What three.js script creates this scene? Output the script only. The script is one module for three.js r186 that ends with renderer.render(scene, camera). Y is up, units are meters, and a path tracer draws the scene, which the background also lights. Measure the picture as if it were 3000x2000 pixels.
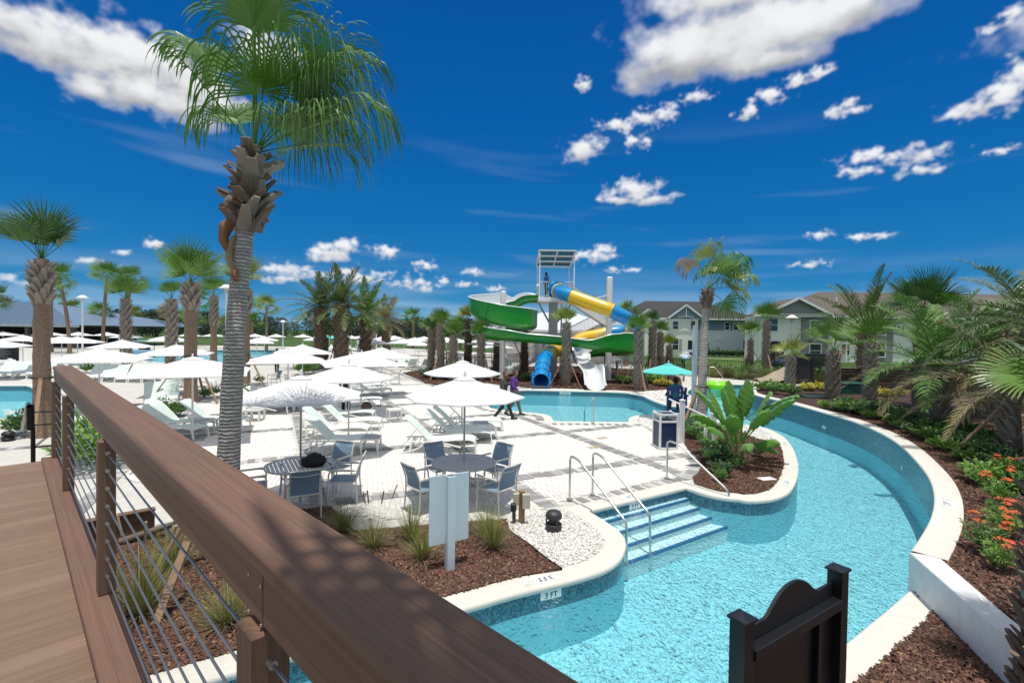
import * as THREE from 'three';
import { mergeGeometries } from 'three/addons/utils/BufferGeometryUtils.js';
import { MarchingCubes } from 'three/addons/objects/MarchingCubes.js';
import { ImprovedNoise } from 'three/addons/math/ImprovedNoise.js';
import { TextGeometry } from 'three/addons/geometries/TextGeometry.js';
import { FontLoader } from 'three/addons/loaders/FontLoader.js';

// ---------------------------------------------------------------- camera, sky, sun, exposure
const scene = new THREE.Scene();
const camera = new THREE.PerspectiveCamera(71.08, 1024 / 682, 0.1, 6000);
camera.position.set(0, 3.2, 0);
camera.rotation.set(-0.01857, 0, 0.0148, 'YXZ');
const renderer = new THREE.WebGLRenderer({ antialias: true });
renderer.toneMapping = THREE.LinearToneMapping;
renderer.toneMappingExposure = 1.1;
renderer.shadowMap.enabled = true;
const SUN_DIR = new THREE.Vector3(0.03, 1, 0.15).normalize();
const sun = new THREE.DirectionalLight(new THREE.Color().setRGB(1.0, 0.965, 0.9), 3.5);
sun.position.copy(SUN_DIR).multiplyScalar(120);
sun.castShadow = true;
sun.shadow.mapSize.set(4096, 4096);
Object.assign(sun.shadow.camera, { left: -80, right: 80, top: 80, bottom: -80, near: 1, far: 300 });
scene.add(sun, sun.target);

let SEED = 7;
const rng = (seed) => { let a = seed >>> 0; return () => { a = (a + 0x6D2B79F5) >>> 0; let t = Math.imul(a ^ (a >>> 15), 1 | a); t = (t + Math.imul(t ^ (t >>> 7), 61 | t)) ^ t; return ((t ^ (t >>> 14)) >>> 0) / 4294967296; }; };
const PN = new ImprovedNoise();
const fbm = (x, y, z, o = 4) => { let s = 0, a = 0.5; for (let i = 0; i < o; i++) { s += a * PN.noise(x, y, z); x *= 2.03; y *= 2.03; z *= 2.03; a *= 0.5; } return s; };
const sm = (a, b, x) => { const t = Math.min(1, Math.max(0, (x - a) / (b - a))); return t * t * (3 - 2 * t); };
const CLOUDS = [
[[24.0,29.6,11.14,3.89],[18.6,28.2,6.93,2.64],[30.8,28.9,7.22,2.37],[34.5,28.9,3.51,1.95],[28.6,26.6,4.78,1.44],[25.6,32.7,11.68,1.96]],
[[25.8,22.7,1.26,0.79],[27.9,23.8,1.70,0.95],[30.2,24.6,1.62,0.74],[32.1,24.9,1.34,0.65]],
[[8.2,27.0,1.11,0.81]],
[[20.6,24.9,1.81,0.71]],
[[12.1,22.9,2.57,0.85],[15.5,23.4,2.88,1.09],[17.4,23.8,1.88,0.82],[14.1,21.1,1.75,0.87]],
[[7.9,20.6,2.54,1.61]],
[[14.2,16.1,3.02,1.39],[16.6,15.1,2.29,0.65],[12.2,15.2,2.18,0.52]],
[[36.2,16.7,2.43,0.84],[39.4,16.3,2.54,0.96],[35.5,15.7,1.79,0.70],[40.3,14.9,1.57,0.52]],
[[33.6,21.2,1.15,0.75],[34.7,21.8,0.77,0.55],[35.4,21.1,0.89,0.37]],
[[43.4,19.2,1.97,0.94],[45.4,19.5,1.58,1.29],[46.3,20.8,1.11,1.31],[42.5,19.0,1.35,0.51]],
[[44.5,24.6,0.94,0.45],[45.8,25.2,0.85,0.76]],
[[32.6,10.1,1.18,0.42]],
[[36.5,9.6,1.88,0.41]],
[[31.8,7.3,1.96,0.39]],
[[45.6,15.4,1.22,0.34]],
[[9.6,9.0,2.43,1.00],[11.1,9.7,1.10,0.74]],
[[11.9,7.5,1.15,0.45]],
[[14.1,7.4,1.13,0.30]],
[[-45.7,23.4,3.94,2.11],[-41.6,23.2,6.40,2.88],[-37.6,23.4,6.33,3.04],[-44.6,22.2,4.08,1.93],[-33.9,22.7,4.17,2.84],[-38.6,20.5,4.60,1.71],[-34.6,20.6,4.78,1.70],[-41.5,20.0,1.59,0.73]],
[[-27.8,27.0,3.84,2.08]],
[[-20.4,8.5,2.56,1.33],[-19.0,9.1,1.86,1.24],[-21.7,7.9,1.44,0.71]],
[[-14.8,8.9,1.46,0.83]],
[[-25.2,6.4,2.64,0.84],[-22.6,6.0,1.86,0.57],[-26.1,5.4,1.77,0.56]],
[[-17.3,5.9,3.41,0.98],[-15.6,5.7,2.03,0.69],[-19.0,6.5,1.49,0.58]],
[[-11.7,5.6,2.10,0.91],[-10.6,5.0,1.51,0.46]],
[[-10.3,7.5,1.51,0.75]],
[[-4.9,7.2,1.50,0.56]],
[[-8.4,5.9,0.76,0.46]],
[[-5.6,5.7,1.44,0.41]],
[[-2.0,5.2,0.99,0.46]],
[[-37.0,7.9,0.86,0.61]],
[[-39.1,6.9,1.00,0.32]],
[[-41.5,5.8,0.88,0.38]],
[[-46.7,3.8,1.08,0.50],[-45.5,3.5,1.03,0.36]]
];
{ // air and clouds, seen and lighting; azimuth 0 is straight ahead (-z), clouds go on all round
  const W = 3072, H = 1536, data = new Float32Array(W * H * 4), D = Math.PI / 180;
  const r = rng(21), list = CLOUDS.slice();
  for (let k = 0; k < 120; k++) { // unseen cumulus of the same kind, extra cover added for whiter ambient light
    const high = k % 3 === 0, az = high ? r() * 360 : 62 + r() * 236, el = high ? 46 + 34 * r() : 3 + 44 * r(), s = (0.7 + 1.6 * r()) * (0.5 + Math.min(el, 40) / 12), c = [], st = 1 / Math.cos(el * D);
    for (let j = 0; j < 4; j++) c.push([az + (r() - 0.5) * s * 4 * st, el + (r() - 0.5) * s * 0.9, s * (1 + 1.2 * r()) * st, s * (0.45 + 0.4 * r())]);
    list.push(c);
  }
  for (const c of list) { c.mid = c[0][0]; c.rad = c[0][3]; c.half = Math.max(...c.map((b) => Math.abs(b[0] - c[0][0]) + b[2] * 1.8)); }
  const col = (el) => { // clear air, deep blue overhead and paler at the horizon
    const t = Math.pow(Math.max(0, Math.min(1, el / 60)), 0.55), k = 1 - t, h = Math.exp(-Math.max(0, el) / 3.6);
    return [0.002 + 0.016 * k * k * k + 0.075 * h, 0.066 + 0.235 * k * k + 0.08 * h, 0.262 + 0.31 * Math.pow(k, 1.3)];
  };
  for (let y = 0; y < H; y++) {
    const el = ((y + 0.5) / H - 0.5) * 180, e = Math.max(0, el), base = col(e), ce = Math.cos(el * D), se = Math.sin(el * D);
    const near = el > -2 && el < 89 ? list.map((c) => { const q = c.filter((b) => Math.abs(el - b[1]) < b[3] * 2.0); q.mid = c.mid; q.rad = c.rad; q.half = c.half; return q; }).filter((c) => c.length) : [];
    for (let x = 0; x < W; x++) {
      const a = ((x + 0.5) / W - 0.5) * 2 * Math.PI, dx = Math.cos(a) * ce, dz = Math.sin(a) * ce;
      let az = Math.atan2(dx, -dz) / D, R = base[0], G = base[1], B = base[2];
      let alpha = 0, shade = 0, full = 0;
      if (el > 0) {
        for (const c of near) {
          let dm = Math.abs(az - c.mid) % 360; if (dm > 180) dm = 360 - dm; if (dm > c.half) continue; let d = -9, lo = 0, wsum = 0;
          for (const b of c) {
            let da = (((az - b[0]) % 360) + 540) % 360 - 180;
            const p = da / b[2], q = (el - b[1]) / b[3];
            if (Math.abs(p) > 2.2) continue;
            const v = 1 - Math.sqrt(p * p + q * q * (q < 0 ? 1.5 : 1));
            if (v > -1.2) { const w = Math.exp(3 * v); lo += w * q; wsum += w; }
            d = d > v ? d + 0.25 * Math.exp(-6 * Math.abs(d - v)) * 0.3 : v + 0.25 * Math.exp(-6 * Math.abs(d - v)) * 0.3;
          }
          if (d > -0.75) {
            const sc = Math.max(13, Math.min(95, 50 / (c.rad + 0.15)));
            const n = fbm(dx * sc, se * sc * 1.5, dz * sc, 6), n2 = fbm(dx * sc * 3.1 + 5, se * sc * 3.1, dz * sc * 3.1, 4);
            const big = sm(0.9, 2.6, c.rad), v = d * (0.95 + 0.25 * big) + n * (1.6 - 0.45 * big) + n2 * (0.6 - 0.2 * big) + 0.10 + 0.16 * big, soft = 1.0;
            const al = sm(0, soft, v) * sm(0, 1.2, v + 0.9);
            if (al > 0.002) {
              const q = lo / Math.max(1e-6, wsum), under = sm(0.55, -0.75, q + n * 0.9);
              const sh = under * sm(0.12, 0.75, v) * (0.35 + 0.65 * Math.min(1, c[0][3] / 2.4));
              shade = (shade * alpha + sh * al) / (alpha + al); alpha = 1 - (1 - alpha) * (1 - al);
            }
          }
        }
        // thin high streaks low over the horizon
        const ci = sm(0.10, 0.42, fbm(az * 0.035 + 3, el * 0.34 + az * 0.02, 2.5, 4)) * sm(1, 5, el) * sm(24, 9, el) * 0.22;
        const hz = 0.34 * sm(9, 0.5, el) * sm(-0.25, 0.3, fbm(az * 0.05, el * 0.6, 9.1, 4));
        const wv = Math.max(ci, hz);
        R += (0.62 - R) * wv; G += (0.72 - G) * wv; B += (0.82 - B) * wv;
        if (alpha > 0) {
          const L = 0.82 - 0.46 * shade, f = 1 - 0.35 * sm(9, 1, el);
          const k = alpha * f;
          R += (L * 0.985 - R) * k; G += (L - G) * k; B += (L * 1.02 + 0.012 * shade - B) * k;
        }
      }
      const i = (y * W + x) * 4; data[i] = R; data[i + 1] = G; data[i + 2] = B; data[i + 3] = 1;
    }
  }
  const t = new THREE.DataTexture(data, W, H, THREE.RGBAFormat, THREE.FloatType);
  t.mapping = THREE.EquirectangularReflectionMapping; t.magFilter = THREE.LinearFilter; t.minFilter = THREE.LinearFilter; t.needsUpdate = true;
  scene.background = t; scene.environment = t;
}

// ---------------------------------------------------------------- helpers
const V3 = (x, y, z) => new THREE.Vector3(x, y, z);
const used = {};
const numbered = (n) => { const k = used[n] = (used[n] ?? -1) + 1; return k ? n + '_' + String(k).padStart(3, '0') : n; };
function thing(name, label, category, [x, y, z] = [0, 0, 0], turn = 0, group) {
  const o = new THREE.Group(); o.name = numbered(name); o.position.set(x, y, z); o.rotation.y = turn;
  o.userData = { label, category }; if (group) o.userData.group = group; scene.add(o); return o;
}
function part(name, geo, m, parent, at, turn) {
  const o = new THREE.Mesh(geo, m); o.name = name; o.castShadow = o.receiveShadow = true;
  if (at) o.position.set(...at); if (turn) o.rotation.set(...turn); parent.add(o); return o;
}
function solo(name, geo, m, label, category, group, at, turn) { // a thing that is one mesh
  const o = part(numbered(name), geo, m, scene, at, turn); o.userData = { label, category }; if (group) o.userData.group = group; return o;
}
function struct(name, geo, m) { const o = part(numbered(name), geo, m, scene); o.userData = { kind: 'structure', label: name.replace(/_/g, ' ') }; return o; }
function dup(root, [x, y, z], turn, label, group) { const r = root.clone(); r.name = numbered(root.name.replace(/_\d{3}$/, '')); r.position.set(x, y, z); r.rotation.y = turn; r.userData = { ...root.userData, label }; if (group) r.userData.group = group; scene.add(r); return r; }
const ORD = ['first', 'second', 'third', 'fourth', 'fifth', 'sixth', 'seventh', 'eighth', 'ninth', 'tenth', 'eleventh', 'twelfth', 'thirteenth', 'fourteenth', 'fifteenth', 'sixteenth', 'seventeenth', 'eighteenth', 'nineteenth', 'twentieth'];
const TENS = ['', '', 'twenty', 'thirty', 'forty', 'fifty', 'sixty', 'seventy', 'eighty', 'ninety'];
const ord = (i) => { const n = i + 1; if (n < 21) return ORD[i]; if (n > 99) return (n > 199 ? 'two' : 'one') + ' hundred and ' + ord((n % 100) - 1); return n % 10 ? TENS[Math.floor(n / 10)] + '-' + ORD[(n % 10) - 1] : TENS[n / 10].replace(/y$/, 'ieth'); };
const C = (r, g, b) => new THREE.Color().setRGB(r, g, b);
const mat = (r, g, b, roughness = 0.8, o = {}) => new THREE.MeshStandardMaterial({ color: C(r, g, b), roughness, ...o });
const phy = (r, g, b, roughness, o = {}) => new THREE.MeshPhysicalMaterial({ color: C(r, g, b), roughness, ...o });
function clean(g) { if (g.index) g = g.toNonIndexed(); for (const k of Object.keys(g.attributes)) if (!['position', 'normal', 'uv'].includes(k)) g.deleteAttribute(k);
  if (!g.attributes.uv) g.setAttribute('uv', new THREE.BufferAttribute(new Float32Array(g.attributes.position.count * 2), 2)); g.morphAttributes = {}; return g; }
const merge = (list) => mergeGeometries(list.map(clean), false);
const uvBox = (g, s = 1) => { g = clean(g); const p = g.attributes.position, n = g.attributes.normal, u = g.attributes.uv;
  for (let i = 0; i < p.count; i++) { const ax = Math.abs(n.getX(i)), ay = Math.abs(n.getY(i)), az = Math.abs(n.getZ(i)), x = p.getX(i), y = p.getY(i), z = p.getZ(i);
    if (ay >= ax && ay >= az) u.setXY(i, x / s, z / s); else if (ax >= az) u.setXY(i, z / s, y / s); else u.setXY(i, x / s, y / s); } return g; };
const box = (w, h, d, x = 0, y = 0, z = 0) => new THREE.BoxGeometry(w, h, d).translate(x, y, z);
function rbox(w, h, d, b = 0.006, x = 0, y = 0, z = 0) { // box with chamfered upright and flat edges
  const s = new THREE.Shape(), a = w / 2 - b, c = d / 2 - b; s.moveTo(-a, -c); s.lineTo(a, -c); s.lineTo(a, c); s.lineTo(-a, c); s.closePath();
  const g = new THREE.ExtrudeGeometry(s, { depth: Math.max(0.0005, h - 2 * b), bevelEnabled: true, bevelSize: b, bevelThickness: b, bevelSegments: 1, steps: 1 });
  return clean(g.rotateX(-Math.PI / 2).translate(x, y - h / 2 + b, z)); }
const UPV = V3(0, 1, 0);
function between(g, p, q) { const d = q.clone().sub(p); return g.applyQuaternion(new THREE.Quaternion().setFromUnitVectors(UPV, d.clone().normalize())).translate((p.x + q.x) / 2, (p.y + q.y) / 2, (p.z + q.z) / 2); }
const v3 = (p) => (p.isVector3 ? p : V3(...p));
const cyl = (p, q, r1, r2 = r1, seg = 8, open = false) => { p = v3(p); q = v3(q); return between(new THREE.CylinderGeometry(r2, r1, p.distanceTo(q), seg, 1, open), p, q); };
const bar = (p, q, w, d) => { p = v3(p); q = v3(q); const dir = q.clone().sub(p), L = dir.length(); const g = new THREE.BoxGeometry(w, L, d);
  const y = dir.normalize(); let x = Math.abs(y.y) > 0.98 ? V3(1, 0, 0) : V3(y.z, 0, -y.x).normalize(); const z = x.clone().cross(y).normalize(); x = y.clone().cross(z);
  return g.applyMatrix4(new THREE.Matrix4().makeBasis(x, y, z)).translate((p.x + q.x) / 2, (p.y + q.y) / 2, (p.z + q.z) / 2); };
function tube(pts, r, seg = 8, n, closed = false) { const c = new THREE.CatmullRomCurve3(pts.map(v3), closed, 'centripetal'); return new THREE.TubeGeometry(c, n ?? pts.length * 6, r, seg, closed); }
function bentTube(pts, r, seg = 10, rad = 0.08) { // straight runs with rounded bends
  const P = pts.map(v3), c = new THREE.CurvePath(); let a = P[0];
  for (let i = 1; i < P.length; i++) { if (i < P.length - 1) { const d1 = P[i - 1].clone().sub(P[i]), d2 = P[i + 1].clone().sub(P[i]), k = Math.min(rad, d1.length() * 0.45, d2.length() * 0.45);
      const s = P[i].clone().addScaledVector(d1.normalize(), k), e = P[i].clone().addScaledVector(d2.normalize(), k);
      c.add(new THREE.LineCurve3(a, s)); c.add(new THREE.QuadraticBezierCurve3(s, P[i], e)); a = e; } else c.add(new THREE.LineCurve3(a, P[i])); }
  return new THREE.TubeGeometry(c, P.length * 9, r, seg, false); }
function grid(rows, closeU = false) { // surface through rows of points, uv in metres along each way
  const m = rows.length, n = rows[0].length, pos = [], uv = [], idx = []; let vv = 0;
  rows.forEach((row, i) => { if (i) vv += row[0].distanceTo(rows[i - 1][0]); let uu = 0; row.forEach((p, j) => { if (j) uu += p.distanceTo(row[j - 1]); pos.push(p.x, p.y, p.z); uv.push(uu, vv); }); });
  for (let i = 0; i < m - 1; i++) for (let j = 0; j < (closeU ? n : n - 1); j++) { const a = i * n + j, b = i * n + (j + 1) % n, c = a + n, d = b + n; idx.push(a, c, b, b, c, d); }
  const g = new THREE.BufferGeometry(); g.setAttribute('position', new THREE.Float32BufferAttribute(pos, 3)); g.setAttribute('uv', new THREE.Float32BufferAttribute(uv, 2)); g.setIndex(idx); g.computeVertexNormals(); return g; }
function sweep(path, prof, smooth = true) { // path of [x,z]; prof(i) = list of [outward, y]; outward is to the left of travel
  const rows = path.map((p, i) => { const a = path[Math.max(0, i - 1)], b = path[Math.min(path.length - 1, i + 1)];
    let d1 = [p[0] - a[0], p[1] - a[1]], d2 = [b[0] - p[0], b[1] - p[1]]; const l1 = Math.hypot(...d1) || 1, l2 = Math.hypot(...d2) || 1; if (i === 0) d1 = d2.map((v) => v / l2); else d1 = d1.map((v) => v / l1); d2 = i === path.length - 1 ? d1 : d2.map((v) => v / l2);
    let t = [d1[0] + d2[0], d1[1] + d2[1]]; const lt = Math.hypot(...t) || 1; t = t.map((v) => v / lt); const c = Math.max(0.45, t[0] * d1[0] + t[1] * d1[1]), nx = t[1] / c, nz = -t[0] / c;
    return (typeof prof === 'function' ? prof(i) : prof).map(([o, y]) => V3(p[0] + nx * o, y, p[1] + nz * o)); });
  const g = grid(rows); return g; }
function spline(pts, step = 0.25) { const c = new THREE.CatmullRomCurve3(pts.map((p) => V3(p[0], 0, p[1])), false, 'centripetal'), n = Math.max(2, Math.ceil(c.getLength() / step)); return c.getSpacedPoints(n).map((p) => [p.x, p.z]); }
const offsetPath = (path, o) => path.map((p, i) => { const a = path[Math.max(0, i - 1)], b = path[Math.min(path.length - 1, i + 1)], dx = b[0] - a[0], dz = b[1] - a[1], l = Math.hypot(dx, dz) || 1; return [p[0] + (dz / l) * o, p[1] - (dx / l) * o]; });
const shapeOf = (poly) => { const s = new THREE.Shape(); poly.forEach(([x, z], i) => (i ? s.lineTo(x, -z) : s.moveTo(x, -z))); s.closePath(); return s; };
function sheet(poly, y, holes = []) { const s = shapeOf(poly); for (const h of holes) s.holes.push(shapeOf(h)); const g = new THREE.ShapeGeometry(s, 1).rotateX(-Math.PI / 2).translate(0, y, 0); return uvBox(g); }
function slab(poly, y0, y1, bevel = 0) { const g = new THREE.ExtrudeGeometry(shapeOf(poly), { depth: y1 - y0 - bevel * 2, bevelEnabled: bevel > 0, bevelSize: bevel, bevelThickness: bevel, bevelSegments: 2 }); return uvBox(g.rotateX(-Math.PI / 2).translate(0, y0 + bevel, 0)); }
const inside = (x, z, poly) => { let c = false; for (let i = 0, j = poly.length - 1; i < poly.length; j = i++) { const [xi, zi] = poly[i], [xj, zj] = poly[j]; if ((zi > z) !== (zj > z) && x < ((xj - xi) * (z - zi)) / (zj - zi) + xi) c = !c; } return c; };
const distTo = (x, z, path) => { let m = 1e9; for (let i = 0; i < path.length - 1; i++) { const [ax, az] = path[i], [bx, bz] = path[i + 1], dx = bx - ax, dz = bz - az, t = Math.max(0, Math.min(1, ((x - ax) * dx + (z - az) * dz) / (dx * dx + dz * dz || 1))); m = Math.min(m, Math.hypot(x - ax - t * dx, z - az - t * dz)); } return m; };

// ---------------------------------------------------------------- textures (grain, relief, print)
function tex(w, h, fn, srgb = false) { const d = new Uint8Array(w * h * 4); for (let y = 0; y < h; y++) for (let x = 0; x < w; x++) { const c = fn(x, y), i = (y * w + x) * 4; const k = typeof c === 'number' ? [c, c, c] : c; d[i] = 255 * Math.max(0, Math.min(1, k[0])); d[i + 1] = 255 * Math.max(0, Math.min(1, k[1])); d[i + 2] = 255 * Math.max(0, Math.min(1, k[2])); d[i + 3] = 255; }
  const t = new THREE.DataTexture(d, w, h); t.wrapS = t.wrapT = THREE.RepeatWrapping; t.magFilter = THREE.LinearFilter; t.minFilter = THREE.LinearMipmapLinearFilter; t.generateMipmaps = true; if (srgb) t.colorSpace = THREE.SRGBColorSpace; t.needsUpdate = true; return t; }
const rep = (t, x, y = x) => { const c = t.clone(); c.repeat.set(x, y); c.needsUpdate = true; return c; };
// tileable noise: noise on a torus
const tn = (x, y, w, h, fx, fy, o = 3, s = 0) => { const a = (x / w) * 2 * Math.PI, b = (y / h) * 2 * Math.PI, rx = fx / 6.283, ry = fy / 6.283; let v = 0, k = 0.5, m = 1; for (let i = 0; i < o; i++) { v += k * (PN.noise(Math.cos(a) * rx * m + s, Math.sin(a) * rx * m + 7 + s, Math.cos(b) * ry * m + 3) + PN.noise(Math.sin(b) * ry * m + 11 + s, Math.cos(a) * rx * m + 5, Math.sin(a) * rx * m + s)) * 0.7; k *= 0.5; m *= 2; } return v; };
const T = {};
T.wood = tex(256, 1024, (x, y) => { const g = tn(x, y, 256, 1024, 42, 3, 3) * 0.9 + tn(x, y, 256, 1024, 110, 6, 2, 4) * 0.45; return 0.80 + 0.42 * g; });       // composite board, grain along v
T.woodBump = tex(256, 1024, (x, y) => 0.5 + 0.5 * tn(x, y, 256, 1024, 90, 5, 3, 9));
T.mottle = tex(512, 512, (x, y) => 0.9 + 0.16 * tn(x, y, 512, 512, 12, 12, 5));
T.fine = tex(256, 256, (x, y) => 0.5 + 0.6 * tn(x, y, 256, 256, 60, 60, 3));
T.bark = tex(256, 256, (x, y) => 0.72 + 0.5 * tn(x, y, 256, 256, 16, 30, 4) );
T.barkRings = tex(256, 256, (x, y) => { const w = tn(x, y, 256, 256, 5, 6, 3), q = ((y / 256) * 6 + w * 0.8) % 1, k = Math.abs(((q + 1) % 1) - 0.5) * 2; return Math.min(1, 0.2 + Math.pow(k, 1.2) * 0.7 + 0.22 * (0.6 + tn(x, y, 256, 256, 40, 40, 2, 3))); });
T.sabal = tex(256, 256, (x, y) => 0.74 + 0.42 * tn(x, y, 256, 256, 9, 62, 3) + 0.22 * tn(x, y, 256, 256, 40, 40, 2, 3));
T.water = tex(1024, 1024, (x, y) => { const wx = tn(x, y, 1024, 1024, 10, 10, 2, 2) * 26, wy = tn(x, y, 1024, 1024, 10, 10, 2, 6) * 26; const n = tn(x + wx, y + wy, 1024, 1024, 46, 46, 2), n2 = tn(x, y, 1024, 1024, 120, 110, 2, 5); return 0.5 + 0.62 * (0.5 - Math.abs(n) * 2.2) + 0.3 * n2; });
{ const r = rng(5), cells = []; for (let i = 0; i < 64 * 64; i++) { const k = r(); cells.push(k < 0.2 ? [0.10, 0.26, 0.36] : k < 0.55 ? [0.17, 0.38, 0.46] : k < 0.85 ? [0.26, 0.48, 0.55] : [0.36, 0.56, 0.6]); }
  T.mosaic = tex(512, 512, (x, y) => { const gx = x % 8, gy = y % 8; return gx < 1 || gy < 1 ? [0.42, 0.55, 0.58] : cells[(y >> 3) * 64 + (x >> 3)]; }, true); }
T.shingle = tex(512, 512, (x, y) => { const row = Math.floor(y / 32), off = (row % 2) * 24, cx = Math.floor((x + off) / 48), h = Math.sin(cx * 91.7 + row * 47.3) * 43758.5, v = h - Math.floor(h); return 0.72 + 0.22 * v + 0.12 * tn(x, y, 512, 512, 60, 60, 2) - (y % 32 < 3 ? 0.2 : 0); });
T.grass = tex(512, 512, (x, y) => { const n = tn(x, y, 512, 512, 14, 14, 4), f = tn(x, y, 512, 512, 120, 120, 2, 3); return [0.55 + 0.5 * n + 0.35 * f, 0.62 + 0.4 * n + 0.35 * f, 0.5 + 0.4 * n + 0.3 * f]; });
T.weave = tex(64, 64, (x, y) => ((x % 8 < 4) !== (y % 8 < 4) ? 0.62 : 0.42) + (x % 8 === 0 || y % 8 === 0 ? -0.2 : 0));
T.speck = tex(512, 512, (x, y) => 0.86 + 0.34 * tn(x, y, 512, 512, 70, 70, 3, 1) + 0.16 * tn(x, y, 512, 512, 190, 190, 1, 8));

const M = {
  pave: mat(0.79, 0.765, 0.71, 0.85, { map: rep(T.mottle, 0.6), bumpMap: rep(T.fine, 3), bumpScale: 0.0015 }),
  joint: mat(0.60, 0.58, 0.53, 0.95, { map: rep(T.mottle, 0.5) }),
  coping: mat(0.73, 0.70, 0.62, 0.75, { map: rep(T.mottle, 0.9), bumpMap: rep(T.fine, 4), bumpScale: 0.001 }),
  white: mat(0.80, 0.80, 0.79, 0.45), whitePaint: mat(0.78, 0.79, 0.79, 0.7, { map: rep(T.mottle, 0.7), bumpMap: rep(T.fine, 6), bumpScale: 0.002 }),
  plaster: mat(0.37, 0.80, 0.88, 0.85, { map: rep(T.speck, 0.9), bumpMap: rep(T.water, 0.3), bumpScale: 0.075 }),
  plasterWall: mat(0.30, 0.72, 0.80, 0.85, { map: rep(T.mottle, 0.9) }),
  stepPlaster: mat(0.82, 0.93, 0.94, 0.85, { map: rep(T.speck, 0.8) }), stepTile: mat(0.02, 0.13, 0.30, 0.3),
  mosaic: mat(1, 1, 1, 0.25, { map: rep(T.mosaic, 0.62, 0.62) }),
  water: phy(0.82, 0.97, 0.985, 0.03, { transmission: 1, thickness: 0, ior: 1.33, bumpMap: rep(T.water, 0.26), bumpScale: 0.05 }),
  mulch: mat(0.085, 0.042, 0.028, 0.95, { map: rep(T.bark, 3), bumpMap: rep(T.bark, 6), bumpScale: 0.02 }),
  pebbleBed: mat(0.62, 0.60, 0.55, 0.9, { map: rep(T.bark, 8) }),
  soil: mat(0.10, 0.065, 0.04, 0.95, { map: rep(T.bark, 3) }),
  grass: mat(0.085, 0.155, 0.028, 0.95, { map: rep(T.grass, 0.22), bumpMap: rep(T.grass, 1.5), bumpScale: 0.03 }),
  lawn: mat(0.13, 0.25, 0.03, 0.95, { map: rep(T.grass, 0.4), bumpMap: rep(T.grass, 2), bumpScale: 0.03 }),
  asphalt: mat(0.09, 0.088, 0.085, 0.95, { map: rep(T.mottle, 0.4) }), concrete: mat(0.50, 0.47, 0.42, 0.9, { map: rep(T.mottle, 0.4) }),
  rail: mat(0.205, 0.115, 0.07, 0.62, { map: T.wood, bumpMap: T.woodBump, bumpScale: 0.0012 }), deckA: mat(0.265, 0.17, 0.108, 0.7, { map: T.wood, bumpMap: T.woodBump, bumpScale: 0.0015 }),
  deckB: mat(0.245, 0.155, 0.097, 0.7, { map: T.wood, bumpMap: T.woodBump, bumpScale: 0.0015 }), deckC: mat(0.285, 0.185, 0.12, 0.7, { map: T.wood, bumpMap: T.woodBump, bumpScale: 0.0015 }),
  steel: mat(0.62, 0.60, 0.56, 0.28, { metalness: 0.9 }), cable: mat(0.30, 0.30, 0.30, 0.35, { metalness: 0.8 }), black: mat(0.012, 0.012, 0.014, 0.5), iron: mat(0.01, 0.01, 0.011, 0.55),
  canopy: phy(0.74, 0.74, 0.745, 0.9, { transmission: 0.12, thickness: 0, bumpMap: rep(T.weave, 60), bumpScale: 0.0004 }), pole: mat(0.52, 0.52, 0.50, 0.35, { metalness: 0.7 }), whitePole: mat(0.74, 0.74, 0.72, 0.4),
  sling: phy(0.66, 0.755, 0.71, 0.8, { transmission: 0.1, thickness: 0, bumpMap: rep(T.weave, 40), bumpScale: 0.0006 }), frame: mat(0.80, 0.79, 0.75, 0.4),
  blueSling: phy(0.18, 0.275, 0.37, 0.75, { transmission: 0.15, thickness: 0, bumpMap: rep(T.weave, 40), bumpScale: 0.0006 }), chairFrame: mat(0.66, 0.64, 0.58, 0.42), tableTop: mat(0.44, 0.45, 0.47, 0.5),
  lumber: mat(0.36, 0.235, 0.14, 0.85, { map: T.wood, bumpMap: T.woodBump, bumpScale: 0.001 }), lumberGrey: mat(0.20, 0.155, 0.115, 0.9, { map: T.wood, bumpMap: T.woodBump, bumpScale: 0.002 }),
  trunk: mat(0.37, 0.25, 0.165, 0.95, { map: rep(T.sabal, 1, 1), bumpMap: rep(T.sabal, 1, 1), bumpScale: 0.05 }), ringTrunk: mat(0.66, 0.61, 0.55, 0.95, { map: rep(T.barkRings, 1, 3.4), bumpMap: rep(T.barkRings, 1, 3.4), bumpScale: 0.03 }),
  boot: mat(0.27, 0.195, 0.145, 0.95, { map: rep(T.bark, 4) }), bootGrey: mat(0.44, 0.37, 0.30, 0.95, { map: rep(T.bark, 4) }), husk: mat(0.34, 0.15, 0.065, 0.9, { map: rep(T.bark, 4) }),
};
const leaf = (r, g, b, k = 0.2) => phy(r, g, b, 0.85, { transmission: k, thickness: 0, clearcoat: 0.35, clearcoatRoughness: 0.3 });
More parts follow.
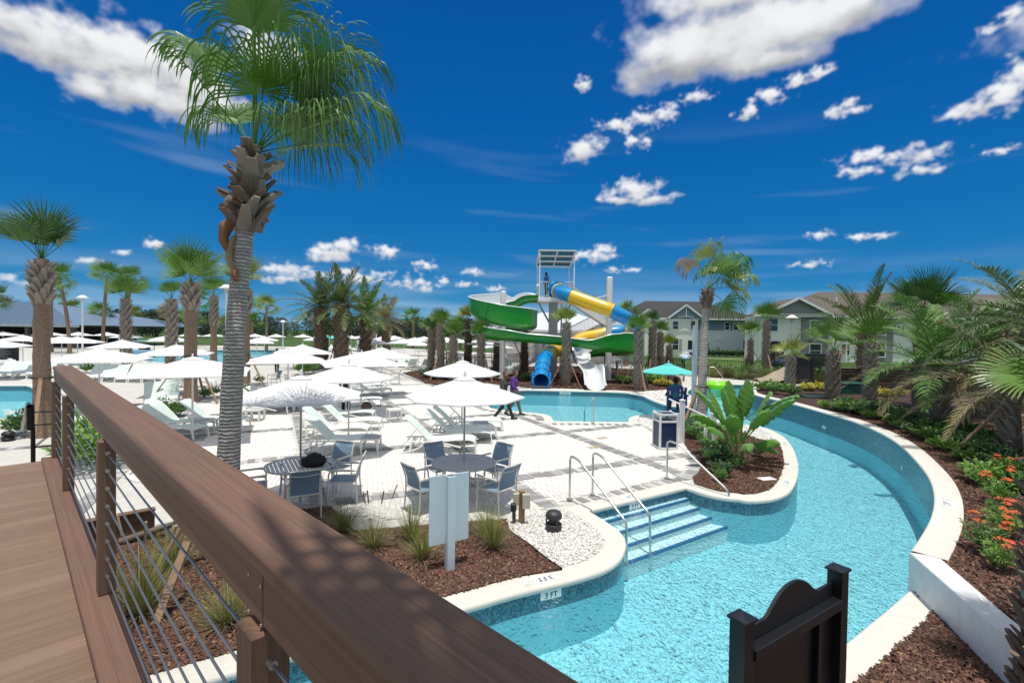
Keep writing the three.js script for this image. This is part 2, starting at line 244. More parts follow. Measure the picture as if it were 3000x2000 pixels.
Object.assign(M, { fan: leaf(0.105, 0.225, 0.018), fanDark: leaf(0.05, 0.135, 0.016), fanYellow: leaf(0.22, 0.275, 0.022), wash: leaf(0.085, 0.215, 0.014), phoenix: leaf(0.11, 0.165, 0.032), phoenixBrown: leaf(0.23, 0.19, 0.07), dry: leaf(0.32, 0.24, 0.12, 0.2), petiole: mat(0.15, 0.21, 0.05, 0.6), banana: leaf(0.105, 0.275, 0.022, 0.35), stem: mat(0.16, 0.20, 0.055, 0.7),
  shrub: leaf(0.085, 0.21, 0.025), shrubDark: leaf(0.045, 0.115, 0.022), shrubLight: leaf(0.16, 0.31, 0.035), yellowLeaf: leaf(0.48, 0.44, 0.035), grassBlade: leaf(0.19, 0.22, 0.035), grassDry: leaf(0.36, 0.30, 0.13), plume: mat(0.42, 0.28, 0.18, 0.95), orange: mat(0.80, 0.09, 0.02, 0.6), flowerWhite: mat(0.8, 0.8, 0.78, 0.7), pine: leaf(0.022, 0.048, 0.016, 0.15), pineB: leaf(0.035, 0.065, 0.02, 0.15) });

// ---------------------------------------------------------------- the setting: ground, water, deck, beds
const seg = (a, b, step = 0.3) => { const n = Math.max(1, Math.ceil(Math.hypot(b[0] - a[0], b[1] - a[1]) / step)); return Array.from({ length: n + 1 }, (_, i) => [a[0] + ((b[0] - a[0]) * i) / n, a[1] + ((b[1] - a[1]) * i) / n]); };
const C1 = [1.406, -8.544], C2 = [3.691, -9.964], N1 = [4.305, -17.268], N2 = [1.535, -17.218];
const bankA = spline([[-9, 1.2], [-6.3, -1.6], [-4.3, -3.25], [-2.5, -4.4], [-0.512, -5.457], [-0.264, -5.588], [0.005, -5.742], [0.425, -5.944], [0.686, -6.061], [1.003, -6.223], [1.300, -6.413], [1.545, -6.679], [1.705, -7.014], [1.788, -7.327], [1.769, -7.664], [1.659, -7.998], [1.531, -8.293], C1], 0.12);
const bankB = seg(C1, C2);
const bankC = spline([C2, [3.790, -9.811], [3.916, -9.620], [4.102, -9.436], [4.315, -9.333], [4.550, -9.288], [4.606, -9.222], [4.869, -9.239], [5.180, -9.343], [5.611, -9.647], [6.105, -10.222], [6.727, -11.127], [7.304, -12.094], [7.956, -13.366], [8.439, -14.465], [8.726, -15.326], [8.843, -16.189], [8.732, -16.838], [7.959, -17.337], [7.731, -18.109], [7.321, -18.664], [6.846, -18.871], [6.272, -18.961], [5.658, -18.936], [5.118, -18.821], [4.718, -18.473], [4.453, -17.969], N1], 0.18);
const bankD = seg(N1, N2);
const bankE = spline([N2, [1.540, -17.884], [1.451, -18.440], [1.235, -18.756], [0.764, -18.979], [0.351, -19.234], [-0.286, -19.521], [-0.728, -19.859], [-0.941, -20.374], [-1.004, -21.034], [-0.922, -22.253], [-0.501, -24.318], [0.173, -26.027], [0.663, -26.641], [1.540, -26.668], [2.989, -26.564], [4.089, -26.460], [5.238, -26.402], [6.284, -26.141], [6.821, -25.465], [6.559, -25.910], [6.859, -25.062], [6.890, -23.618], [6.972, -22.414], [7.116, -21.711], [7.463, -21.349], [8.185, -21.454], [8.679, -21.591], [9.025, -21.897], [9.230, -22.293], [9.314, -22.889], [9.412, -24.287], [9.578, -25.744], [9.986, -26.989], [10.702, -28.394], [11.582, -29.388], [12.803, -30.815], [14.091, -31.481], [15.223, -31.449], [15.876, -30.749], [16.603, -30.149], [17.032, -29.110]], 0.3);
const wallP = spline([[15.623, -26.909], [14.875, -27.019], [13.836, -26.361], [12.953, -25.508], [12.089, -24.262], [11.544, -22.964], [11.466, -22.478], [11.423, -21.522], [11.557, -20.203], [11.514, -18.629], [11.443, -17.696], [11.362, -16.349], [11.097, -14.927], [10.537, -13.303], [9.940, -12.052], [9.073, -10.578], [8.392, -9.525], [7.882, -8.836], [7.321, -8.159], [6.850, -7.644], [6.400, -7.189], [6.026, -6.838], [5.560, -6.419], [5.187, -6.092]], 0.16);
const lowBank = spline([[5.272, -6.103], [4.748, -5.737], [4.397, -5.491], [3.940, -5.183], [3.657, -4.987], [0.9, -3.25], [-1.0, -2.0], [-3.2, -0.4], [-5.5, 2.5]], 0.2);
const WATER = [...bankA, ...bankB.slice(1), ...bankC.slice(1), ...bankD.slice(1), ...bankE.slice(1), ...wallP, ...lowBank];
function ring(pts) { const c = new THREE.CatmullRomCurve3(pts.map((p) => V3(p[0], 0, p[1])), true, 'centripetal'); let q = c.getSpacedPoints(Math.ceil(c.getLength() / 0.8)).map((p) => [p.x, p.z]); let A = 0; for (let i = 0; i < q.length - 1; i++) A += q[i][0] * q[i + 1][1] - q[i + 1][0] * q[i][1]; return A > 0 ? q : q.reverse(); }
const poolL = ring([[-62, -27], [-27.021, -25.199], [-26.090, -25.470], [-25.060, -24.852], [-21.951, -21.871], [-18.587, -18.429], [-17.337, -16.921], [-17.206, -16.185], [-40, -14.5], [-62, -16]]);
const poolF = ring([[-46.53, -58.56], [-46.55, -63.88], [-44.08, -68.55], [-40.54, -72.76], [-33.98, -71.21], [-29.56, -62.34], [-27.18, -53.61], [-25.13, -45.99], [-27.32, -42.50], [-31.33, -43.00], [-37.31, -47.48]]);

const GROUND = struct('ground', sheet([[-2000, 600], [-2000, -3000], [2500, -3000], [2500, 600]], -0.03, [WATER, poolL, poolF]), M.grass);
const DECK = struct('pool_deck', sheet([[-95, 9], [-95, -88], [-20, -88], [11, -62], [13, -46], [27, -36.5], [27, 9]], 0, [WATER, poolL, poolF]), M.joint);
DECK.material = mat(0.60, 0.58, 0.53, 0.9, { map: rep(T.mottle, 0.5) });
const COPE = [[0, -0.06], [-0.016, -0.045], [-0.02, -0.015], [-0.012, 0.012], [0.012, 0.024], [0.31, 0.024], [0.315, -0.01]];
function banks(path, name, ring_ = false) {
  const p = ring_ ? [...path, path[1]] : path;
  struct(name + '_coping', sweep(p, COPE), M.coping);
  struct(name + '_tile_band', sweep(p, [[0, -0.05], [0, -0.29]]), M.mosaic);
  struct(name + '_wall', sweep(p, [[0.001, -0.29], [0, -0.86]]), M.plasterWall);
}
banks([...bankA, ...bankB.slice(1), ...bankC.slice(1), ...bankD.slice(1), ...bankE.slice(1)], 'river');
banks(lowBank, 'near_river'); banks(poolL, 'left_pool', true); banks(poolF, 'far_pool', true);
struct('river_floor', sheet(WATER, -0.85), M.plaster); struct('river_water', sheet(WATER, -0.15), M.water);
for (const p of [poolL, poolF]) { struct('pool_floor', sheet(p, -0.85), M.plaster); struct('pool_water', sheet(p, -0.13), M.water); }
// raised outer wall of the river with its planting bed
const RAISED = [[0, 0.41], [-0.016, 0.42], [-0.02, 0.445], [-0.01, 0.466], [0.015, 0.474], [0.34, 0.474], [0.345, 0.38]];
struct('raised_wall_coping', sweep(wallP, RAISED), M.coping);
struct('raised_wall_tile_face', sweep(wallP, [[0, 0.42], [0, -0.30]]), M.mosaic);
struct('raised_wall_base', sweep(wallP, [[0.001, -0.30], [0, -0.86]]), M.plasterWall);
const BLOCK = [[5.143, -6.052], [5.379, -5.928], [4.939, -4.688], [4.885, -4.498], [4.591, -4.289], [4.656, -4.492]];
const planterPoly = [...offsetPath(wallP, 0.33), BLOCK[1], BLOCK[2], [7.5, -3.2], [15, -2.5], [30, -8], [30, -24], [18.107, -27.619]];
struct('planter_bed', slab(planterPoly, -0.02, 0.435), M.mulch);
solo('end_wall', slab(BLOCK, -0.5, 0.47, 0.018), M.whitePaint, 'low white plastered wall block at the near end of the raised river edge', 'wall');
const bedR = [...offsetPath(lowBank.slice(0, 22), 0.31), [-1.0, -1.2], [3, 2], [8, 0], [9, -3.4], BLOCK[4], BLOCK[5], BLOCK[0]];
struct('mulch_bed_near_sign', sheet(bedR, 0.022), M.mulch);
// entry steps: treads with a dark tile nosing
const SD = [0.20, 0.32, 0.44, 0.56], noseL = [[1.696, -8.551], [1.920, -8.384], [1.949, -8.104], [1.822, -7.708]], noseR = [[3.971, -9.999], [4.254, -9.916], [4.662, -9.892], [5.212, -9.940]];
{ const st = thing('entry_steps', 'pale underwater entry steps with dark blue tile nosings between the handrails', 'steps');
  for (let k = 0; k < 4; k++) { const a = noseL[k], b = noseR[k], i0 = k ? noseL[k - 1] : [C1[0] - 0.15, C1[1] - 0.15], i1 = k ? noseR[k - 1] : [C2[0] + 0.1, C2[1] - 0.2];
    const ex = [(b[0] - a[0]), (b[1] - a[1])], l = Math.hypot(...ex), e = [ex[0] / l * 0.25, ex[1] / l * 0.25], nrm = [-ex[1] / l, ex[0] / l];
    part('tread', slab([[a[0] - e[0], a[1] - e[1]], [b[0], b[1]], [i1[0] + e[0], i1[1] + e[1]], [i0[0] - e[0] * 2, i0[1] - e[1] * 2]], -0.845, -SD[k] - k * 0.001), M.stepPlaster, st);
    part('nosing', slab([[a[0] - e[0] + nrm[0] * 0.012, a[1] - e[1] + nrm[1] * 0.012], [b[0] + nrm[0] * 0.012, b[1] + nrm[1] * 0.012], [b[0] - nrm[0] * 0.045, b[1] - nrm[1] * 0.045], [a[0] - e[0] - nrm[0] * 0.045, a[1] - e[1] - nrm[1] * 0.045]], -SD[k] - 0.03, -SD[k] + 0.005), M.stepTile, st); } }

// planting beds laid on the deck
const bankMulch = offsetPath(bankA.filter((p) => p[0] > -7), 0.31);
const iEnd = (() => { let b = 0, m = 9; const t = [0.716, -6.346]; bankMulch.forEach((p, i) => { const d = Math.hypot(p[0] - t[0], p[1] - t[1]); if (d < m) { m = d; b = i; } }); return b; })();
const EDGING = spline([[0.716, -6.346], [0.513, -6.670], [0.292, -7.093], [0.112, -7.378], [0.004, -7.572], [-0.035, -7.841]], 0.1);
const bedA = [...bankMulch.slice(0, iEnd + 1), ...EDGING, [-0.067, -8.067], [-0.804, -7.896], [-1.324, -7.759], [-1.733, -7.682], [-2.124, -7.566], [-2.453, -7.490], [-3.218, -8.526], [-4.1, -8.1], [-5.6, -7.4], [-8.5, -6.2], [-9.5, -3]];
struct('mulch_bed', sheet(bedA, 0.026), M.mulch);
const iC = (() => { let b = 0, m = 9; bankMulch.forEach((p, i) => { const d = Math.hypot(p[0] - (C1[0] - 0.12), p[1] - C1[1]); if (d < m) { m = d; b = i; } }); return b; })();
const pebA = [...EDGING.slice().reverse(), ...bankMulch.slice(iEnd, iC + 1), [1.063, -8.619], [0.663, -8.435], [0.306, -8.281], [0.066, -8.069]];
struct('pebble_bed', sheet(pebA, 0.022), M.pebbleBed);
const islandOuter = offsetPath(bankC, 0.31);
const near2 = (path, t) => { let b = 0, m = 99; path.forEach((p, i) => { const d = Math.hypot(p[0] - t[0], p[1] - t[1]); if (d < m) { m = d; b = i; } }); return b; };
const iA = near2(islandOuter, [3.920, -10.458]), iB = near2(islandOuter, [8.267, -14.454]);
const bedI = [...islandOuter.slice(iA, iB), [7.602, -14.705], [7.620, -16.361], [7.036, -17.133], [6.452, -17.461], [5.812, -16.011], [5.242, -14.421], [5.006, -13.505], [4.914, -12.773], [4.839, -12.179], [4.643, -11.517], [4.365, -10.969], [4.094, -10.611]];
struct('island_mulch_bed', sheet(bedI, 0.03), M.mulch);
const pebI = [...islandOuter.slice(iB), [4.564, -16.960], [4.680, -15.767], [4.610, -15.508], [5.689, -15.790], [6.452, -17.461], [7.036, -17.133], [7.620, -16.361], [7.602, -14.705]];
struct('island_pebble_bed', sheet(pebI, 0.022), M.pebbleBed);
// bed behind the slide pool and out to the fence, pebbled spit, grasses beyond the river
const backBank = offsetPath(bankE, 0.31), jA = near2(backBank, [0.866, -26.911]), jB = near2(backBank, [6.931, -25.879]), jC = near2(backBank, [10.762, -28.556]);
const bedS = [...offsetPath(bankE.slice(jA, jB), 0.9), [7.647, -26.709], [8.902, -27.426], [10.525, -29.324], [12.587, -35.663], [13.5, -42], [6, -46], [-7, -42], [-8.2, -36], [-6.000, -31.253], [-5.348, -29.330], [-4.095, -27.920], [-2.964, -28.070], [-1.520, -29.863]];
struct('slide_mulch_bed', sheet(bedS, 0.03), M.mulch);
const pebS = [...backBank.slice(jB, jC), [11.219, -31.157], [8.902, -27.426], [7.647, -26.709]];
struct('spit_pebble_bed', sheet(pebS, 0.02), M.pebbleBed);
const bedG = [[15.300, -38.249], [15.763, -35.754], [17.018, -34.408], [18.199, -33.858], [19.379, -32.659], [27, -28], [27, -38], [17, -47], [13, -46]];
struct('grass_mulch_bed', sheet(bedG, 0.03), M.soil);
struct('lawn', sheet([[14, -50], [28, -39.5], [46, -39.5], [60, -45], [60, -62], [20, -78], [10, -78]], 0.012), M.lawn);
struct('access_road', sheet([[13, -52.5], [24, -43.5], [70, -40.5], [70, -44.5], [26, -47.5], [15, -57], [12, -78], [8, -78], [9.5, -57]], 0.02), M.asphalt);
struct('front_walk', sheet([[21, -70.6], [38, -57.5], [39, -58.2], [22, -71.6]], 0.024), M.concrete);

// pavers
const gu = [0.895, -0.446], gv = [0.446, 0.895];
const r0 = rng(11);
const paveZone = [[-11, -11], [-13, -15.5], [-13, -30], [1, -30], [8, -24], [8, -9], [1.5, -7.5], [-3, -8.2]];
const bankFull = [...bankA, ...bankB, ...bankC, ...bankD, ...bankE];
const onDeck = (x, z, m = 0.36) => !inside(x, z, WATER) && !inside(x, z, bedA) && !inside(x, z, pebA) && !inside(x, z, bedI) && !inside(x, z, pebI) && !inside(x, z, bedS) && distTo(x, z, bankFull) > m;
const bandD = (x, z) => { const a = x * 0.895 - z * 0.446 - 4.56, t = x * 0.446 + z * 0.895 + 9.26, f = (v, s) => Math.abs(v - Math.round(v / s) * s); return Math.min(f(a, 3.8), f(t, 3.77)); };
const border = [bankB, bankD, bankE.slice(0, 40)].map((p) => offsetPath(p, 0.45));
border.push(spline([[3.475, -10.326], [3.763, -10.501], [4.063, -10.804], [4.380, -11.284], [4.587, -11.743], [4.702, -12.171], [4.780, -12.697]], 0.1));
const inBorder = (x, z) => border.some((p) => distTo(x, z, p) < 0.16);
const paverG = rbox(0.1935, 0.012, 0.0935, 0.003), greyG = rbox(0.153, 0.013, 0.288, 0.004), squareG = rbox(0.153, 0.013, 0.288, 0.004);
const field = [];
{ const W = 0.1, ct = Math.cos(0.29), st = Math.sin(0.29);
  for (let j = -420; j < 40; j++) for (let i = -330; i < 330; i++) { const k = (((i - j) % 4) + 4) % 4; if (k !== 0 && k !== 3) continue;
      const lx = k === 0 ? (i + 1) * W : (i + 0.5) * W, lz = k === 0 ? (j + 0.5) * W : (j + 1) * W, x = lx * ct + lz * st - 2, z = -lx * st + lz * ct;
      if (z > -7.2 || z < -30 || !inside(x, z, paveZone)) continue;
      field.push([x, z, 0.29 + (k === 0 ? 0 : Math.PI / 2)]); } }
const kept = field.filter(([x, z]) => bandD(x, z) > 0.2 && onDeck(x, z) && !inBorder(x, z)).sort((a, b) => b[1] - a[1]);
const paveTones = [[0.70, 0.68, 0.63], [0.67, 0.65, 0.60], [0.73, 0.705, 0.655], [0.68, 0.65, 0.59]].map((c) => mat(...c, 0.85, { map: rep(T.mottle, 2), bumpMap: rep(T.fine, 6), bumpScale: 0.001 }));
kept.slice(0, 300).forEach(([x, z, a]) => part('paver', paverG, paveTones[Math.floor(r0() * 4)], DECK, [x, 0.009 + r0() * 0.0015, z], [0, a, 0]));
function scatterRest(list, geo, m, name, parent, tint, y) { const im = new THREE.InstancedMesh(geo, m, list.length), q = new THREE.Matrix4(), e = new THREE.Euler(), s = V3(1, 1, 1); im.name = name; im.castShadow = im.receiveShadow = true; im.userData.kind = 'stuff';
  list.forEach((p, i) => { e.set(0, p[2], 0); q.compose(V3(p[0], y + r0() * 0.0015, p[1]), new THREE.Quaternion().setFromEuler(e), s); im.setMatrixAt(i, q); im.setColorAt(i, tint()); }); parent.add(im); return im; }
scatterRest(kept.slice(300), paverG, mat(1, 1, 1, 0.85, { bumpMap: rep(T.fine, 6), bumpScale: 0.001 }), 'field_pavers', DECK, () => { const k = 0.95 + 0.1 * r0(); return C(0.70 * k, 0.676 * k, (0.622 + 0.02 * r0()) * k); }, 0.009);
const greyTones = [0.28, 0.34, 0.41, 0.5, 0.58].map((k) => mat(k, k * 0.985, k * 0.955, 0.85, { map: rep(T.mottle, 2), bumpMap: rep(T.fine, 6), bumpScale: 0.001 }));
const bands = [];
for (let k = -6; k <= 2; k++) for (let t = -60; t < 10; t += 0.16) { const c = 4.56 + 3.8 * k, x = 0.895 * c + 0.446 * t, z = -0.446 * c + 0.895 * t; if (z < -42 || z > -7 || x < -16 || x > 7.5) continue; if (onDeck(x, z, 0.3) && !inBorder(x, z)) bands.push([x, z, Math.PI / 2 - Math.atan2(0.895, 0.446) + Math.PI / 2 - 0.0 , 0]); }
const angA = Math.atan2(-0.895, 0.446), angT = Math.atan2(0.446, 0.895);
bands.forEach((b) => (b[2] = angA));
for (let k = -3; k <= 9; k++) for (let t = -40; t < 30; t += 0.16) { const c = -9.26 - 3.77 * k, x = 0.446 * c + 0.895 * t, z = 0.895 * c - 0.446 * t; if (z < -42 || z > -7 || x < -16 || x > 7.5) continue; const a = x * 0.895 - z * 0.446 - 4.56; if (Math.abs(a - Math.round(a / 3.8) * 3.8) < 0.22) continue; if (onDeck(x, z, 0.3) && !inBorder(x, z)) bands.push([x, z, angT]); }
for (const p of border) { let acc = 0; for (let i = 1; i < p.length; i++) { const l = Math.hypot(p[i][0] - p[i - 1][0], p[i][1] - p[i - 1][1]); acc += l; if (acc > 0.16) { acc = 0; bands.push([p[i][0], p[i][1], Math.atan2(-(p[i][1] - p[i - 1][1]), p[i][0] - p[i - 1][0])]); } } }
bands.sort((a, b) => b[1] - a[1]);
bands.slice(0, 300).forEach(([x, z, a]) => part('grey_paver', greyG, greyTones[Math.min(4, Math.floor(r0() * r0() * 6))], DECK, [x, 0.0105 + r0() * 0.001, z], [0, a, 0]));
scatterRest(bands.slice(300), greyG, mat(1, 1, 1, 0.85), 'band_pavers', DECK, () => { const k = 0.2 + 0.35 * r0() * r0(); return C(k, k * 0.985, k * 0.955); }, 0.0105);

// loose cover: bark chips and white pebbles
function cover(name, label, geo, m, list, tint, r) { const im = new THREE.InstancedMesh(geo, m, list.length), q = new THREE.Matrix4(), e = new THREE.Euler(); im.name = numbered(name); im.castShadow = im.receiveShadow = true; im.userData = { kind: 'stuff', label };
  list.forEach(([x, y, z, s], i) => { e.set((r() - 0.5) * 0.9, r() * 6.28, (r() - 0.5) * 0.9); q.compose(V3(x, y, z), new THREE.Quaternion().setFromEuler(e), V3(s * (0.6 + 0.9 * r()), s, s * (0.6 + 0.8 * r()))); im.setMatrixAt(i, q); im.setColorAt(i, tint(r)); }); scene.add(im); return im; }
function fill(poly, density, r, y, s, lim = () => true) { let x0 = 1e9, x1 = -1e9, z0 = 1e9, z1 = -1e9; for (const [x, z] of poly) { x0 = Math.min(x0, x); x1 = Math.max(x1, x); z0 = Math.min(z0, z); z1 = Math.max(z1, z); } const n = Math.round((x1 - x0) * (z1 - z0) * density), out = []; for (let i = 0; i < n; i++) { const x = x0 + r() * (x1 - x0), z = z0 + r() * (z1 - z0); if (lim(x, z) && inside(x, z, poly)) out.push([x, y + r() * 0.012, z, s]); } return out; }
const chipG = (() => { const g = new THREE.BoxGeometry(0.058, 0.007, 0.02, 2, 1, 1), p = g.attributes.position; for (let i = 0; i < p.count; i++) { const x = p.getX(i); p.setY(i, p.getY(i) + (Math.abs(x) < 0.01 ? 0.004 : 0)); p.setZ(i, p.getZ(i) * (x > 0.02 ? 0.45 : x < -0.02 ? 0.7 : 1)); } g.computeVertexNormals(); return g; })();
const chipTint = (r) => { const k = 0.45 + 1.1 * r() * r() + 0.35 * r(), h = r(); return h > 0.94 ? C(0.30, 0.18, 0.10) : C(0.135 * k, 0.068 * k, 0.044 * k); };
const rc = rng(31), chipM = mat(1, 1, 1, 0.9);
const inView = (x, z) => z < -1.5 && Math.abs(x) < -z * 1.16 + 0.3;
cover('bark_chips', 'brown bark mulch over the bed below the boardwalk railing', chipG, chipM, fill(bedA, 2300, rc, 0.03, 1, inView), chipTint, rc);
cover('bark_chips', 'brown bark mulch round the black sign back and the low white wall', chipG, chipM, fill(bedR, 2300, rc, 0.028, 1, inView), chipTint, rc);
cover('bark_chips', 'brown bark mulch on the island around the banana plant', chipG, chipM, fill(bedI, 1500, rc, 0.034, 1.05, inView), chipTint, rc);
cover('bark_chips', 'brown bark mulch along the raised river wall on the right', chipG, chipM, fill(planterPoly, 1300, rc, 0.44, 1.15, (x, z) => inView(x, z) && z > -17 && distTo(x, z, wallP) < 4.2), chipTint, rc);
cover('bark_chips', 'brown bark mulch under the slide and its palms', chipG, chipM, fill(bedS, 90, rc, 0.034, 2.4, inView), chipTint, rc);
const pebG = new THREE.IcosahedronGeometry(0.0125, 0), pebM = mat(1, 1, 1, 0.8), pebT = (r) => { const k = 0.62 + 0.3 * r(); return r() > 0.93 ? C(0.4, 0.36, 0.3) : C(k, k * 0.98, k * 0.93); };
cover('white_pebbles', 'white pebbles round the dark bollard by the steps', pebG, pebM, fill(pebA, 2600, rc, 0.026, 1, inView), pebT, rc);
cover('white_pebbles', 'white pebbles at the tip of the island behind the bin', pebG, pebM, fill(pebI, 700, rc, 0.026, 1.6, inView), pebT, rc);
cover('white_pebbles', 'white pebbles on the spit beyond the lifeguard chair', pebG, pebM, fill(pebS, 260, rc, 0.026, 2.4, inView), pebT, rc);
part('edging', sweep(EDGING, [[0.006, 0.02], [0.006, 0.058], [-0.006, 0.058], [-0.006, 0.02]]), M.black, thing('bed_edging', 'thin black edging strip between bark mulch and white pebbles', 'edging'));

// ---------------------------------------------------------------- the boardwalk bridge with its cable railing
{ const RD = V3(-0.7267, 0, -0.68695), RR = V3(0.68695, 0, -0.7267), yaw = Math.atan2(-RD.z, RD.x); // along the rail, and out over the water
  // local x runs along the rail, local z inwards over the deck: z = -s
  const br = thing('boardwalk_bridge', 'brown composite boardwalk bridge deck in the near left corner', 'bridge', [0, 0, 0], yaw), DH = 1.715;
  const r = rng(77), boards = [0, 1, 2].map(() => { const g = rbox(0.138, 0.025, 2.6, 0.004); const u = g.attributes.uv, p = g.attributes.position, o = r(), k = r(); for (let i = 0; i < p.count; i++) u.setXY(i, p.getX(i) / 0.42 + o, p.getZ(i) / 1.5 + k); return g; });
  for (let k = 0; k < 74; k++) part('deck_board', boards[k % 3], [M.deckA, M.deckB, M.deckC][Math.floor(r() * 3)], br, [7.27 - k * 0.1425, DH - 0.0125 - r() * 0.0012, -1.0]);
  const long = (L, h, w) => { const g = rbox(L, h, w, 0.006), u = g.attributes.uv, p = g.attributes.position, n = g.attributes.normal; for (let i = 0; i < p.count; i++) u.setXY(i, (Math.abs(n.getY(i)) > 0.5 ? p.getZ(i) : p.getY(i)) / 0.34, p.getX(i) / 1.4); return g; };
  part('edge_beam', long(10.6, 0.34, 0.09), M.rail, br, [2.0, DH - 0.2, 0.36]); part('edge_beam', long(10.6, 0.30, 0.09), M.rail, br, [2.0, DH - 0.2, -2.2]);
  part('end_beam', long(0.09, 0.3, 2.5), M.rail, br, [7.29, DH - 0.19, -1.0]);
  part('pier', box(0.5, 1.6, 2.6, 6.9, 0.7, -0.95), M.rail, br); part('pier', box(0.5, 1.6, 2.6, -2.5, 0.7, -0.95), M.rail, br);
  // ramp going down beyond the flat part
  const rp = long(4.2, 0.05, 2.5); part('ramp_deck', rp, M.deckB, br, [9.3, DH - 0.52, -1.05], [0, 0, -0.235]);
  const rl = thing('cable_railing', 'brown railing with wide cap rail, square posts and steel cables along the boardwalk', 'railing', [0, 0, 0], yaw);
  const kerb = part('kerb_board', long(10.9, 0.042, 0.152), M.rail, rl, [1.85, DH + 0.023, 0.327]);
  const cap = (x0, x1) => { const s = new THREE.Shape(), w = 0.079, h = 0.034, b = 0.012; s.moveTo(-w + b, 0); s.lineTo(w - b, 0); s.quadraticCurveTo(w, 0, w, -b); s.lineTo(w, -h); s.lineTo(-w, -h); s.lineTo(-w, -b); s.quadraticCurveTo(-w, 0, -w + b, 0);
    const g = clean(new THREE.ExtrudeGeometry(s, { depth: x1 - x0, bevelEnabled: true, bevelSize: 0.003, bevelThickness: 0.003, bevelSegments: 1 }).rotateY(Math.PI / 2).translate(x0, 2.752, 0.426)); const u = g.attributes.uv, p = g.attributes.position, n = g.attributes.normal; for (let i = 0; i < p.count; i++) u.setXY(i, (Math.abs(n.getY(i)) > 0.5 ? p.getZ(i) : p.getY(i)) / 0.34 + x0, p.getX(i) / 1.4); return g; };
  part('cap_rail', cap(-3.4, 3.0), M.rail, rl); part('cap_rail', cap(3.006, 7.32), M.rail, rl);
  part('fascia_board', long(4.42, 0.118, 0.034), M.rail, rl, [-1.2, 2.752 - 0.095, 0.369]); part('fascia_board', long(6.27, 0.118, 0.034), M.rail, rl, [4.15, 2.752 - 0.095, 0.369]);
  const posts = [-1.3, 1.05, 3.36, 5.7, 7.22], pg = rbox(0.088, 0.83, 0.074, 0.005), heights = [0.10, 0.195, 0.29, 0.385, 0.48, 0.575, 0.67, 0.765];
  { const u = pg.attributes.uv, p = pg.attributes.position; for (let i = 0; i < p.count; i++) u.setXY(i, (p.getX(i) + p.getZ(i)) / 0.34, p.getY(i) / 1.4); }
  for (const x of posts) { const po = part('post', pg, M.rail, rl, [x, DH + 0.044 + 0.415, 0.366]);
    for (const h of heights) for (const s of [-1, 1]) { part('cable_fitting', cyl([s * 0.044, h - 0.415, 0], [s * 0.058, h - 0.415, 0], 0.011, 0.009, 8), M.steel, po); } }
  for (let i = 0; i < posts.length - 1; i++) for (const h of heights) part('cable', cyl([posts[i] + 0.05, DH + 0.044 + h, 0.366], [posts[i + 1] - 0.05, DH + 0.044 + h, 0.366], 0.004, 0.004, 6), M.cable, rl);
  for (const [x, y] of [[1.02, 2.68], [1.02, 2.6], [1.09, 2.68], [1.09, 2.6], [0.99, 2.735]]) part('screw', cyl([x, y, 0.353], [x, y, 0.3495], 0.0045, 0.0045, 6), M.steel, rl);
  // bronze grab rail that goes down the ramp
  const gr = thing('ramp_handrail', 'dark bronze tube handrail at the far end of the boardwalk', 'handrail', [0, 0, 0], yaw), bz = mat(0.03, 0.027, 0.024, 0.3, { metalness: 0.6 });
  part('tube', bentTube([[7.25, DH + 0.62, 0.16], [7.7, DH + 0.6, 0.16], [11.0, DH - 0.2, 0.16]], 0.021, 10, 0.12), bz, gr); part('tube', bentTube([[7.34, DH - 0.3, 0.19], [7.34, DH + 0.42, 0.19], [7.34, DH + 0.55, 0.15]], 0.02, 10, 0.06), bz, gr);
  part('grip', new THREE.CapsuleGeometry(0.036, 0.22, 6, 12), bz, gr, [7.34, DH + 0.49, 0.17]);
  for (const y of [0.16, 0.4, 0.54]) part('bracket', bentTube([[7.34, DH + y, 0.19], [7.34, DH + y, 0.25], [7.3, DH + y, 0.33]], 0.008, 6, 0.03), bz, gr);
}
{ const p = [-5.481, -7.073], t = thing('timber_planter_wall', 'low brown board wall seen below the boardwalk cables', 'wall', [p[0], 0, p[1]], 0.72);
  for (let k = 0; k < 3; k++) part('board', rbox(0.9, 0.145, 0.05, 0.005), M.rail, t, [-0.3, 0.075 + k * 0.148, 0]); part('cap_board', rbox(0.92, 0.03, 0.12, 0.005), M.rail, t, [-0.3, 0.462, 0]); }

// ---------------------------------------------------------------- umbrellas
function canopyGeo(n, R, y0, y1, vent, rot = 0, sag = 0.035) { // n-sided canopy, panels sagging between ribs, with hem
  const g = [], V = 7, steps = n === 4 ? 10 : 5, ring = (f, drop) => { const o = []; for (let k = 0; k < n; k++) for (let j = 0; j < steps; j++) { const a0 = rot + (k / n) * 2 * Math.PI, a1 = rot + ((k + 1) / n) * 2 * Math.PI, t = j / steps, x = Math.cos(a0) * (1 - t) + Math.cos(a1) * t, z = Math.sin(a0) * (1 - t) + Math.sin(a1) * t, b = 4 * t * (1 - t);
      o.push(V3(x * R * f * (1 - 0.03 * b * f), y1 + (y0 - y1) * Math.pow(f, 1.03) - sag * b * f * f * (n === 4 ? 0.35 : 0.6) + drop + 0.012 * b * f, z * R * f * (1 - 0.03 * b * f))); } return o; };
  const rows = []; for (let i = 0; i <= V; i++) rows.push(ring(0.07 + (0.93 * i) / V, 0)); rows.push(ring(0.996, -0.035)); g.push(grid(rows, true));
  if (vent) { const top = []; for (let i = 0; i <= 3; i++) { const f = 0.02 + (0.155 * i) / 3; top.push(ring(f, 0.026)); } top.push(ring(0.178, 0.008)); g.push(grid(top, true)); }
  return merge(g); }
const geoO = canopyGeo(8, 1.14, 1.98, 2.34, true, 0.2), geoS = canopyGeo(4, 2.02, 1.93, 2.36, true, Math.PI / 4);
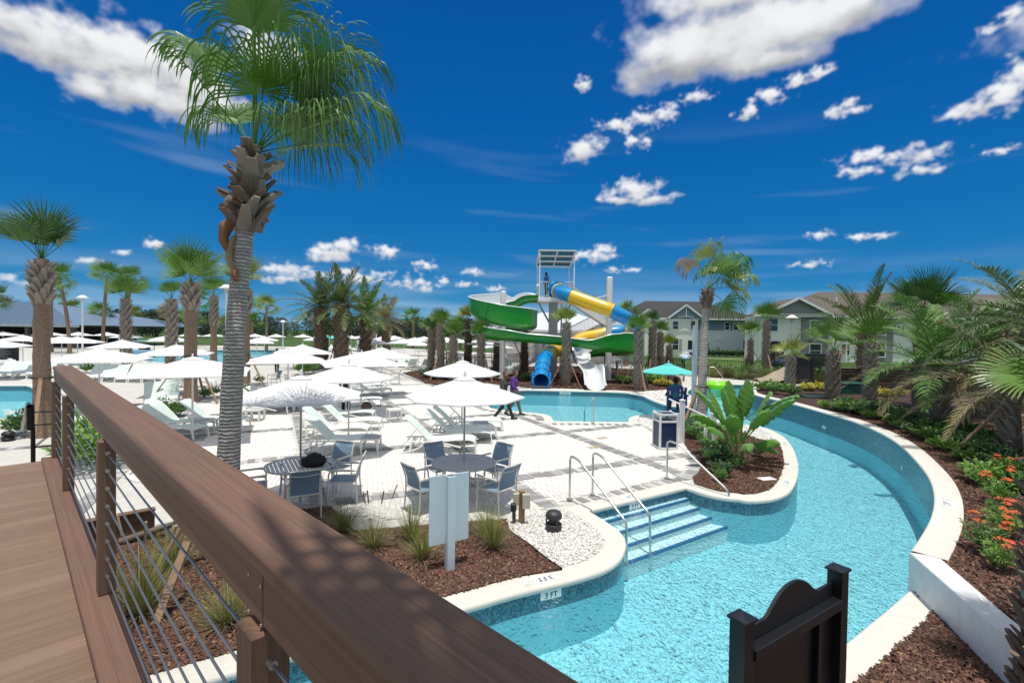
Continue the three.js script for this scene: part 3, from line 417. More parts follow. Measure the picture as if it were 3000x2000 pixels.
const finialG = new THREE.LatheGeometry([[0, 0.11], [0.02, 0.1], [0.026, 0.07], [0.018, 0.05], [0.03, 0.03], [0.035, 0], [0, 0]].map((p) => new THREE.Vector2(...p)), 10);
const ribsOf = (n, R, rot) => merge(Array.from({ length: n }, (_, k) => { const a = rot + (k / n) * 2 * Math.PI; return bar([0.03 * Math.cos(a), 2.30, 0.03 * Math.sin(a)], [R * 0.97 * Math.cos(a), (n === 4 ? 1.925 : 1.955), R * 0.97 * Math.sin(a)], 0.018, 0.02); }));
const ribO = ribsOf(8, 1.14, 0.2), ribS = ribsOf(4, 2.02, Math.PI / 4), hubG = cyl([0, 2.02, 0], [0, 2.12, 0], 0.045, 0.05, 10);
const baseG = new THREE.LatheGeometry([[0, 0.2], [0.03, 0.2], [0.04, 0.13], [0.19, 0.115], [0.25, 0.08], [0.29, 0.075], [0.305, 0.04], [0.305, 0], [0, 0]].map((p) => new THREE.Vector2(...p)), 28), flatBaseG = rbox(0.62, 0.05, 0.62, 0.01, 0, 0.025, 0);
const baseM = mat(0.30, 0.30, 0.29, 0.6);
function umbrella(kind, x, z, label, turn = 0, o = {}) {
  const sq = kind === 'square', t = thing(sq ? 'square_umbrella' : 'round_umbrella', label, 'umbrella', [x, 0, z], turn, o.group);
  part('canopy', sq ? geoS : geoO, o.canopy ?? M.canopy, t); part('pole', cyl([0, 0, 0], [0, 2.38, 0], sq ? 0.026 : 0.02, sq ? 0.026 : 0.02, 10), o.pole ?? M.pole, t); part('finial', finialG, M.white, t, [0, 2.36, 0]);
  if (!o.far) { part('ribs', sq ? ribS : ribO, o.pole ?? M.pole, t); part('hub', hubG, M.white, t); }
  if (o.base) part('base', o.base === 'flat' ? flatBaseG : baseG, baseM, t);
  if (o.scale) t.scale.setScalar(o.scale); return t; }
umbrella('round', -3.860, -8.745, 'white eight sided umbrella through the slatted table that carries the black bag', 0.1);
umbrella('round', -4.167, -12.222, 'white eight sided umbrella on a round grey base between shaded loungers', 0.45, { base: 'round' });
umbrella('round', -0.884, -9.067, 'white eight sided umbrella through the empty slatted table behind the pale blue sign', 0.2);
umbrella('round', -1.45, -14.1, 'white eight sided umbrella just behind the one over the empty table', 0.3, { base: 'round' });
const SQ = [ // x, z, label
  [-9.1, -13.6, 'large white square umbrella left of the tall ringed palm trunk'],
  [-15.66, -18.1, 'large white square umbrella just above the far end of the boardwalk rail'],
  [-16.1, -22.9, 'white square umbrella behind the boot covered palm left of the ringed trunk'],
  [-9.0, -19.2, 'white square umbrella right of the ringed trunk over a dark clothed walker'],
  [-11.4, -26.0, 'white square umbrella in front of the date palm cluster'],
  [-6.3, -23.1, 'white square umbrella behind the one whose pole stands by the leather bag'],
  [-5.7, -18.1, 'white square umbrella whose pole stands by the brown leather bag'],
  [-24.5, -30, 'white square umbrella over the loungers behind the boardwalk rail end'],
  [-33.7, -37, 'white square umbrella in front of the left lamp post'],
  [-36.8, -39, 'white square umbrella just right of the leftmost large palm trunk'],
  [-41, -40, 'white square umbrella just left of the leftmost large palm trunk'], [-30.5, -28, 'white square umbrella cut by the left edge of the picture'] ];
SQ.forEach(([x, z, l], i) => umbrella('square', x, z, l, 0.46, { base: i < 7 ? 'flat' : undefined, pole: M.whitePole, far: i > 7 }));
const FARU = [[-64, -60], [-63, -65], [-60, -66], [-57.7, -68], [-36.8, -51], [-32.5, -45], [-50, -74], [-47, -75], [-42, -78], [-27.5, -53], [-23, -43], [-39, -79], [-35.5, -81], [-23.8, -58], [-30.6, -80], [-27.8, -80], [-25.3, -75], [-23.6, -74], [-16, -54], [-13.3, -46], [-17.8, -65], [-18, -71], [-11.3, -50], [-12.6, -62], [-14, -76], [-6.6, -58], [-1.7, -40], [-3.7, -60], [-9.5, -69], [-1.0, -52], [-20.5, -83], [-46, -57]];
FARU.map(([x, z]) => [x, z, x / -z]).sort((a, b) => a[2] - b[2]).forEach(([x, z], i) => umbrella('square', x, z, `small distant white umbrella, ${ord(i)} from the left of those along the tree line`, 0.46, { far: true, pole: M.whitePole, group: 'distant umbrellas along the tree line' }));
umbrella('round', -8.2, -42, 'small white round umbrella over the distant dining set', 0.2, { far: true, pole: M.whitePole });
{ const tq = phy(0.09, 0.66, 0.60, 0.85, { transmission: 0.25, thickness: 0 });
  const u = umbrella('round', 5.996, -18.224, 'turquoise umbrella shading the blue lifeguard chair', 0.35, { canopy: tq, pole: M.black, scale: 0.9 }); u.rotation.x = 0; umbrella('round', -26.5, -70, 'small turquoise umbrella far off by the date palm trunks', 0.2, { canopy: tq, far: true }); }
{ const t = thing('closed_umbrella', 'closed white umbrella standing far off behind the open ones', 'umbrella', [-42.5, 0, -52]); part('pole', cyl([0, 0, 0], [0, 2.6, 0], 0.03), M.whitePole, t); part('furled_canopy', new THREE.LatheGeometry([[0.02, 0], [0.3, 0.1], [0.24, 0.7], [0.34, 1.1], [0.3, 1.3], [0.02, 1.75]].map((p) => new THREE.Vector2(...p)), 9), M.canopy, t, [0, 0.9, 0]); }

// ---------------------------------------------------------------- loungers, side tables, dining sets
const LNG = (() => { // head at -x, foot at +x, 1.95 long, back raised
  const hingeX = -0.28, top = [-0.92, 0.93], slingRow = (z) => [V3(0.93, 0.315, z), V3(0.84, 0.362, z), V3(0.55, 0.385, z), V3(0.2, 0.352, z), V3(hingeX + 0.1, 0.34, z), V3(hingeX - 0.02, 0.37, z), V3(-0.5, 0.56, z), V3(-0.72, 0.78, z), V3(top[0] + 0.03, top[1] - 0.03, z), V3(top[0] - 0.05, top[1], z)];
  const sling = grid([-0.29, -0.15, 0, 0.15, 0.29].map((z) => { const c = new THREE.CatmullRomCurve3(slingRow(z)).getPoints(22); c.forEach((p) => (p.y -= 0.012 * (1 - (z / 0.29) ** 2))); return c; }));
  const sideRail = (z) => merge([bentTube([[0.95, 0.29, z], [0.82, 0.352, z], [0.5, 0.365, z], [0.1, 0.325, z], [-0.3, 0.31, z], [-0.95, 0.305, z]], 0.022, 7, 0.2)]);
  const arm = (z) => merge([bentTube([[0.55, 0.16, z], [0.1, 0.28, z], [-0.35, 0.33, z]], 0.02, 6, 0.2), bentTube([[-0.35, 0.28, z], [-0.62, 0.10, z], [-0.9, 0.04, z], [-1.02, 0.02, z]], 0.018, 6, 0.15)]);
  const backRail = (z) => bentTube([[hingeX, 0.33, z], [-0.5, 0.555, z], [-0.72, 0.775, z], [top[0], top[1], z]], 0.018, 7, 0.2);
  const strut = merge([-0.22, 0.22].map((z) => bar([-0.62, 0.62, z], [-0.86, 0.31, z], 0.014, 0.014)).concat([cyl([-0.86, 0.31, -0.24], [-0.86, 0.31, 0.24], 0.012)]));
  const legF = (z) => bar([0.90, 0.33, z], [0.965, 0, z], 0.034, 0.05), legB = (z) => bar([-0.72, 0.31, z], [-0.8, 0, z], 0.034, 0.05);
  const slats = merge(Array.from({ length: 5 }, (_, k) => cyl([-0.45 - k * 0.1, 0.30, -0.29], [-0.45 - k * 0.1, 0.30, 0.29], 0.011, 0.011, 5)));
  return { sling, rails: [sideRail(-0.31), sideRail(0.31)], arms: [arm(-0.325), arm(0.325)], back: [backRail(-0.305), backRail(0.305)], strut, legs: [legF(-0.31), legF(0.31), legB(-0.31), legB(0.31)], slats, all: merge([sideRail(-0.31), sideRail(0.31), backRail(-0.305), backRail(0.305), legF(-0.31), legF(0.31), legB(-0.31), legB(0.31), arm(-0.325), arm(0.325), strut].map((g) => g.clone())) }; })();
function lounger(x, z, turn, label, near = true, group) { const t = thing('sun_lounger', label, 'lounger', [x, 0, z], turn, group);
  part('sling', LNG.sling, M.sling, t);
  if (near) { LNG.rails.forEach((g) => part('side_rail', g, M.frame, t)); LNG.back.forEach((g) => part('back_rail', g, M.frame, t)); LNG.arms.forEach((g) => part('curved_brace', g, M.frame, t)); LNG.legs.forEach((g) => part('leg', g, M.frame, t)); part('back_strut', LNG.strut, M.frame, t); part('cross_slats', LNG.slats, M.frame, t); } else part('frame', LNG.all, M.frame, t);
  return t; }
const footAt = (p, turn) => [p[0] - 0.95 * Math.cos(turn), p[1] + 0.95 * Math.sin(turn)]; // centre of a lounger whose foot end stands there
const TA = 0.46; // most loungers point along one line of the paving
const LN = [
  [[-3.515, -12.760], 0.1, 'shaded lounger nearest the round grey umbrella base'], [[-4.210, -14.211], 0.1, 'lounger half hidden behind the shaded one by the grey umbrella base'],
  [[-4.180, -15.384], 0.12, 'sunlit lounger with curved white arms left of the low white side table'], [[-4.838, -16.936], 0.14, 'shaded lounger directly behind the sunlit one by the low side table'],
  [[-5.354, -18.644], 0.15, 'shaded lounger with the brown leather bag on its foot end'], [[-5.469, -20.193], 0.17, 'sunlit lounger behind the leather bag'],
  [[-5.886, -23.496], 0.2, 'shaded lounger with olive rails farthest back in the middle row'], [[-6.710, -25.520], 0.2, 'sunlit lounger at the very back of the middle row'],
  [[-0.928, -12.845], 0.06, 'sunlit lounger nearest the empty slatted table'], [[-0.549, -13.869], 0.08, 'sunlit lounger second from the empty slatted table'],
  [[-0.447, -14.574], 0.10, 'shaded lounger third from the empty slatted table'], [[-0.282, -15.668], 0.12, 'pale lounger nearest the two walking men'],
  [[-8.931, -13.722], -0.05, 'shaded lounger nearest the boardwalk under the large square umbrella'], [[-9.225, -14.667], 0.0, 'shaded lounger behind the low table under the large square umbrella'], [[-8.479, -15.257], 0.12, 'lounger whose foot end shows right of the ringed palm trunk'],
  [[-8.357, -18.061], 0.1, 'sunlit lounger right of the ringed trunk with a shaded one behind'], [[-8.547, -19.071], 0.1, 'shaded lounger behind the sunlit one right of the ringed trunk'], [[-16.256, -26.062], 0.2, 'lounger seen past the brace of the boot covered palm'] ];
LN.forEach(([p, a, l]) => { const c = footAt(p, a); lounger(c[0], c[1], a, l); });
[[-14.714, -18.934], [-14.775, -19.852]].forEach((p, i) => lounger(p[0] + 0.3, p[1] - 0.3, -0.9 - i * 0.1, ['dark backed lounger seen from behind just over the rail', 'dark backed lounger seen from behind, right of its twin over the rail'][i]));
{ let k = 0; const row = (n, x0, z0, dx, dz, a, text) => { for (let i = 0; i < n; i++) lounger(x0 + dx * i, z0 + dz * i, a + 0.04 * ((i * 7) % 3 - 1), `${text}, ${ord(i)} from the left`, false); };
  row(8, -24.877, -28.254, 0.78, 0.02, -1.35, 'mint lounger in the row behind the rail, foot to camera'); row(4, -31.426, -29.397, 0.85, 0.0, -1.25, 'mint lounger beyond the left pool at the picture edge'); row(4, -33.5, -33, 1.0, -0.1, 0.6, 'shaded mint lounger under the umbrellas at far left');
  row(3, -20.6, -16.8, 1.1, 0.5, 2.6, 'lounger on the near side of the left pool'); row(6, -29, -73, 1.3, 0, -1.5, 'tiny mint lounger across the far pool'); row(6, -13.8, -43, 1.0, 0.15, -1.3, 'small mint lounger right of the date palms'); row(3, -8.5, -40, 1.05, -0.2, 2.2, 'small mint lounger facing away near the distant dining set'); row(4, -3.2, -38.4, 1.0, -0.2, -1.4, 'small lounger glimpsed between the palm trunks left of the slide'); }
const slatTop = (w, d, n) => Array.from({ length: n }, (_, k) => rbox((w / n) * 0.86, 0.02, d, 0.003, -w / 2 + (k + 0.5) * (w / n), 0, 0));
const sideSlats = slatTop(0.46, 0.46, 8), sideLeg = rbox(0.045, 0.40, 0.045, 0.004, 0, 0.20, 0), sideApron = merge([box(0.46, 0.04, 0.02, 0, 0.385, 0.225), box(0.46, 0.04, 0.02, 0, 0.385, -0.225), box(0.02, 0.04, 0.42, 0.225, 0.385, 0), box(0.02, 0.04, 0.42, -0.225, 0.385, 0)]);
function sideTable(x, z, a, label, top = M.tableTop) { const t = thing('side_table', label, 'side table', [x, 0, z], a); sideSlats.forEach((g) => part('slat', g, top, t, [0, 0.415, 0])); part('apron', sideApron, M.frame, t); for (const sx of [-1, 1]) for (const sz of [-1, 1]) part('leg', sideLeg, M.frame, t, [sx * 0.21, 0, sz * 0.21]); }
sideTable(-3.658, -12.473, 0.1, 'grey slatted side table beside the shaded lounger and umbrella base'); sideTable(-4.177, -16.989, 0.5, 'low white side table standing free between loungers and walkway', M.frame); sideTable(-0.929, -14.726, 0.1, 'grey slatted side table between the right hand loungers'); sideTable(-9.402, -14.527, 0.05, 'shaded side table at the foot of the large square umbrella pole'); sideTable(-8.929, -16.665, 0.1, 'white side table right of the ringed trunk', M.frame); sideTable(-8.870, -16.489, 0.1, 'white side table below the umbrella with palm shadows', M.frame);
// round slatted tables
function diningTable(x, z, a, label) { const t = thing('slatted_table', label, 'table', [x, 0, z], a), R = 0.61;
  const n = 17, w = (2 * (R - 0.035)) / n; for (let k = 0; k < n; k++) { const xc = -R + 0.035 + (k + 0.5) * w, L = 2 * Math.sqrt(Math.max(0.01, (R - 0.03) ** 2 - xc * xc)); if (Math.abs(xc) < 0.02) { for (const s of [-1, 1]) part('slat', rbox(w * 0.8, 0.018, L / 2 - 0.03, 0.002), M.tableTop, t, [xc, 0.715, s * (L / 4 + 0.015)]); } else part('slat', rbox(w * 0.8, 0.018, L, 0.002), M.tableTop, t, [xc, 0.715, 0]); }
  const rim = new THREE.TorusGeometry(R - 0.012, 0.019, 8, 48).rotateX(Math.PI / 2); part('rim', rim, M.tableTop, t, [0, 0.712, 0]);
  part('pole_collar', new THREE.TorusGeometry(0.032, 0.008, 6, 16).rotateX(Math.PI / 2), M.tableTop, t, [0, 0.725, 0]);
  for (let k = 0; k < 4; k++) { const b = 0.785 + (k * Math.PI) / 2, c = Math.cos(b), s = Math.sin(b); part('leg', bentTube([[c * 0.42, 0.70, s * 0.42], [c * 0.40, 0.42, s * 0.40], [c * 0.46, 0, s * 0.46]], 0.02, 8, 0.25), M.chairFrame, t); }
  part('stretcher', merge([0, 1].map((k) => bar([-0.38 * Math.cos(0.785 + k * 1.571), 0.42, -0.38 * Math.sin(0.785 + k * 1.571)], [0.38 * Math.cos(0.785 + k * 1.571), 0.42, 0.38 * Math.sin(0.785 + k * 1.571)], 0.03, 0.03))), M.chairFrame, t); return t; }
diningTable(-3.860, -8.745, 0.55, 'round grey slatted table with a black bag on it'); diningTable(-0.884, -9.067, 0.6, 'round grey slatted table with nothing on it behind the pale blue sign');
const CH = (() => { // faces -z (towards the table), back at +z
  const seat = grid([-0.22, -0.11, 0, 0.11, 0.22].map((x) => new THREE.CatmullRomCurve3([V3(x, 0.425, -0.24), V3(x, 0.435, -0.1), V3(x, 0.415, 0.1), V3(x, 0.43, 0.21)]).getPoints(8))), back = grid([-0.22, -0.11, 0, 0.11, 0.22].map((x) => { const c = new THREE.CatmullRomCurve3([V3(x, 0.46, 0.225), V3(x, 0.6, 0.235), V3(x, 0.75, 0.29), V3(x, 0.87, 0.35)]).getPoints(8); c.forEach((p) => (p.z += 0.018 * (1 - (x / 0.22) ** 2))); return c; }));
  const side = (s) => bentTube([[s * 0.25, 0, 0.27], [s * 0.245, 0.42, 0.235], [s * 0.24, 0.6, 0.245], [s * 0.235, 0.74, 0.295], [s * 0.23, 0.885, 0.355]], 0.014, 7, 0.12);
  const front = (s) => bentTube([[s * 0.265, 0, -0.255], [s * 0.265, 0.635, -0.235], [s * 0.27, 0.65, -0.1], [s * 0.27, 0.64, 0.24]], 0.0145, 7, 0.05);
  const armCap = (s) => bar([s * 0.27, 0.662, -0.25], [s * 0.27, 0.652, 0.2], 0.045, 0.018), rail = merge([cyl([-0.25, 0.43, -0.24], [0.25, 0.43, -0.24], 0.013), cyl([-0.245, 0.43, 0.215], [0.245, 0.43, 0.215], 0.013), cyl([-0.25, 0.425, -0.24], [-0.245, 0.425, 0.215], 0.013), cyl([0.25, 0.425, -0.24], [0.245, 0.425, 0.215], 0.013)]), topBar = merge([cyl([-0.23, 0.88, 0.353], [0.23, 0.88, 0.353], 0.012), bentTube([[-0.23, 0.8, 0.32], [0, 0.775, 0.335], [0.23, 0.8, 0.32]], 0.008, 6, 0.1)]);
  return { seat, back, side: [side(-1), side(1)], front: [front(-1), front(1)], arm: [armCap(-1), armCap(1)], rail, topBar, all: merge([side(-1), side(1), front(-1), front(1), armCap(-1), armCap(1), rail.clone(), topBar.clone()]) }; })();
function chair(x, z, turn, label, near = true, slingM = M.blueSling, group) { const t = thing('patio_chair', label, 'chair', [x, 0, z], turn, group); part('seat', CH.seat, slingM, t); part('backrest', CH.back, slingM, t);
  if (near) { CH.side.forEach((g) => part('rear_leg', g, M.chairFrame, t)); CH.front.forEach((g) => part('front_leg', g, M.chairFrame, t)); CH.arm.forEach((g) => part('armrest', g, M.chairFrame, t)); part('seat_rail', CH.rail, M.chairFrame, t); part('back_bar', CH.topBar, M.chairFrame, t); } else part('frame', CH.all, M.chairFrame, t); return t; }
const around = (cx, cz, deg, d) => { const a = (deg * Math.PI) / 180; return [cx + d * Math.sin(a), cz + d * Math.cos(a), a]; };
{ const [x1, z1] = [-3.860, -8.745], [x2, z2] = [-0.884, -9.067];
  const put = (x, z, deg, d, l) => chair(...around(x, z, deg, d), l);
  put(x1, z1, 28, 0.72, 'blue sling chair with its back to the camera at the bag table'); put(x1, z1, 100, 0.78, 'blue sling chair on the right side of the bag table'); put(x1, z1, 162, 0.92, 'blue sling chair behind the black bag'); put(x1, z1, -62, 0.8, 'blue sling chair at the bag table half hidden by the rail');
  put(x2, z2, -48, 0.86, 'blue sling chair at the near left of the empty table'); put(x2, z2, 50, 0.86, 'blue sling chair at the near right of the empty table'); put(x2, z2, -140, 0.8, 'blue sling chair at the far left of the empty table'); put(x2, z2, 140, 0.84, 'blue sling chair at the far right of the empty table');
  [[-7.6, -27.5], [-7.0, -28.6], [-8.5, -28.3], [-9.1, -29.3]].forEach(([x, z], i) => chair(x, z, i * 1.7, `small grey chair of the distant dining set, ${ord(i)} of four`, false, mat(0.2, 0.24, 0.23, 0.7)));
  diningTable(-8.0, -28.4, 0, 'distant slatted table among grey chairs'); chair(-13.2, -26.5, 2.4, 'small grey blue chair left of the dark clothed walker', false); }
// things on tables and loungers
{ const [x1, z1] = [-3.860, -8.745], blk = mat(0.008, 0.008, 0.009, 0.75, { bumpMap: rep(T.fine, 3), bumpScale: 0.003 });
  const b = thing('black_backpack', 'black backpack lying on the slatted table', 'bag', [x1 + 0.28, 0.724, z1 + 0.1], 0.3); const g = new THREE.SphereGeometry(1, 36, 26), p = g.attributes.position; for (let i = 0; i < p.count; i++) { let x = p.getX(i), y = p.getY(i), z = p.getZ(i); const f = 1 + 0.09 * Math.sin(x * 7 + y * 4) * Math.cos(z * 6) + 0.05 * Math.sin(y * 17); y = y < -0.62 ? -0.62 : y; p.setXYZ(i, x * f * 0.215 * (1 - 0.2 * Math.max(0, y)), (y + 0.62) * 0.135 * f, z * f * 0.16); } g.computeVertexNormals(); part('pack', g, blk, b);
  part('pocket', new THREE.SphereGeometry(0.11, 18, 12).scale(1.15, 0.8, 0.75), blk, b, [0.02, 0.085, 0.10]); part('strap', tube([[0.17, 0.07, 0.05], [0.26, 0.055, 0.06], [0.31, 0.01, 0.05], [0.325, -0.1, 0.06], [0.33, -0.17, 0.05]], 0.009, 6), blk, b); part('handle', tube([[-0.06, 0.19, 0], [0, 0.235, 0], [0.07, 0.19, 0]], 0.01, 6), blk, b);
  const c = solo('brown_cap', new THREE.SphereGeometry(0.09, 18, 9, 0, 6.283, 0, 1.6).scale(1.2, 0.62, 1), mat(0.05, 0.032, 0.025, 0.9), 'small brown cap beside the umbrella pole on the bag table', 'cap', undefined, [x1 + 0.06, 0.726, z1 - 0.16]);
  const lp = [-5.207, -17.147], l = thing('leather_bag', 'brown leather handbag on the foot of a shaded lounger', 'bag', [lp[0], 0.385, lp[1]], 0.2), lm = mat(0.07, 0.028, 0.018, 0.5); const hb = new THREE.SphereGeometry(1, 24, 16), q = hb.attributes.position; for (let i = 0; i < q.count; i++) { const y = q.getY(i); q.setXYZ(i, q.getX(i) * 0.19 * (1 - 0.25 * y), (Math.max(-0.75, y) + 0.75) * 0.15, q.getZ(i) * 0.09 * (1 - 0.4 * y)); } hb.computeVertexNormals(); part('body', hb, lm, l); part('handle', tube([[-0.1, 0.22, 0], [-0.06, 0.36, 0], [0.06, 0.36, 0], [0.1, 0.22, 0]], 0.01, 6), lm, l); }

// ---------------------------------------------------------------- vegetation
const DOWN = V3(0, -1, 0);
function strip(out, pts, sides, widths) { // a ribbon ending in a point
  const n = pts.length, L = [], R = []; for (let i = 0; i < n; i++) { L.push(pts[i].clone().addScaledVector(sides[i], widths[i] / 2)); R.push(pts[i].clone().addScaledVector(sides[i], -widths[i] / 2)); }
  for (let i = 0; i < n - 1; i++) { out.push(L[i], R[i], L[i + 1]); if (widths[i + 1] > 1e-4) out.push(R[i], R[i + 1], L[i + 1]); } }
function soup(tris) { const p = new Float32Array(tris.length * 3), uv = new Float32Array(tris.length * 2); tris.forEach((v, i) => { p[i * 3] = v.x; p[i * 3 + 1] = v.y; p[i * 3 + 2] = v.z; }); const g = new THREE.BufferGeometry(); g.setAttribute('position', new THREE.BufferAttribute(p, 3)); g.setAttribute('uv', new THREE.BufferAttribute(uv, 2)); g.computeVertexNormals(); return g; }
// costapalmate fan leaf: petiole rises along +x at elevation el (radians), blades droop with gravity
function fanLeaf(o) { const r = rng(o.seed ?? 1), out = [], el = o.el, pet = o.pet, m = 6; let p = V3(0, 0, 0), d = V3(Math.cos(el), Math.sin(el), 0), S = V3(0, 0, 1); const pts = [p.clone()], sd = [S.clone()], w = [0.045];
  for (let i = 0; i < m; i++) { p.addScaledVector(d, pet / m); d.addScaledVector(DOWN, (o.petBend ?? 0.25) / m).normalize(); pts.push(p.clone()); sd.push(S); w.push(0.034 - 0.012 * (i / m)); } strip(out, pts, sd, w);
  const up = pts.map((q) => q.clone()); const NN = S.clone().cross(d).normalize().negate(); strip(out, up, sd.map(() => NN), w.map((v) => v * 0.7));
  const N = d.clone().cross(S).normalize().multiplyScalar(-1); if (N.y < 0) N.negate(); const roll = o.roll ?? (r() - 0.5) * 1.5; N.applyAxisAngle(d, roll); S.applyAxisAngle(d, roll);
  const n = o.n, sp = o.spread, dphi = (2 * sp) / (n - 1), mm = o.segs ?? 6;
  for (let k = 0; k < n; k++) { const f = -sp + k * dphi + (r() - 0.5) * dphi * 0.4, c = Math.cos(f), s = Math.sin(f); let q = p.clone().addScaledVector(d, -0.06 * (1 - c)), e = d.clone().multiplyScalar(c).addScaledVector(S, s).addScaledVector(N, (o.fold ?? 0.25) * Math.abs(s)).normalize();
    const L = o.L * (0.72 + 0.28 * Math.cos(f * 0.62)) * (0.88 + 0.2 * r()), P = [], D = [], W = []; const droop = (o.droop ?? 0.5) * (0.7 + 0.6 * r());
    for (let i = 0; i <= mm; i++) { const t = i / mm; P.push(q.clone()); const side = e.clone().cross(N).normalize(); D.push(side); const base = 2 * Math.sin(dphi / 2) * t * L * 1.08; W.push(i === mm ? 0 : Math.min(base + 0.004, (o.w ?? 0.045) * (1 - 0.55 * t)));
      q.addScaledVector(e, L / mm); e.addScaledVector(DOWN, (o.hang ? (t < 0.36 ? 0.12 : 2.9) : t * t * 2.2) * droop / mm * 3).normalize(); if (o.wind) e.addScaledVector(V3(...o.wind), t * 0.5 / mm).normalize(); }
    strip(out, P, D, W); }
  return soup(out); }
function pinnateLeaf(o) { const r = rng(o.seed ?? 1), out = [], m = 14; let p = V3(0, 0, 0), d = V3(Math.cos(o.el), Math.sin(o.el), 0); const S = V3(0, 0, 1), P = [], D = [];
  for (let i = 0; i <= m; i++) { P.push(p.clone()); D.push(d.clone()); p.addScaledVector(d, o.L / m); d.addScaledVector(DOWN, (o.arch ?? 0.9) / m * (0.4 + 1.2 * i / m)).normalize(); }
  strip(out, P, P.map(() => S), P.map((_, i) => (i === m ? 0 : 0.05 * (1 - i / m) + 0.008))); strip(out, P, D.map((e) => S.clone().cross(e)), P.map((_, i) => (i === m ? 0 : 0.035 * (1 - i / m) + 0.006)));
  const n = o.n; for (let k = 0; k < n; k++) { const t = 0.14 + (0.86 * k) / (n - 1), i = Math.min(m - 1, Math.floor(t * m)), f = t * m - i, b = P[i].clone().lerp(P[i + 1], f), T = D[i], Nn = S.clone().cross(T).normalize(); if (Nn.y < 0) Nn.negate();
    const l = o.l * Math.pow(Math.sin(Math.PI * Math.min(1, 0.16 + t * 0.80)), 0.7) * (0.85 + 0.3 * r());
    for (const s of [-1, 1]) { const a = 0.95 - 0.45 * t + (r() - 0.5) * 0.25; let e = T.clone().multiplyScalar(Math.cos(a)).addScaledVector(S, s * Math.sin(a)).addScaledVector(Nn, (o.lift ?? 0.3) + (r() - 0.5) * 0.5).normalize(); const q = b.clone(), pp = [q.clone()], ww = [0.012], ss = [];
      for (let j = 0; j < 3; j++) { ss.push(e.clone().cross(Nn).normalize()); q.addScaledVector(e, l / 3); e.addScaledVector(DOWN, (o.droop ?? 0.35) * (j + 0.5) / 2).normalize(); pp.push(q.clone()); ww.push(j === 2 ? 0 : (o.w ?? 0.026) * (1 - 0.25 * j)); } ss.push(ss[2]); strip(out, pp, ss, ww); } }
  return soup(out); }
const leafCache = {};
function leafGeo(kind, el, o) { const key = kind + el.toFixed(2) + JSON.stringify(o); return (leafCache[key] ??= kind === 'fan' ? fanLeaf({ ...o, el }) : pinnateLeaf({ ...o, el })); }
function crownList(c) { const r = rng(c.seed ?? 3), list = []; for (let k = 0; k < c.n; k++) { const t = (k + 0.5) / c.n, el = c.elMax + (c.elMin - c.elMax) * Math.pow(t, c.pow ?? 0.9) + (r() - 0.5) * 0.12, az = k * 2.39996 + (r() - 0.5) * 0.5; const q = Math.round(el / 0.22) * 0.22; list.push({ el: q, az, s: (0.85 + 0.3 * r()) * (c.size ?? 1), v: Math.floor(r() * 4), t }); } return list; }
const FAN = { n: 19, L: 1.0, pet: 0.6, spread: 1.25, droop: 0.4, w: 0.056, petBend: 0.12 }, PIN = { L: 2.6, l: 0.42, n: 44, arch: 0.9, droop: 0.3, w: 0.028 };
const crownCache = {};
function crownGeo(c) { const key = JSON.stringify(c); if (crownCache[key]) return crownCache[key]; const gs = crownList(c).map((f) => leafGeo(c.kind, f.el, { ...(c.kind === 'fan' ? FAN : PIN), ...c.leaf, seed: 5 + f.v }).clone().scale(f.s, f.s, f.s).rotateY(f.az)); return (crownCache[key] = merge(gs)); }
function trunkGeo(h, r0, r1, lean, o = {}) { const rows = [], n = 14, m = Math.max(8, Math.round(h * (o.dens ?? 5))), R = rng(o.seed ?? 2), ph = R() * 9; for (let i = 0; i <= m; i++) { const t = i / m, y = h * t, row = [], flare = 1 + 0.35 * Math.exp(-t * h * 3.2), rr = (r0 + (r1 - r0) * t) * flare; for (let k = 0; k < n; k++) { const a = (k / n) * 2 * Math.PI, q = rr * (1 + (o.bump ?? 0.05) * PN.noise(Math.cos(a) * 1.5 + ph, y * 3, Math.sin(a) * 1.5) * 2); row.push(V3(lean[0] * t * t + Math.cos(a) * q, y, lean[1] * t * t + Math.sin(a) * q)); } rows.push(row); }
  const g = grid(rows, true), u = g.attributes.uv; for (let i = 0; i <= m; i++) for (let k = 0; k < n; k++) u.setXY(i * n + k, (k < n / 2 ? k : n - k) / n * 2, (h * i) / m); return g; }
const bootG = (() => { const s = new THREE.BoxGeometry(0.115, 0.24, 0.05, 1, 3, 1), p = s.attributes.position; for (let i = 0; i < p.count; i++) { const y = p.getY(i), t = (y + 0.12) / 0.24; p.setX(i, p.getX(i) * (1.15 - 0.62 * t)); p.setZ(i, p.getZ(i) * (1 - 0.45 * t) + 0.075 * t * t); } s.computeVertexNormals(); return clean(s); })();
function bootList(h0, h1, rad, lean, h, seed, big = 1) { const r = rng(seed), out = [], rows = Math.round((h1 - h0) / (0.105 * big)); for (let j = 0; j < rows; j++) for (let k = 0; k < 6; k++) { const y = h0 + ((h1 - h0) * (j + r() * 0.3)) / rows, t = y / h, a = ((k + (j % 2) * 0.5) / 6) * 6.283 + j * 0.22 + (r() - 0.5) * 0.15, rr = rad(y); out.push({ y, a, x: lean[0] * t * t + Math.cos(a) * rr, z: lean[1] * t * t + Math.sin(a) * rr, s: big * (0.85 + 0.4 * r()), tilt: 0.12 + 0.35 * r() * (0.5 + 0.6 * (j / rows)) }); } return out; }
function placeBoot(b) { return bootG.clone().scale(b.s, b.s, b.s).rotateX(b.tilt).rotateY(Math.PI / 2 - b.a).translate(b.x, b.y, b.z); }
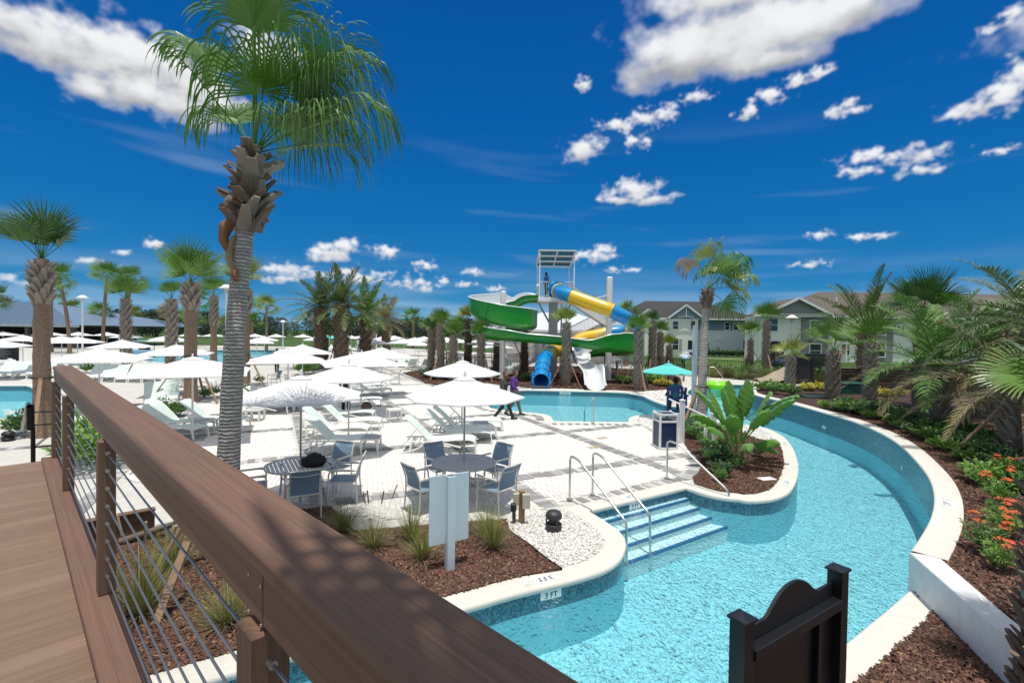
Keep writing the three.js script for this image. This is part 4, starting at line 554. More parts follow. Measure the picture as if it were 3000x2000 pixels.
function brace(p, q, m = M.lumber) { const g = clean(bar(p, q, 0.085, 0.04)), u = g.attributes.uv, s = g.attributes.position; for (let i = 0; i < s.count; i++) u.setXY(i, (s.getX(i) + s.getZ(i)) / 0.4, s.getY(i) / 1.3); return [g, m]; }
function palm(o) { const t = thing(o.name ?? 'fan_palm', o.label, 'palm tree', [o.x, o.y ?? 0, o.z], o.turn ?? 0, o.group), lean = o.lean ?? [0, 0], h = o.h, ra = o.r ?? 0.17, rb = o.rTop ?? ra * 0.9;
  part('trunk', trunkGeo(h, ra, rb, lean, { seed: o.seed, dens: o.rings ? 14 : 5, bump: o.rings ? 0.04 : 0.06 }), o.rings ? M.ringTrunk : o.trunkM ?? M.trunk, t);
  if (o.boots) { const L = bootList(o.boots[0], o.boots[1], (y) => ra + ((rb - ra) * y) / h + 0.012, lean, h, (o.seed ?? 3) * 7 + 1, o.bootSize ?? 1); const bm = o.bootM ?? M.bootGrey; if (o.each) L.forEach((b) => { const q = part('leaf_base', bootG, bm, t, [b.x, b.y, b.z]); q.scale.setScalar(b.s); q.rotation.set(b.tilt, Math.PI / 2 - b.a, 0, 'YXZ'); }); else part('leaf_bases', merge(L.map(placeBoot)), bm, t); }
  const c = o.crown; if (c) { const at = [lean[0], h - 0.04, lean[1]]; if (o.each) { for (const f of crownList(c)) { const fr = part('frond', leafGeo(c.kind, f.el, { ...(c.kind === 'fan' ? FAN : PIN), ...c.leaf, seed: 5 + f.v }), f.t > 0.86 && c.old ? c.old : c.m, t, at, [0, f.az, 0]); fr.scale.setScalar(f.s); } } else part('crown', crownGeo({ kind: c.kind, n: c.n, elMin: c.elMin, elMax: c.elMax, pow: c.pow, seed: c.seed, size: c.size, leaf: c.leaf }), c.m, t, at); }
  (o.braces ?? []).forEach(([a, d, y]) => { const [g, m] = brace([Math.cos(a) * d, 0.02, Math.sin(a) * d], [Math.cos(a) * (ra + 0.03), y, Math.sin(a) * (ra + 0.03)], o.braceM ?? M.lumber); part('brace', g, m, t); });
  if (o.braces?.length) part('strap_band', new THREE.TorusGeometry(ra + 0.03, 0.018, 6, 20).rotateX(Math.PI / 2), M.black, t, [lean[0] * 0.05, o.braces[0][2], lean[1] * 0.05]);
  return t; }
const B3 = (d, y, a = 0.4) => [0, 1, 2].map((k) => [a + k * 2.094, d, y]);
const UPR = { kind: 'fan', n: 12, elMin: 0.6, elMax: 1.5, m: M.fan }; // freshly planted: few upright leaves
const RND = { kind: 'fan', n: 20, elMin: -0.5, elMax: 1.4, m: M.fan, leaf: { L: 0.8, pet: 0.7, spread: 1.5 } };
// the tall ringed palm beside the bag table: leaves hang and blow to the right
{ const X = -3.93, Z = -6.6, H = 5.7, t = palm({ name: 'washington_palm', label: 'tall palm with pale ringed trunk and long hanging fronds beside the rail', x: X, z: Z, h: H, r: 0.155, rTop: 0.105, lean: [0.35, 0], rings: true, seed: 4, bootM: M.bootGrey });
  const shag = bootList(4.72, 5.66, (y) => 0.20 - 0.11 * (y - 4.72), [0.35, 0], H, 91, 1.35); const sr = rng(19); shag.forEach((b) => { b.tilt += (b.y < 5.0 ? 0.75 : 0.2) * sr() + 0.1; b.a += (sr() - 0.5) * 0.7; b.s *= 0.6 + 0.75 * sr(); const q = part('leaf_base', bootG, [M.boot, M.bootGrey, M.boot][Math.floor(b.a * 7) % 3] ?? M.boot, t, [b.x, b.y, b.z]); q.scale.set(b.s * (0.8 + 0.9 * sr()), b.s * (0.7 + 0.5 * sr()), b.s * (0.5 + sr())); q.rotation.set(b.tilt, Math.PI / 2 - b.a, (sr() - 0.5) * 0.9, 'YXZ'); });
  const husk = (pts, w, curl = 0.5) => { const c = new THREE.CatmullRomCurve3(pts.map(v3)), rows = [], q = rng(Math.round(w * 1000)); for (let k = 0; k <= 9; k++) { const u = k / 9, p = c.getPoint(u), T = c.getTangent(u), S = T.clone().cross(V3(0.51, 0.1, 0.86)).normalize(), N = S.clone().cross(T).normalize(), ww = w * (0.35 + 0.65 * Math.sin(Math.PI * Math.min(0.95, 0.15 + u * 0.8))), row = []; for (let j = -3; j <= 3; j++) { const f = j / 3; row.push(p.clone().addScaledVector(S, f * ww / 2 * (0.85 + 0.3 * q())).addScaledVector(N, -curl * ww * f * f + 0.012 * (q() - 0.5))); } rows.push(row); } return grid(rows); };
  for (const [pts, w, m, c] of [[[[0.2, 4.72, 0.12], [0.1, 4.6, 0.19], [0.06, 4.42, 0.2], [0.1, 4.24, 0.18]], 0.15, M.husk, 0.6], [[[0.17, 4.45, 0.15], [0.12, 4.25, 0.18], [0.15, 4.05, 0.17], [0.2, 3.92, 0.15]], 0.1, M.dry, 0.7], [[[0.2, 4.02, 0.14], [0.19, 3.93, 0.17], [0.21, 3.83, 0.15]], 0.1, M.husk, 0.8], [[[0.16, 4.95, 0.1], [0.02, 5.0, 0.16], [-0.08, 5.06, 0.14]], 0.07, M.dry, 0.5], [[[0.45, 4.86, 0.05], [0.56, 4.84, 0.08], [0.66, 4.9, 0.06]], 0.08, M.boot, 0.6], [[[0.4, 4.74, 0.12], [0.43, 4.6, 0.14], [0.41, 4.48, 0.13]], 0.06, M.boot, 0.7], [[[0.2, 5.0, 0.18], [0.16, 4.85, 0.24], [0.2, 4.7, 0.2]], 0.16, M.boot, 0.4]]) part('hanging_husk', husk(pts, w, c), m, t);
  // az, elevation, petiole, blade length, droop, scale
  const F = [[3.0, 1.12, 1.35, 0.95, 0.6, 1.5], [3.8, 0.95, 0.95, 0.95, 1.0, 1.7], [1.6, 1.5, 1.75, 1.2, 0.35, 1.3], [-1.1, 1.36, 1.6, 1.1, 0.5, 1.4], [0.1, 0.98, 1.5, 1.15, 0.45, 1.6], [-0.05, 0.78, 1.4, 1.4, 0.9, 1.9], [0.35, 0.72, 1.15, 1.7, 1.0, 2.0], [-0.5, 0.8, 1.15, 1.7, 1.0, 2.0], [0.1, 0.6, 1.0, 1.8, 1.0, 2.0], [0.9, 0.8, 0.8, 1.5, 1.0, 2.0], [-0.2, 0.45, 0.7, 1.6, 1.0, 2.0], [2.5, 0.9, 0.75, 1.1, 1.0, 1.8], [0.5, 0.45, 0.65, 1.5, 1.0, 2.0], [-0.9, 0.9, 0.9, 1.5, 1.0, 2.0], [0.65, 0.95, 1.1, 1.5, 0.9, 1.9]];
  F.forEach(([az, el, pet, L, droop, spread], i) => part('frond', fanLeaf({ el, pet, L, droop, hang: true, n: 42, spread, w: 0.031, segs: 11, roll: ((i * 37) % 11 - 5) * 0.09, petBend: 0.2, fold: 0.35, seed: 40 + i, wind: [0.5 * Math.cos(az), 0, 0.5 * Math.sin(az)] }), M.wash, t, [0.35, H - 0.1, 0], [0, az, 0]));
  part('crown_spear', tube([[0.35, H - 0.2, 0], [0.345, H + 0.8, 0], [0.34, H + 2.1, 0]], 0.025, 6), M.petiole, t); const [g1, m1] = brace([0.75, 0.02, 0.35], [0.16, 1.2, 0.1], M.lumber); part('brace', g1, m1, t); const [g2, m2] = brace([-0.6, 0.02, 0.6], [-0.12, 1.2, 0.12], M.lumber); part('brace', g2, m2, t); part('brace_block', rbox(0.09, 0.3, 0.05, 0.004), M.lumber, t, [0.17, 1.1, 0.14]); part('brace_block', rbox(0.05, 0.3, 0.09, 0.004), M.lumber, t, [-0.18, 1.1, 0.1]); }
// the second ringed palm, on the island
{ const t = palm({ name: 'washington_palm', label: 'slim ringed palm with wind blown fronds on the island behind the banana plant', x: 6.35, z: -15.9, h: 4.75, r: 0.16, rTop: 0.10, lean: [0.12, 0], rings: true, seed: 6, boots: [4.2, 4.75], bootM: M.boot, each: true, braces: [[2.6, 1.0, 1.5], [0.3, 0.95, 1.5], [4.5, 0.9, 1.5]], braceM: M.lumber });
  const F = [[0.1, 1.1, 0.95, 1.0, 0.9, 0], [-0.4, 0.9, 0.95, 1.05, 1.0, 0], [0.5, 0.8, 0.95, 1.05, 1.0, 1], [0.05, 0.55, 0.95, 1.1, 1.1, 1], [-0.8, 0.75, 0.85, 1.0, 1.1, 0], [0.9, 0.9, 0.85, 1.0, 1.1, 0], [1.4, 1.35, 1.2, 0.9, 0.7, 1], [0.3, 1.35, 1.1, 0.9, 0.6, 1], [3.05, 0.95, 0.95, 0.75, 1.3, 2], [0.2, 0.25, 0.85, 1.0, 1.2, 1], [0.0, -0.5, 0.7, 0.9, 0.6, 0]];
  F.forEach(([az, el, pet, L, droop, m], i) => part('frond', fanLeaf({ el, pet, L, droop, hang: true, n: 26, spread: 1.7, w: 0.05, segs: 9, petBend: 0.25, seed: 80 + i, wind: [0.5 * Math.cos(az), 0, 0.5 * Math.sin(az)] }), [M.wash, M.fanYellow, M.dry][m], t, [0.12, 4.7, 0], [0, az, 0])); }
// palms of the left hand terrace
palm({ label: 'boot covered fan palm with smooth lower trunk at the left edge by the rail end', x: -13.5, z: -13.7, h: 5.1, r: 0.21, rTop: 0.17, boots: [3.95, 5.05], bootSize: 1.35, each: true, seed: 11, crown: { ...UPR, n: 10, elMin: 0.8, elMax: 1.5, m: M.fanDark, seed: 9, leaf: { L: 1.1, pet: 0.65, n: 24, w: 0.055 } }, braces: [[0.9, 1.7, 1.7], [3.9, 1.5, 1.7]] });
palm({ label: 'fan palm with wide green crown and shaggy boots left of the ringed trunk', x: -13.8, z: -20.5, h: 5.15, r: 0.25, rTop: 0.22, boots: [4.1, 5.15], bootSize: 1.5, each: true, seed: 12, crown: { ...UPR, n: 12, elMin: 0.55, elMax: 1.45, seed: 4, leaf: { L: 1.25, pet: 0.65, n: 25, w: 0.065 } }, braces: B3(1.5, 2.0, 0.3) });
palm({ label: 'yellowish fan palm directly behind the ringed trunk on its right', x: -14.4, z: -25.7, h: 5.4, r: 0.27, rTop: 0.24, boots: [4.2, 5.3], bootSize: 1.5, seed: 13, crown: { ...UPR, n: 15, elMin: 0.7, elMax: 1.5, m: M.fanYellow, seed: 5, leaf: { L: 1.1, pet: 0.85 } }, braces: B3(1.3, 1.8, 0.2) });
const MIDP = [[-25, -40, 5.9, 0.26, M.fan, 'fan palm with upright crown left of the ringed trunk'], [-21.4, -30, 5.0, 0.24, M.fan, 'stubby fan palm with a small upright tuft beyond the umbrellas'], [-27.5, -34, 5.2, 0.25, M.fan, 'boot covered fan palm with spiky upright crown right of the left lamp']];
MIDP.forEach(([x, z, h, r, m, label], i) => palm({ label, x, z, h, r, boots: [i ? 0.8 : 3.6, h], seed: 21 + i, bootSize: 1.4, crown: { ...UPR, n: [14, 8, 16][i], elMin: [0.4, 0.9, 0.5][i], elMax: 1.5, m, seed: 2 + i, leaf: { L: [1.25, 0.75, 1.25][i], pet: [0.9, 0.6, 0.8][i] } } }));
// round headed palms on slim trunks, far left
[[-51, -55, 8.6, [-1.2, 0], 'leaning slim palm just right of the leftmost palm trunk'], [-48, -56, 9.0, [0.5, 0], 'slim palm behind the left lamp post'], [-46.2, -57, 8.7, [0.7, 0], 'slim leaning palm right of the left lamp post'], [-56, -58, 7.6, [0, 0], 'slim palm half hidden by the leftmost palm trunk'], [-38.5, -58, 6.6, [0.3, 0], 'round headed palm in the tree gap left of centre'], [-37, -64, 7.0, [0.6, 0], 'leaning round headed palm right of the spiky palm'], [-65, -60, 6.4, [0, 0], 'dark palm in front of the blue roof'], [-36, -70, 6.4, [0, 0], 'low yellow palm behind the wide crowned palm']].forEach(([x, z, h, lean, label], i) => palm({ name: 'slim_palm', label, x, z, h, r: 0.2, rTop: 0.16, lean, seed: 30 + i, crown: { ...RND, m: i === 7 ? M.fanYellow : i === 6 ? M.fanDark : M.fan, size: 1.55, seed: 3 + (i % 3) } }));
// date palm cluster in the middle distance
[[-15.6, -39, 5.0, 0.44, 'left date palm of the thick trunked cluster'], [-13.6, -38, 5.3, 0.46, 'right date palm of the thick trunked cluster'], [-13.2, -43, 4.7, 0.4, 'date palm at the back of the thick trunked cluster']].forEach(([x, z, h, r, label], i) => palm({ name: 'date_palm', label, x, z, h, r, rTop: r * 0.95, boots: [0.2, h], bootM: M.boot, bootSize: 1.9, seed: 50 + i, crown: { kind: 'pinnate', n: 34, elMin: -0.5, elMax: 1.45, m: i === 2 ? M.fan : M.phoenix, seed: 7 + i, size: 1.25, leaf: { l: 0.55, w: 0.045, n: 38 } }, braces: i ? [[0.2, 1.6, 2.2], [3.4, 1.2, 2.6]] : [[-0.4, 1.7, 3.2]] }));
palm({ name: 'date_palm', label: 'brownish date palm right of the thick trunked cluster', x: -14.8, z: -56, h: 4.3, r: 0.4, boots: [0.3, 4.2], bootM: M.boot, bootSize: 1.8, seed: 55, crown: { kind: 'pinnate', n: 32, elMin: -0.6, elMax: 1.4, m: M.phoenixBrown, seed: 11, size: 1.3, leaf: { l: 0.55, w: 0.045, n: 34 } } });
// distant row along the tree line
const ROW = [[-92, 7.8], [-89, 7.4], [-86, 7.0], [-79, 6.8], [-72, 6.6], [-66, 7.0], [-60, 5.2], [-56, 6.2], [-50, 5.6], [-40, 6.2], [-24, 6.4], [-19, 6.8], [-16, 5.8], [-13, 5.6], [-10, 5.4]];
ROW.forEach(([x, h], i) => palm({ name: 'distant_palm', label: `small distant palm before the dark wood, ${ord(i)} from the left`, group: 'distant palms along the wood', x: x * 0.98, z: -98 + 8 * ((i * 5) % 3), h: h - 1.2, r: 0.28, seed: 60 + (i % 4), crown: { ...RND, n: 20, size: 1.7, m: i % 4 === 1 ? M.phoenixBrown : i % 3 ? M.fan : M.fanYellow, seed: 3 + (i % 3) } }));
// palms round the slide
[[-4.7, -31.5, 3.75, 'fan palm with latticed trunk in the bed left of the slide, nearest the dining set'], [-5.6, -33.2, 3.3, 'fan palm behind its twin left of the slide'], [-3.8, -31, 3.0, 'fan palm with drooping yellow green leaves in the middle of the left bed'], [-3.3, -36, 4.2, 'darker fan palm set back in the left bed'], [-2.0, -31, 3.1, 'short fan palm in front of the green slide loop'], [0.95, -36, 3.0, 'dark trunked palm behind the green slide near the fence'], [-1.2, -38, 2.6, 'thin dark palm trunk behind the left slide column'], [3.3, -29, 3.85, 'fan palm between the blue tube and the white slide run'], [7.3, -27.5, 3.4, 'fan palm with leaning braces at the right end of the slide pool'], [10, -34, 4.1, 'fan palm behind the right end of the green slide'], [11.5, -37, 3.4, 'fan palm half hidden right of the slide'], [13.2, -40, 2.3, 'low fan palm with long leaves left of the turquoise umbrella']].forEach(([x, z, h, label], i) => palm({ label, x, z, h, r: 0.2, rTop: 0.17, boots: [0.1, h], bootSize: 1.15, seed: 70 + i, bootM: [3, 5, 6].includes(i) ? M.boot : M.bootGrey, each: [7, 8].includes(i), crown: { ...UPR, n: 11, elMin: i === 4 || i === 2 ? 0.2 : 0.6, elMax: 1.5, seed: 2 + (i % 4), m: [M.fan, M.fanYellow, M.fan, M.fanDark][(i * 3) % 4], leaf: { L: 0.72, pet: 0.42 } }, braces: [0, 2, 4, 7, 8, 9].includes(i) ? B3(1.05, 1.6, i * 0.7) : [] }));
palm({ label: 'fan palm top showing right of the tall white slide column', x: 11.5, z: -48, h: 5.4, r: 0.2, boots: [1, 5.3], seed: 83, crown: { ...UPR, n: 14, elMin: 0.2, seed: 3 } });
// palms beyond the river and on the raised bed
[[22, -44, 2.9, M.fan, 'fan palm with tall narrow crown in the grass bed before the blue house'], [19.6, -36.8, 4.35, M.fan, 'tall fan palm before the black car'], [16.7, -28.6, 2.0, M.fanYellow, 'small fan palm with a pale round leaf left of the black notice board'], [14.7, -21.8, 2.2, M.fan, 'fan palm beside the green utility cabinet']].forEach(([x, z, h, m, label], i) => palm({ label, x, z, y: i > 1 ? 0.43 * (i - 2) : 0, h, r: 0.2, boots: [0.1, h], bootSize: 1.15, each: i === 3, seed: 90 + i, crown: { ...UPR, n: 12, elMin: [0.7, 0.7, 0.1, 0.35][i], elMax: 1.5, m, seed: 5 + i, leaf: { L: 0.95, pet: [1.1, 0.75, 0.6, 0.95][i] } }, braces: i < 2 ? B3(1.3, 1.9, 0.6 + i) : [] }));
palm({ name: 'date_palm', label: 'bushy date palm with grey green feather fronds before the tan roof', x: 22.2, z: -30, h: 3.6, r: 0.36, boots: [0.2, 3.5], bootM: M.boot, bootSize: 1.7, seed: 95, each: true, crown: { kind: 'pinnate', n: 34, elMin: -0.2, elMax: 1.4, m: M.phoenix, old: M.phoenixBrown, seed: 6, size: 1.45, leaf: { l: 0.42, w: 0.036, n: 44, lift: 0.5 } } });
palm({ label: 'tall fan palm with yellow flower cluster against the tan roof', x: 16.3, z: -19, y: 0.43, h: 3.9, r: 0.19, boots: [0.2, 3.9], seed: 96, each: true, crown: { ...UPR, n: 16, elMin: 0.35, elMax: 1.45, m: M.fanDark, seed: 8, leaf: { L: 1.1, pet: 0.8, n: 25, w: 0.055 } }, braces: [[1.8, 1.1, 1.7], [3.6, 1.2, 1.7]] }).add((() => { const m = new THREE.Mesh(merge(Array.from({ length: 60 }, (_, k) => { const r = rng(k + 3); return new THREE.IcosahedronGeometry(0.03, 0).translate((r() - 0.5) * 0.3, 3.75 + (r() - 0.5) * 0.35, 0.35 + (r() - 0.5) * 0.25); })), mat(0.5, 0.42, 0.04, 0.8)); m.name = 'flower_cluster'; m.castShadow = m.receiveShadow = true; return m; })());
palm({ label: 'shorter fan palm leaning into the tall one with the yellow cluster', x: 14.6, z: -19.4, y: 0.43, h: 2.6, r: 0.17, boots: [0.2, 2.6], seed: 97, crown: { ...UPR, n: 10, elMin: 0.5, m: M.fan, seed: 5 } });
palm({ name: 'feather_palm', label: 'bright green feather palm in the middle of the raised bed', x: 13.4, z: -15.0, y: 0.43, h: 1.9, r: 0.24, boots: [0.1, 1.9], bootSize: 1.4, bootM: M.bootGrey, seed: 98, each: true, crown: { kind: 'pinnate', n: 26, elMin: -0.25, elMax: 1.35, m: M.wash, old: M.phoenixBrown, seed: 12, size: 1.0, leaf: { l: 0.55, w: 0.035, n: 46, arch: 1.2, droop: 0.5 } }, braces: [[1.2, 1.0, 1.6]] });
palm({ name: 'feather_palm', label: 'large feather palm at the right edge with drying lower fronds', x: 13.3, z: -12.3, y: 0.43, h: 3.4, r: 0.2, boots: [0.1, 3.3], bootSize: 1.4, seed: 99, each: true, crown: { kind: 'pinnate', n: 28, elMin: -0.7, elMax: 1.3, m: M.phoenix, old: M.dry, seed: 13, size: 1.0, leaf: { l: 0.5, w: 0.034, n: 46, arch: 1.2, droop: 0.45 } } });
palm({ name: 'feather_palm', label: 'feather palm with bare braces right of the ground cover', x: 12.0, z: -11.2, y: 0.43, h: 1.5, r: 0.26, boots: [0.05, 1.5], bootSize: 1.6, bootM: M.bootGrey, seed: 100, each: true, crown: { kind: 'pinnate', n: 20, elMin: -0.3, elMax: 1.3, m: M.phoenixBrown, seed: 14, size: 0.95, leaf: { l: 0.5, w: 0.032, n: 42, arch: 1.3, droop: 0.5 } }, braces: [[3.4, 1.3, 1.3], [2.3, 1.3, 1.4]] });
{ const t = palm({ label: 'nearest fan palm cut by the right edge, shaggy grey trunk', x: 4.7, z: -4.05, h: 2.85, r: 0.17, rTop: 0.16, lean: [0.25, -0.1], boots: [0.05, 2.85], bootSize: 1.0, bootM: M.boot, seed: 101, each: true, trunkM: M.trunk, crown: { ...UPR, n: 11, elMin: 0.1, elMax: 1.4, m: M.fan, seed: 15, size: 0.46, leaf: { L: 0.85, pet: 0.6, n: 26, w: 0.05, segs: 7 } } }); const [g, m] = brace([-0.95, 0.05, 0.62], [-0.16, 1.0, 0.1], M.lumberGrey); part('brace', g, m, t); part('steel_band', new THREE.TorusGeometry(0.2, 0.02, 6, 20).rotateX(Math.PI / 2).scale(1, 2.5, 1), mat(0.12, 0.2, 0.15, 0.5), t, [0, 0.98, 0]); }
palm({ name: 'feather_palm', label: 'feather palm half hidden at the back of the raised bed before the board fence', x: 17.2, z: -17.2, y: 0.43, h: 2.2, r: 0.22, boots: [0.1, 2.2], bootSize: 1.4, seed: 103, each: true, crown: { kind: 'pinnate', n: 26, elMin: -0.3, elMax: 1.35, m: M.wash, old: M.phoenixBrown, seed: 16, size: 1.05, leaf: { l: 0.55, w: 0.035, n: 44, arch: 1.2, droop: 0.5 } } });
palm({ name: 'feather_palm', label: 'dense feather palm at the right edge above the flowering bushes', x: 11.9, z: -9.6, y: 0.43, h: 2.5, r: 0.2, boots: [0.1, 2.5], bootSize: 1.3, seed: 104, each: true, crown: { kind: 'pinnate', n: 24, elMin: -0.2, elMax: 1.4, m: M.phoenix, old: M.phoenixBrown, seed: 17, size: 0.85, leaf: { l: 0.5, w: 0.032, n: 44, arch: 1.2, droop: 0.5 } } });
// the palm behind the camera whose fronds shade the cap rail
palm({ name: 'washington_palm', label: 'palm standing behind the viewpoint whose fronds shade the rail', x: 1.25, z: 0.7, h: 6.3, r: 0.18, rTop: 0.13, rings: true, seed: 8, crown: { kind: 'fan', n: 14, elMin: 0.0, elMax: 1.4, m: M.wash, seed: 6, size: 1.3, leaf: { L: 1.0, pet: 0.95, droop: 0.9, n: 30 } } });
// dark wood along the horizon: one mass
{ const r = rng(55), mk = (s) => { const q = rng(s), out = []; for (let i = 0; i < 420; i++) { const t = Math.pow(q(), 0.8), y = 0.12 + 0.88 * t, rad = 0.30 * (1 - Math.pow(Math.abs(t - 0.55) * 1.7, 2)) * (0.5 + 0.6 * q()) + 0.03, a = q() * 6.283, c = V3(Math.cos(a) * rad, y, Math.sin(a) * rad), e = V3(q() - 0.5, (q() - 0.5) * 0.6, q() - 0.5).multiplyScalar(0.17), f = V3(q() - 0.5, (q() - 0.5) * 0.6, q() - 0.5).multiplyScalar(0.15); out.push(c, c.clone().add(e), c.clone().add(f)); } strip(out, [V3(0, 0, 0), V3(0, 0.9, 0)], [V3(1, 0, 0), V3(1, 0, 0)], [0.05, 0.02]); return soup(out); };
  [mk(3), mk(9)].forEach((g, v) => { const n = 330, im = new THREE.InstancedMesh(g, v ? M.pineB : M.pine, n), m4 = new THREE.Matrix4(); im.name = numbered('far_wood'); im.userData = { kind: 'stuff', label: 'dark pine wood along the horizon' }; im.castShadow = im.receiveShadow = true;
    for (let i = 0; i < n; i++) { const x = -290 + 400 * r(), z = -150 - 60 * r(), h = (x < -110 ? 9 : 7.4) * (0.65 + 0.55 * r()) * (1 - 0.25 * sm(-30, 60, x)); m4.compose(V3(x, -0.2, z), new THREE.Quaternion().setFromAxisAngle(UPV, r() * 6.28), V3(h * 0.95, h, h * 0.95)); im.setMatrixAt(i, m4); } scene.add(im); }); }
// shrubs, grasses, flowers, the banana plant
function shrubGeo(seed, n, rx, ry, leafL, leafW, upright = 0.4) { const r = rng(seed), out = []; for (let i = 0; i < n; i++) { const a = r() * 6.283, b = Math.acos(1 - r() * 1.15), k = Math.pow(r(), 0.35) * (0.72 + 0.28 * Math.sin(a * 3 + seed) * Math.sin(b * 4)), c = V3(Math.cos(a) * Math.sin(b) * rx * k, (Math.cos(b) * 0.5 + 0.5) * ry * 2 * k * 0.5 + ry * 0.12, Math.sin(a) * Math.sin(b) * rx * k); const d = V3(Math.cos(a) * Math.sin(b) + (r() - 0.5), upright + r() * 0.8 - 0.2, Math.sin(a) * Math.sin(b) + (r() - 0.5)).normalize(), s = d.clone().cross(V3(r() - 0.5, 1, r() - 0.5)).normalize(); const L = leafL * (0.7 + 0.6 * r()), W = leafW * (0.7 + 0.6 * r()); const m = c.clone().addScaledVector(d, L * 0.5).add(V3(0, 0.01, 0)), e = c.clone().addScaledVector(d, L).add(V3(0, -L * 0.15, 0)); strip(out, [c, m, e], [s, s, s], [W * 0.3, W, 0]); }
  for (let i = 0; i < 6; i++) { const a = r() * 6.28; strip(out, [V3(0, 0, 0), V3(Math.cos(a) * rx * 0.5, ry * 0.7, Math.sin(a) * rx * 0.5)], [V3(1, 0, 0), V3(1, 0, 0)], [0.012, 0.006]); } return soup(out); }
const SH = { a: shrubGeo(3, 340, 0.34, 0.42, 0.10, 0.04), b: shrubGeo(8, 340, 0.38, 0.36, 0.12, 0.045), c: shrubGeo(14, 420, 0.42, 0.30, 0.15, 0.035, 0.7), d: shrubGeo(21, 520, 0.27, 0.42, 0.055, 0.026), e: shrubGeo(27, 300, 0.4, 0.3, 0.14, 0.075) };
function shrub(name, label, x, z, g, m, s = 1, y = 0.03, cat = 'shrub', group) { const t = thing(name, label, cat, [x, y, z], (x * 7.3 + z * 3.1) % 6.28, group); t.scale.setScalar(s); part('foliage', g, m, t); return t; }
{ const r = rng(66); const line = offsetPath(wallP, 1.5); let k = 0; // ground cover along the raised wall
  const i0 = near2(wallP, [10.969, -19.168]), i1 = near2(wallP, [7.882, -8.836]); const spots = [];
  for (let i = i0; i < i1; i += 2) for (const o of [0.95, 1.6, 2.3]) { const p = offsetPath(wallP.slice(Math.max(0, i - 1), i + 2), o + (r() - 0.5) * 0.35)[1]; if (r() < 0.86 && !(o < 1 && r() < 0.35)) spots.push([p[0] + (r() - 0.5) * 0.3, p[1] + (r() - 0.5) * 0.3]); }
  spots.sort((a, b) => b[1] - a[1]).forEach(([x, z], i) => shrub('ground_cover_plant', `leafy green ground cover plant along the raised wall, ${ord(i)} from the near end`.replace('leafy green ', ''), x, z, [SH.a, SH.b, SH.c, SH.e][Math.floor(r() * 4)], [M.shrub, M.shrub, M.shrubDark, M.shrubLight][Math.floor(r() * 4)], 0.75 + 0.4 * r(), 0.43, 'plant', 'ground cover along the raised wall')); }
const blossom = (seed) => { const r = rng(seed), g = []; for (let c = 0; c < 5; c++) { const x = (r() - 0.5) * 0.42, z = (r() - 0.5) * 0.42, y = 0.40 + 0.08 * r(); for (let i = 0; i < 22; i++) { const a = r() * 6.28, q = r() * 0.06; g.push(new THREE.OctahedronGeometry(0.013, 0).scale(1.3, 0.5, 1.3).translate(x + Math.cos(a) * q, y + 0.02 * (1 - q / 0.06) + r() * 0.01, z + Math.sin(a) * q)); } } return merge(g); };
const BL = [blossom(2), blossom(5), blossom(9)];
[[1060,930], [1130,890], [1180,1040], [1190,1160], [1230,1250], [1095,1330], [1190,1420], [1300,960], [1260,880]].forEach(([u, v], i) => { const p = [[8.801, -8.883], [9.497, -9.378], [8.194, -7.951], [7.376, -7.126], [6.946, -6.632], [6.144, -6.103], [5.881, -5.663], [9.173, -8.562], [9.802, -9.296]][i]; const t = shrub('ixora_bush', `small dark bush with orange red blossoms in the right bed, ${ord(i)} of nine`, p[0], p[1], SH.d, i % 2 ? M.shrub : M.shrubLight, 0.85 + 0.1 * (i % 3), 0.43, 'flower bush', 'orange flowering bushes in the raised bed'); if (i > 1) part('blossoms', BL[i % 3], M.orange, t); });
[[15.615, -25.055], [16.524, -25.633], [16.175, -24.677], [17.983, -23.244], [17.722, -22.467], [18.633, -22.937], [15.271, -24.566]].forEach((p, i) => shrub('croton_bush', `yellow leaved bush in the raised bed, ${ord(i)} of seven`, p[0], p[1], SH.e, M.yellowLeaf, 1.0, 0.43, 'bush', 'yellow bushes in the raised bed'));
[[12.858, -24.453], [13.777, -25.541], [13.637, -24.549], [12.682, -23.108], [13.895, -24.121], [13.192, -22.360]].forEach((p, i) => shrub('nose_shrub', `leafy shrub on the rounded far end of the raised bed, ${ord(i)} of six`, p[0], p[1], i % 2 ? SH.b : SH.e, i % 2 ? M.shrub : M.shrubLight, 1.25, 0.43, 'shrub', 'shrubs at the far end of the raised bed'));
[[5.619, -15.182], [5.961, -16.239], [5.677, -14.627], [5.924, -14.643], [5.596, -13.777], [4.820, -10.941], [4.574, -10.310], [4.809, -10.646], [5.454, -12.601], [6.489, -12.462], [5.402, -11.283], [5.123, -11.713]].forEach((p, i) => shrub('island_shrub', `small glossy shrub on the island mulch, ${ord(i)} of twelve`, p[0], p[1], i % 3 === 2 ? SH.b : SH.d, i % 2 ? M.shrubDark : M.shrub, [1.25, 1.3, 1.1, 1, 1, 0.8, 0.75, 0.9, 1.3, 0.8, 0.7, 1.2][i], 0.03, 'shrub', 'small shrubs on the island'));
[[-12.454, -17.331], [-12.006, -17.011], [-11.976, -17.191], [-13.779, -21.526], [-13.826, -22.103], [-12.743, -22.839], [-14.602, -27.613], [-13.293, -18.219], [-29.048, -32.578], [-28.597, -32.657], [-27.733, -32.807], [-25.925, -32.511], [-14.104, -13.614], [-14.291, -14.011]].forEach((p, i) => { const t = shrub('white_flower_shrub', `dark green shrub with white blooms among the left loungers, ${ord(i)} of fourteen`, p[0], p[1], SH.a, M.shrub, i < 8 ? 1.15 : 1.5, 0.03, 'shrub', 'white flowered shrubs among the loungers'); part('blooms', BL[i % 3], M.flowerWhite, t); });
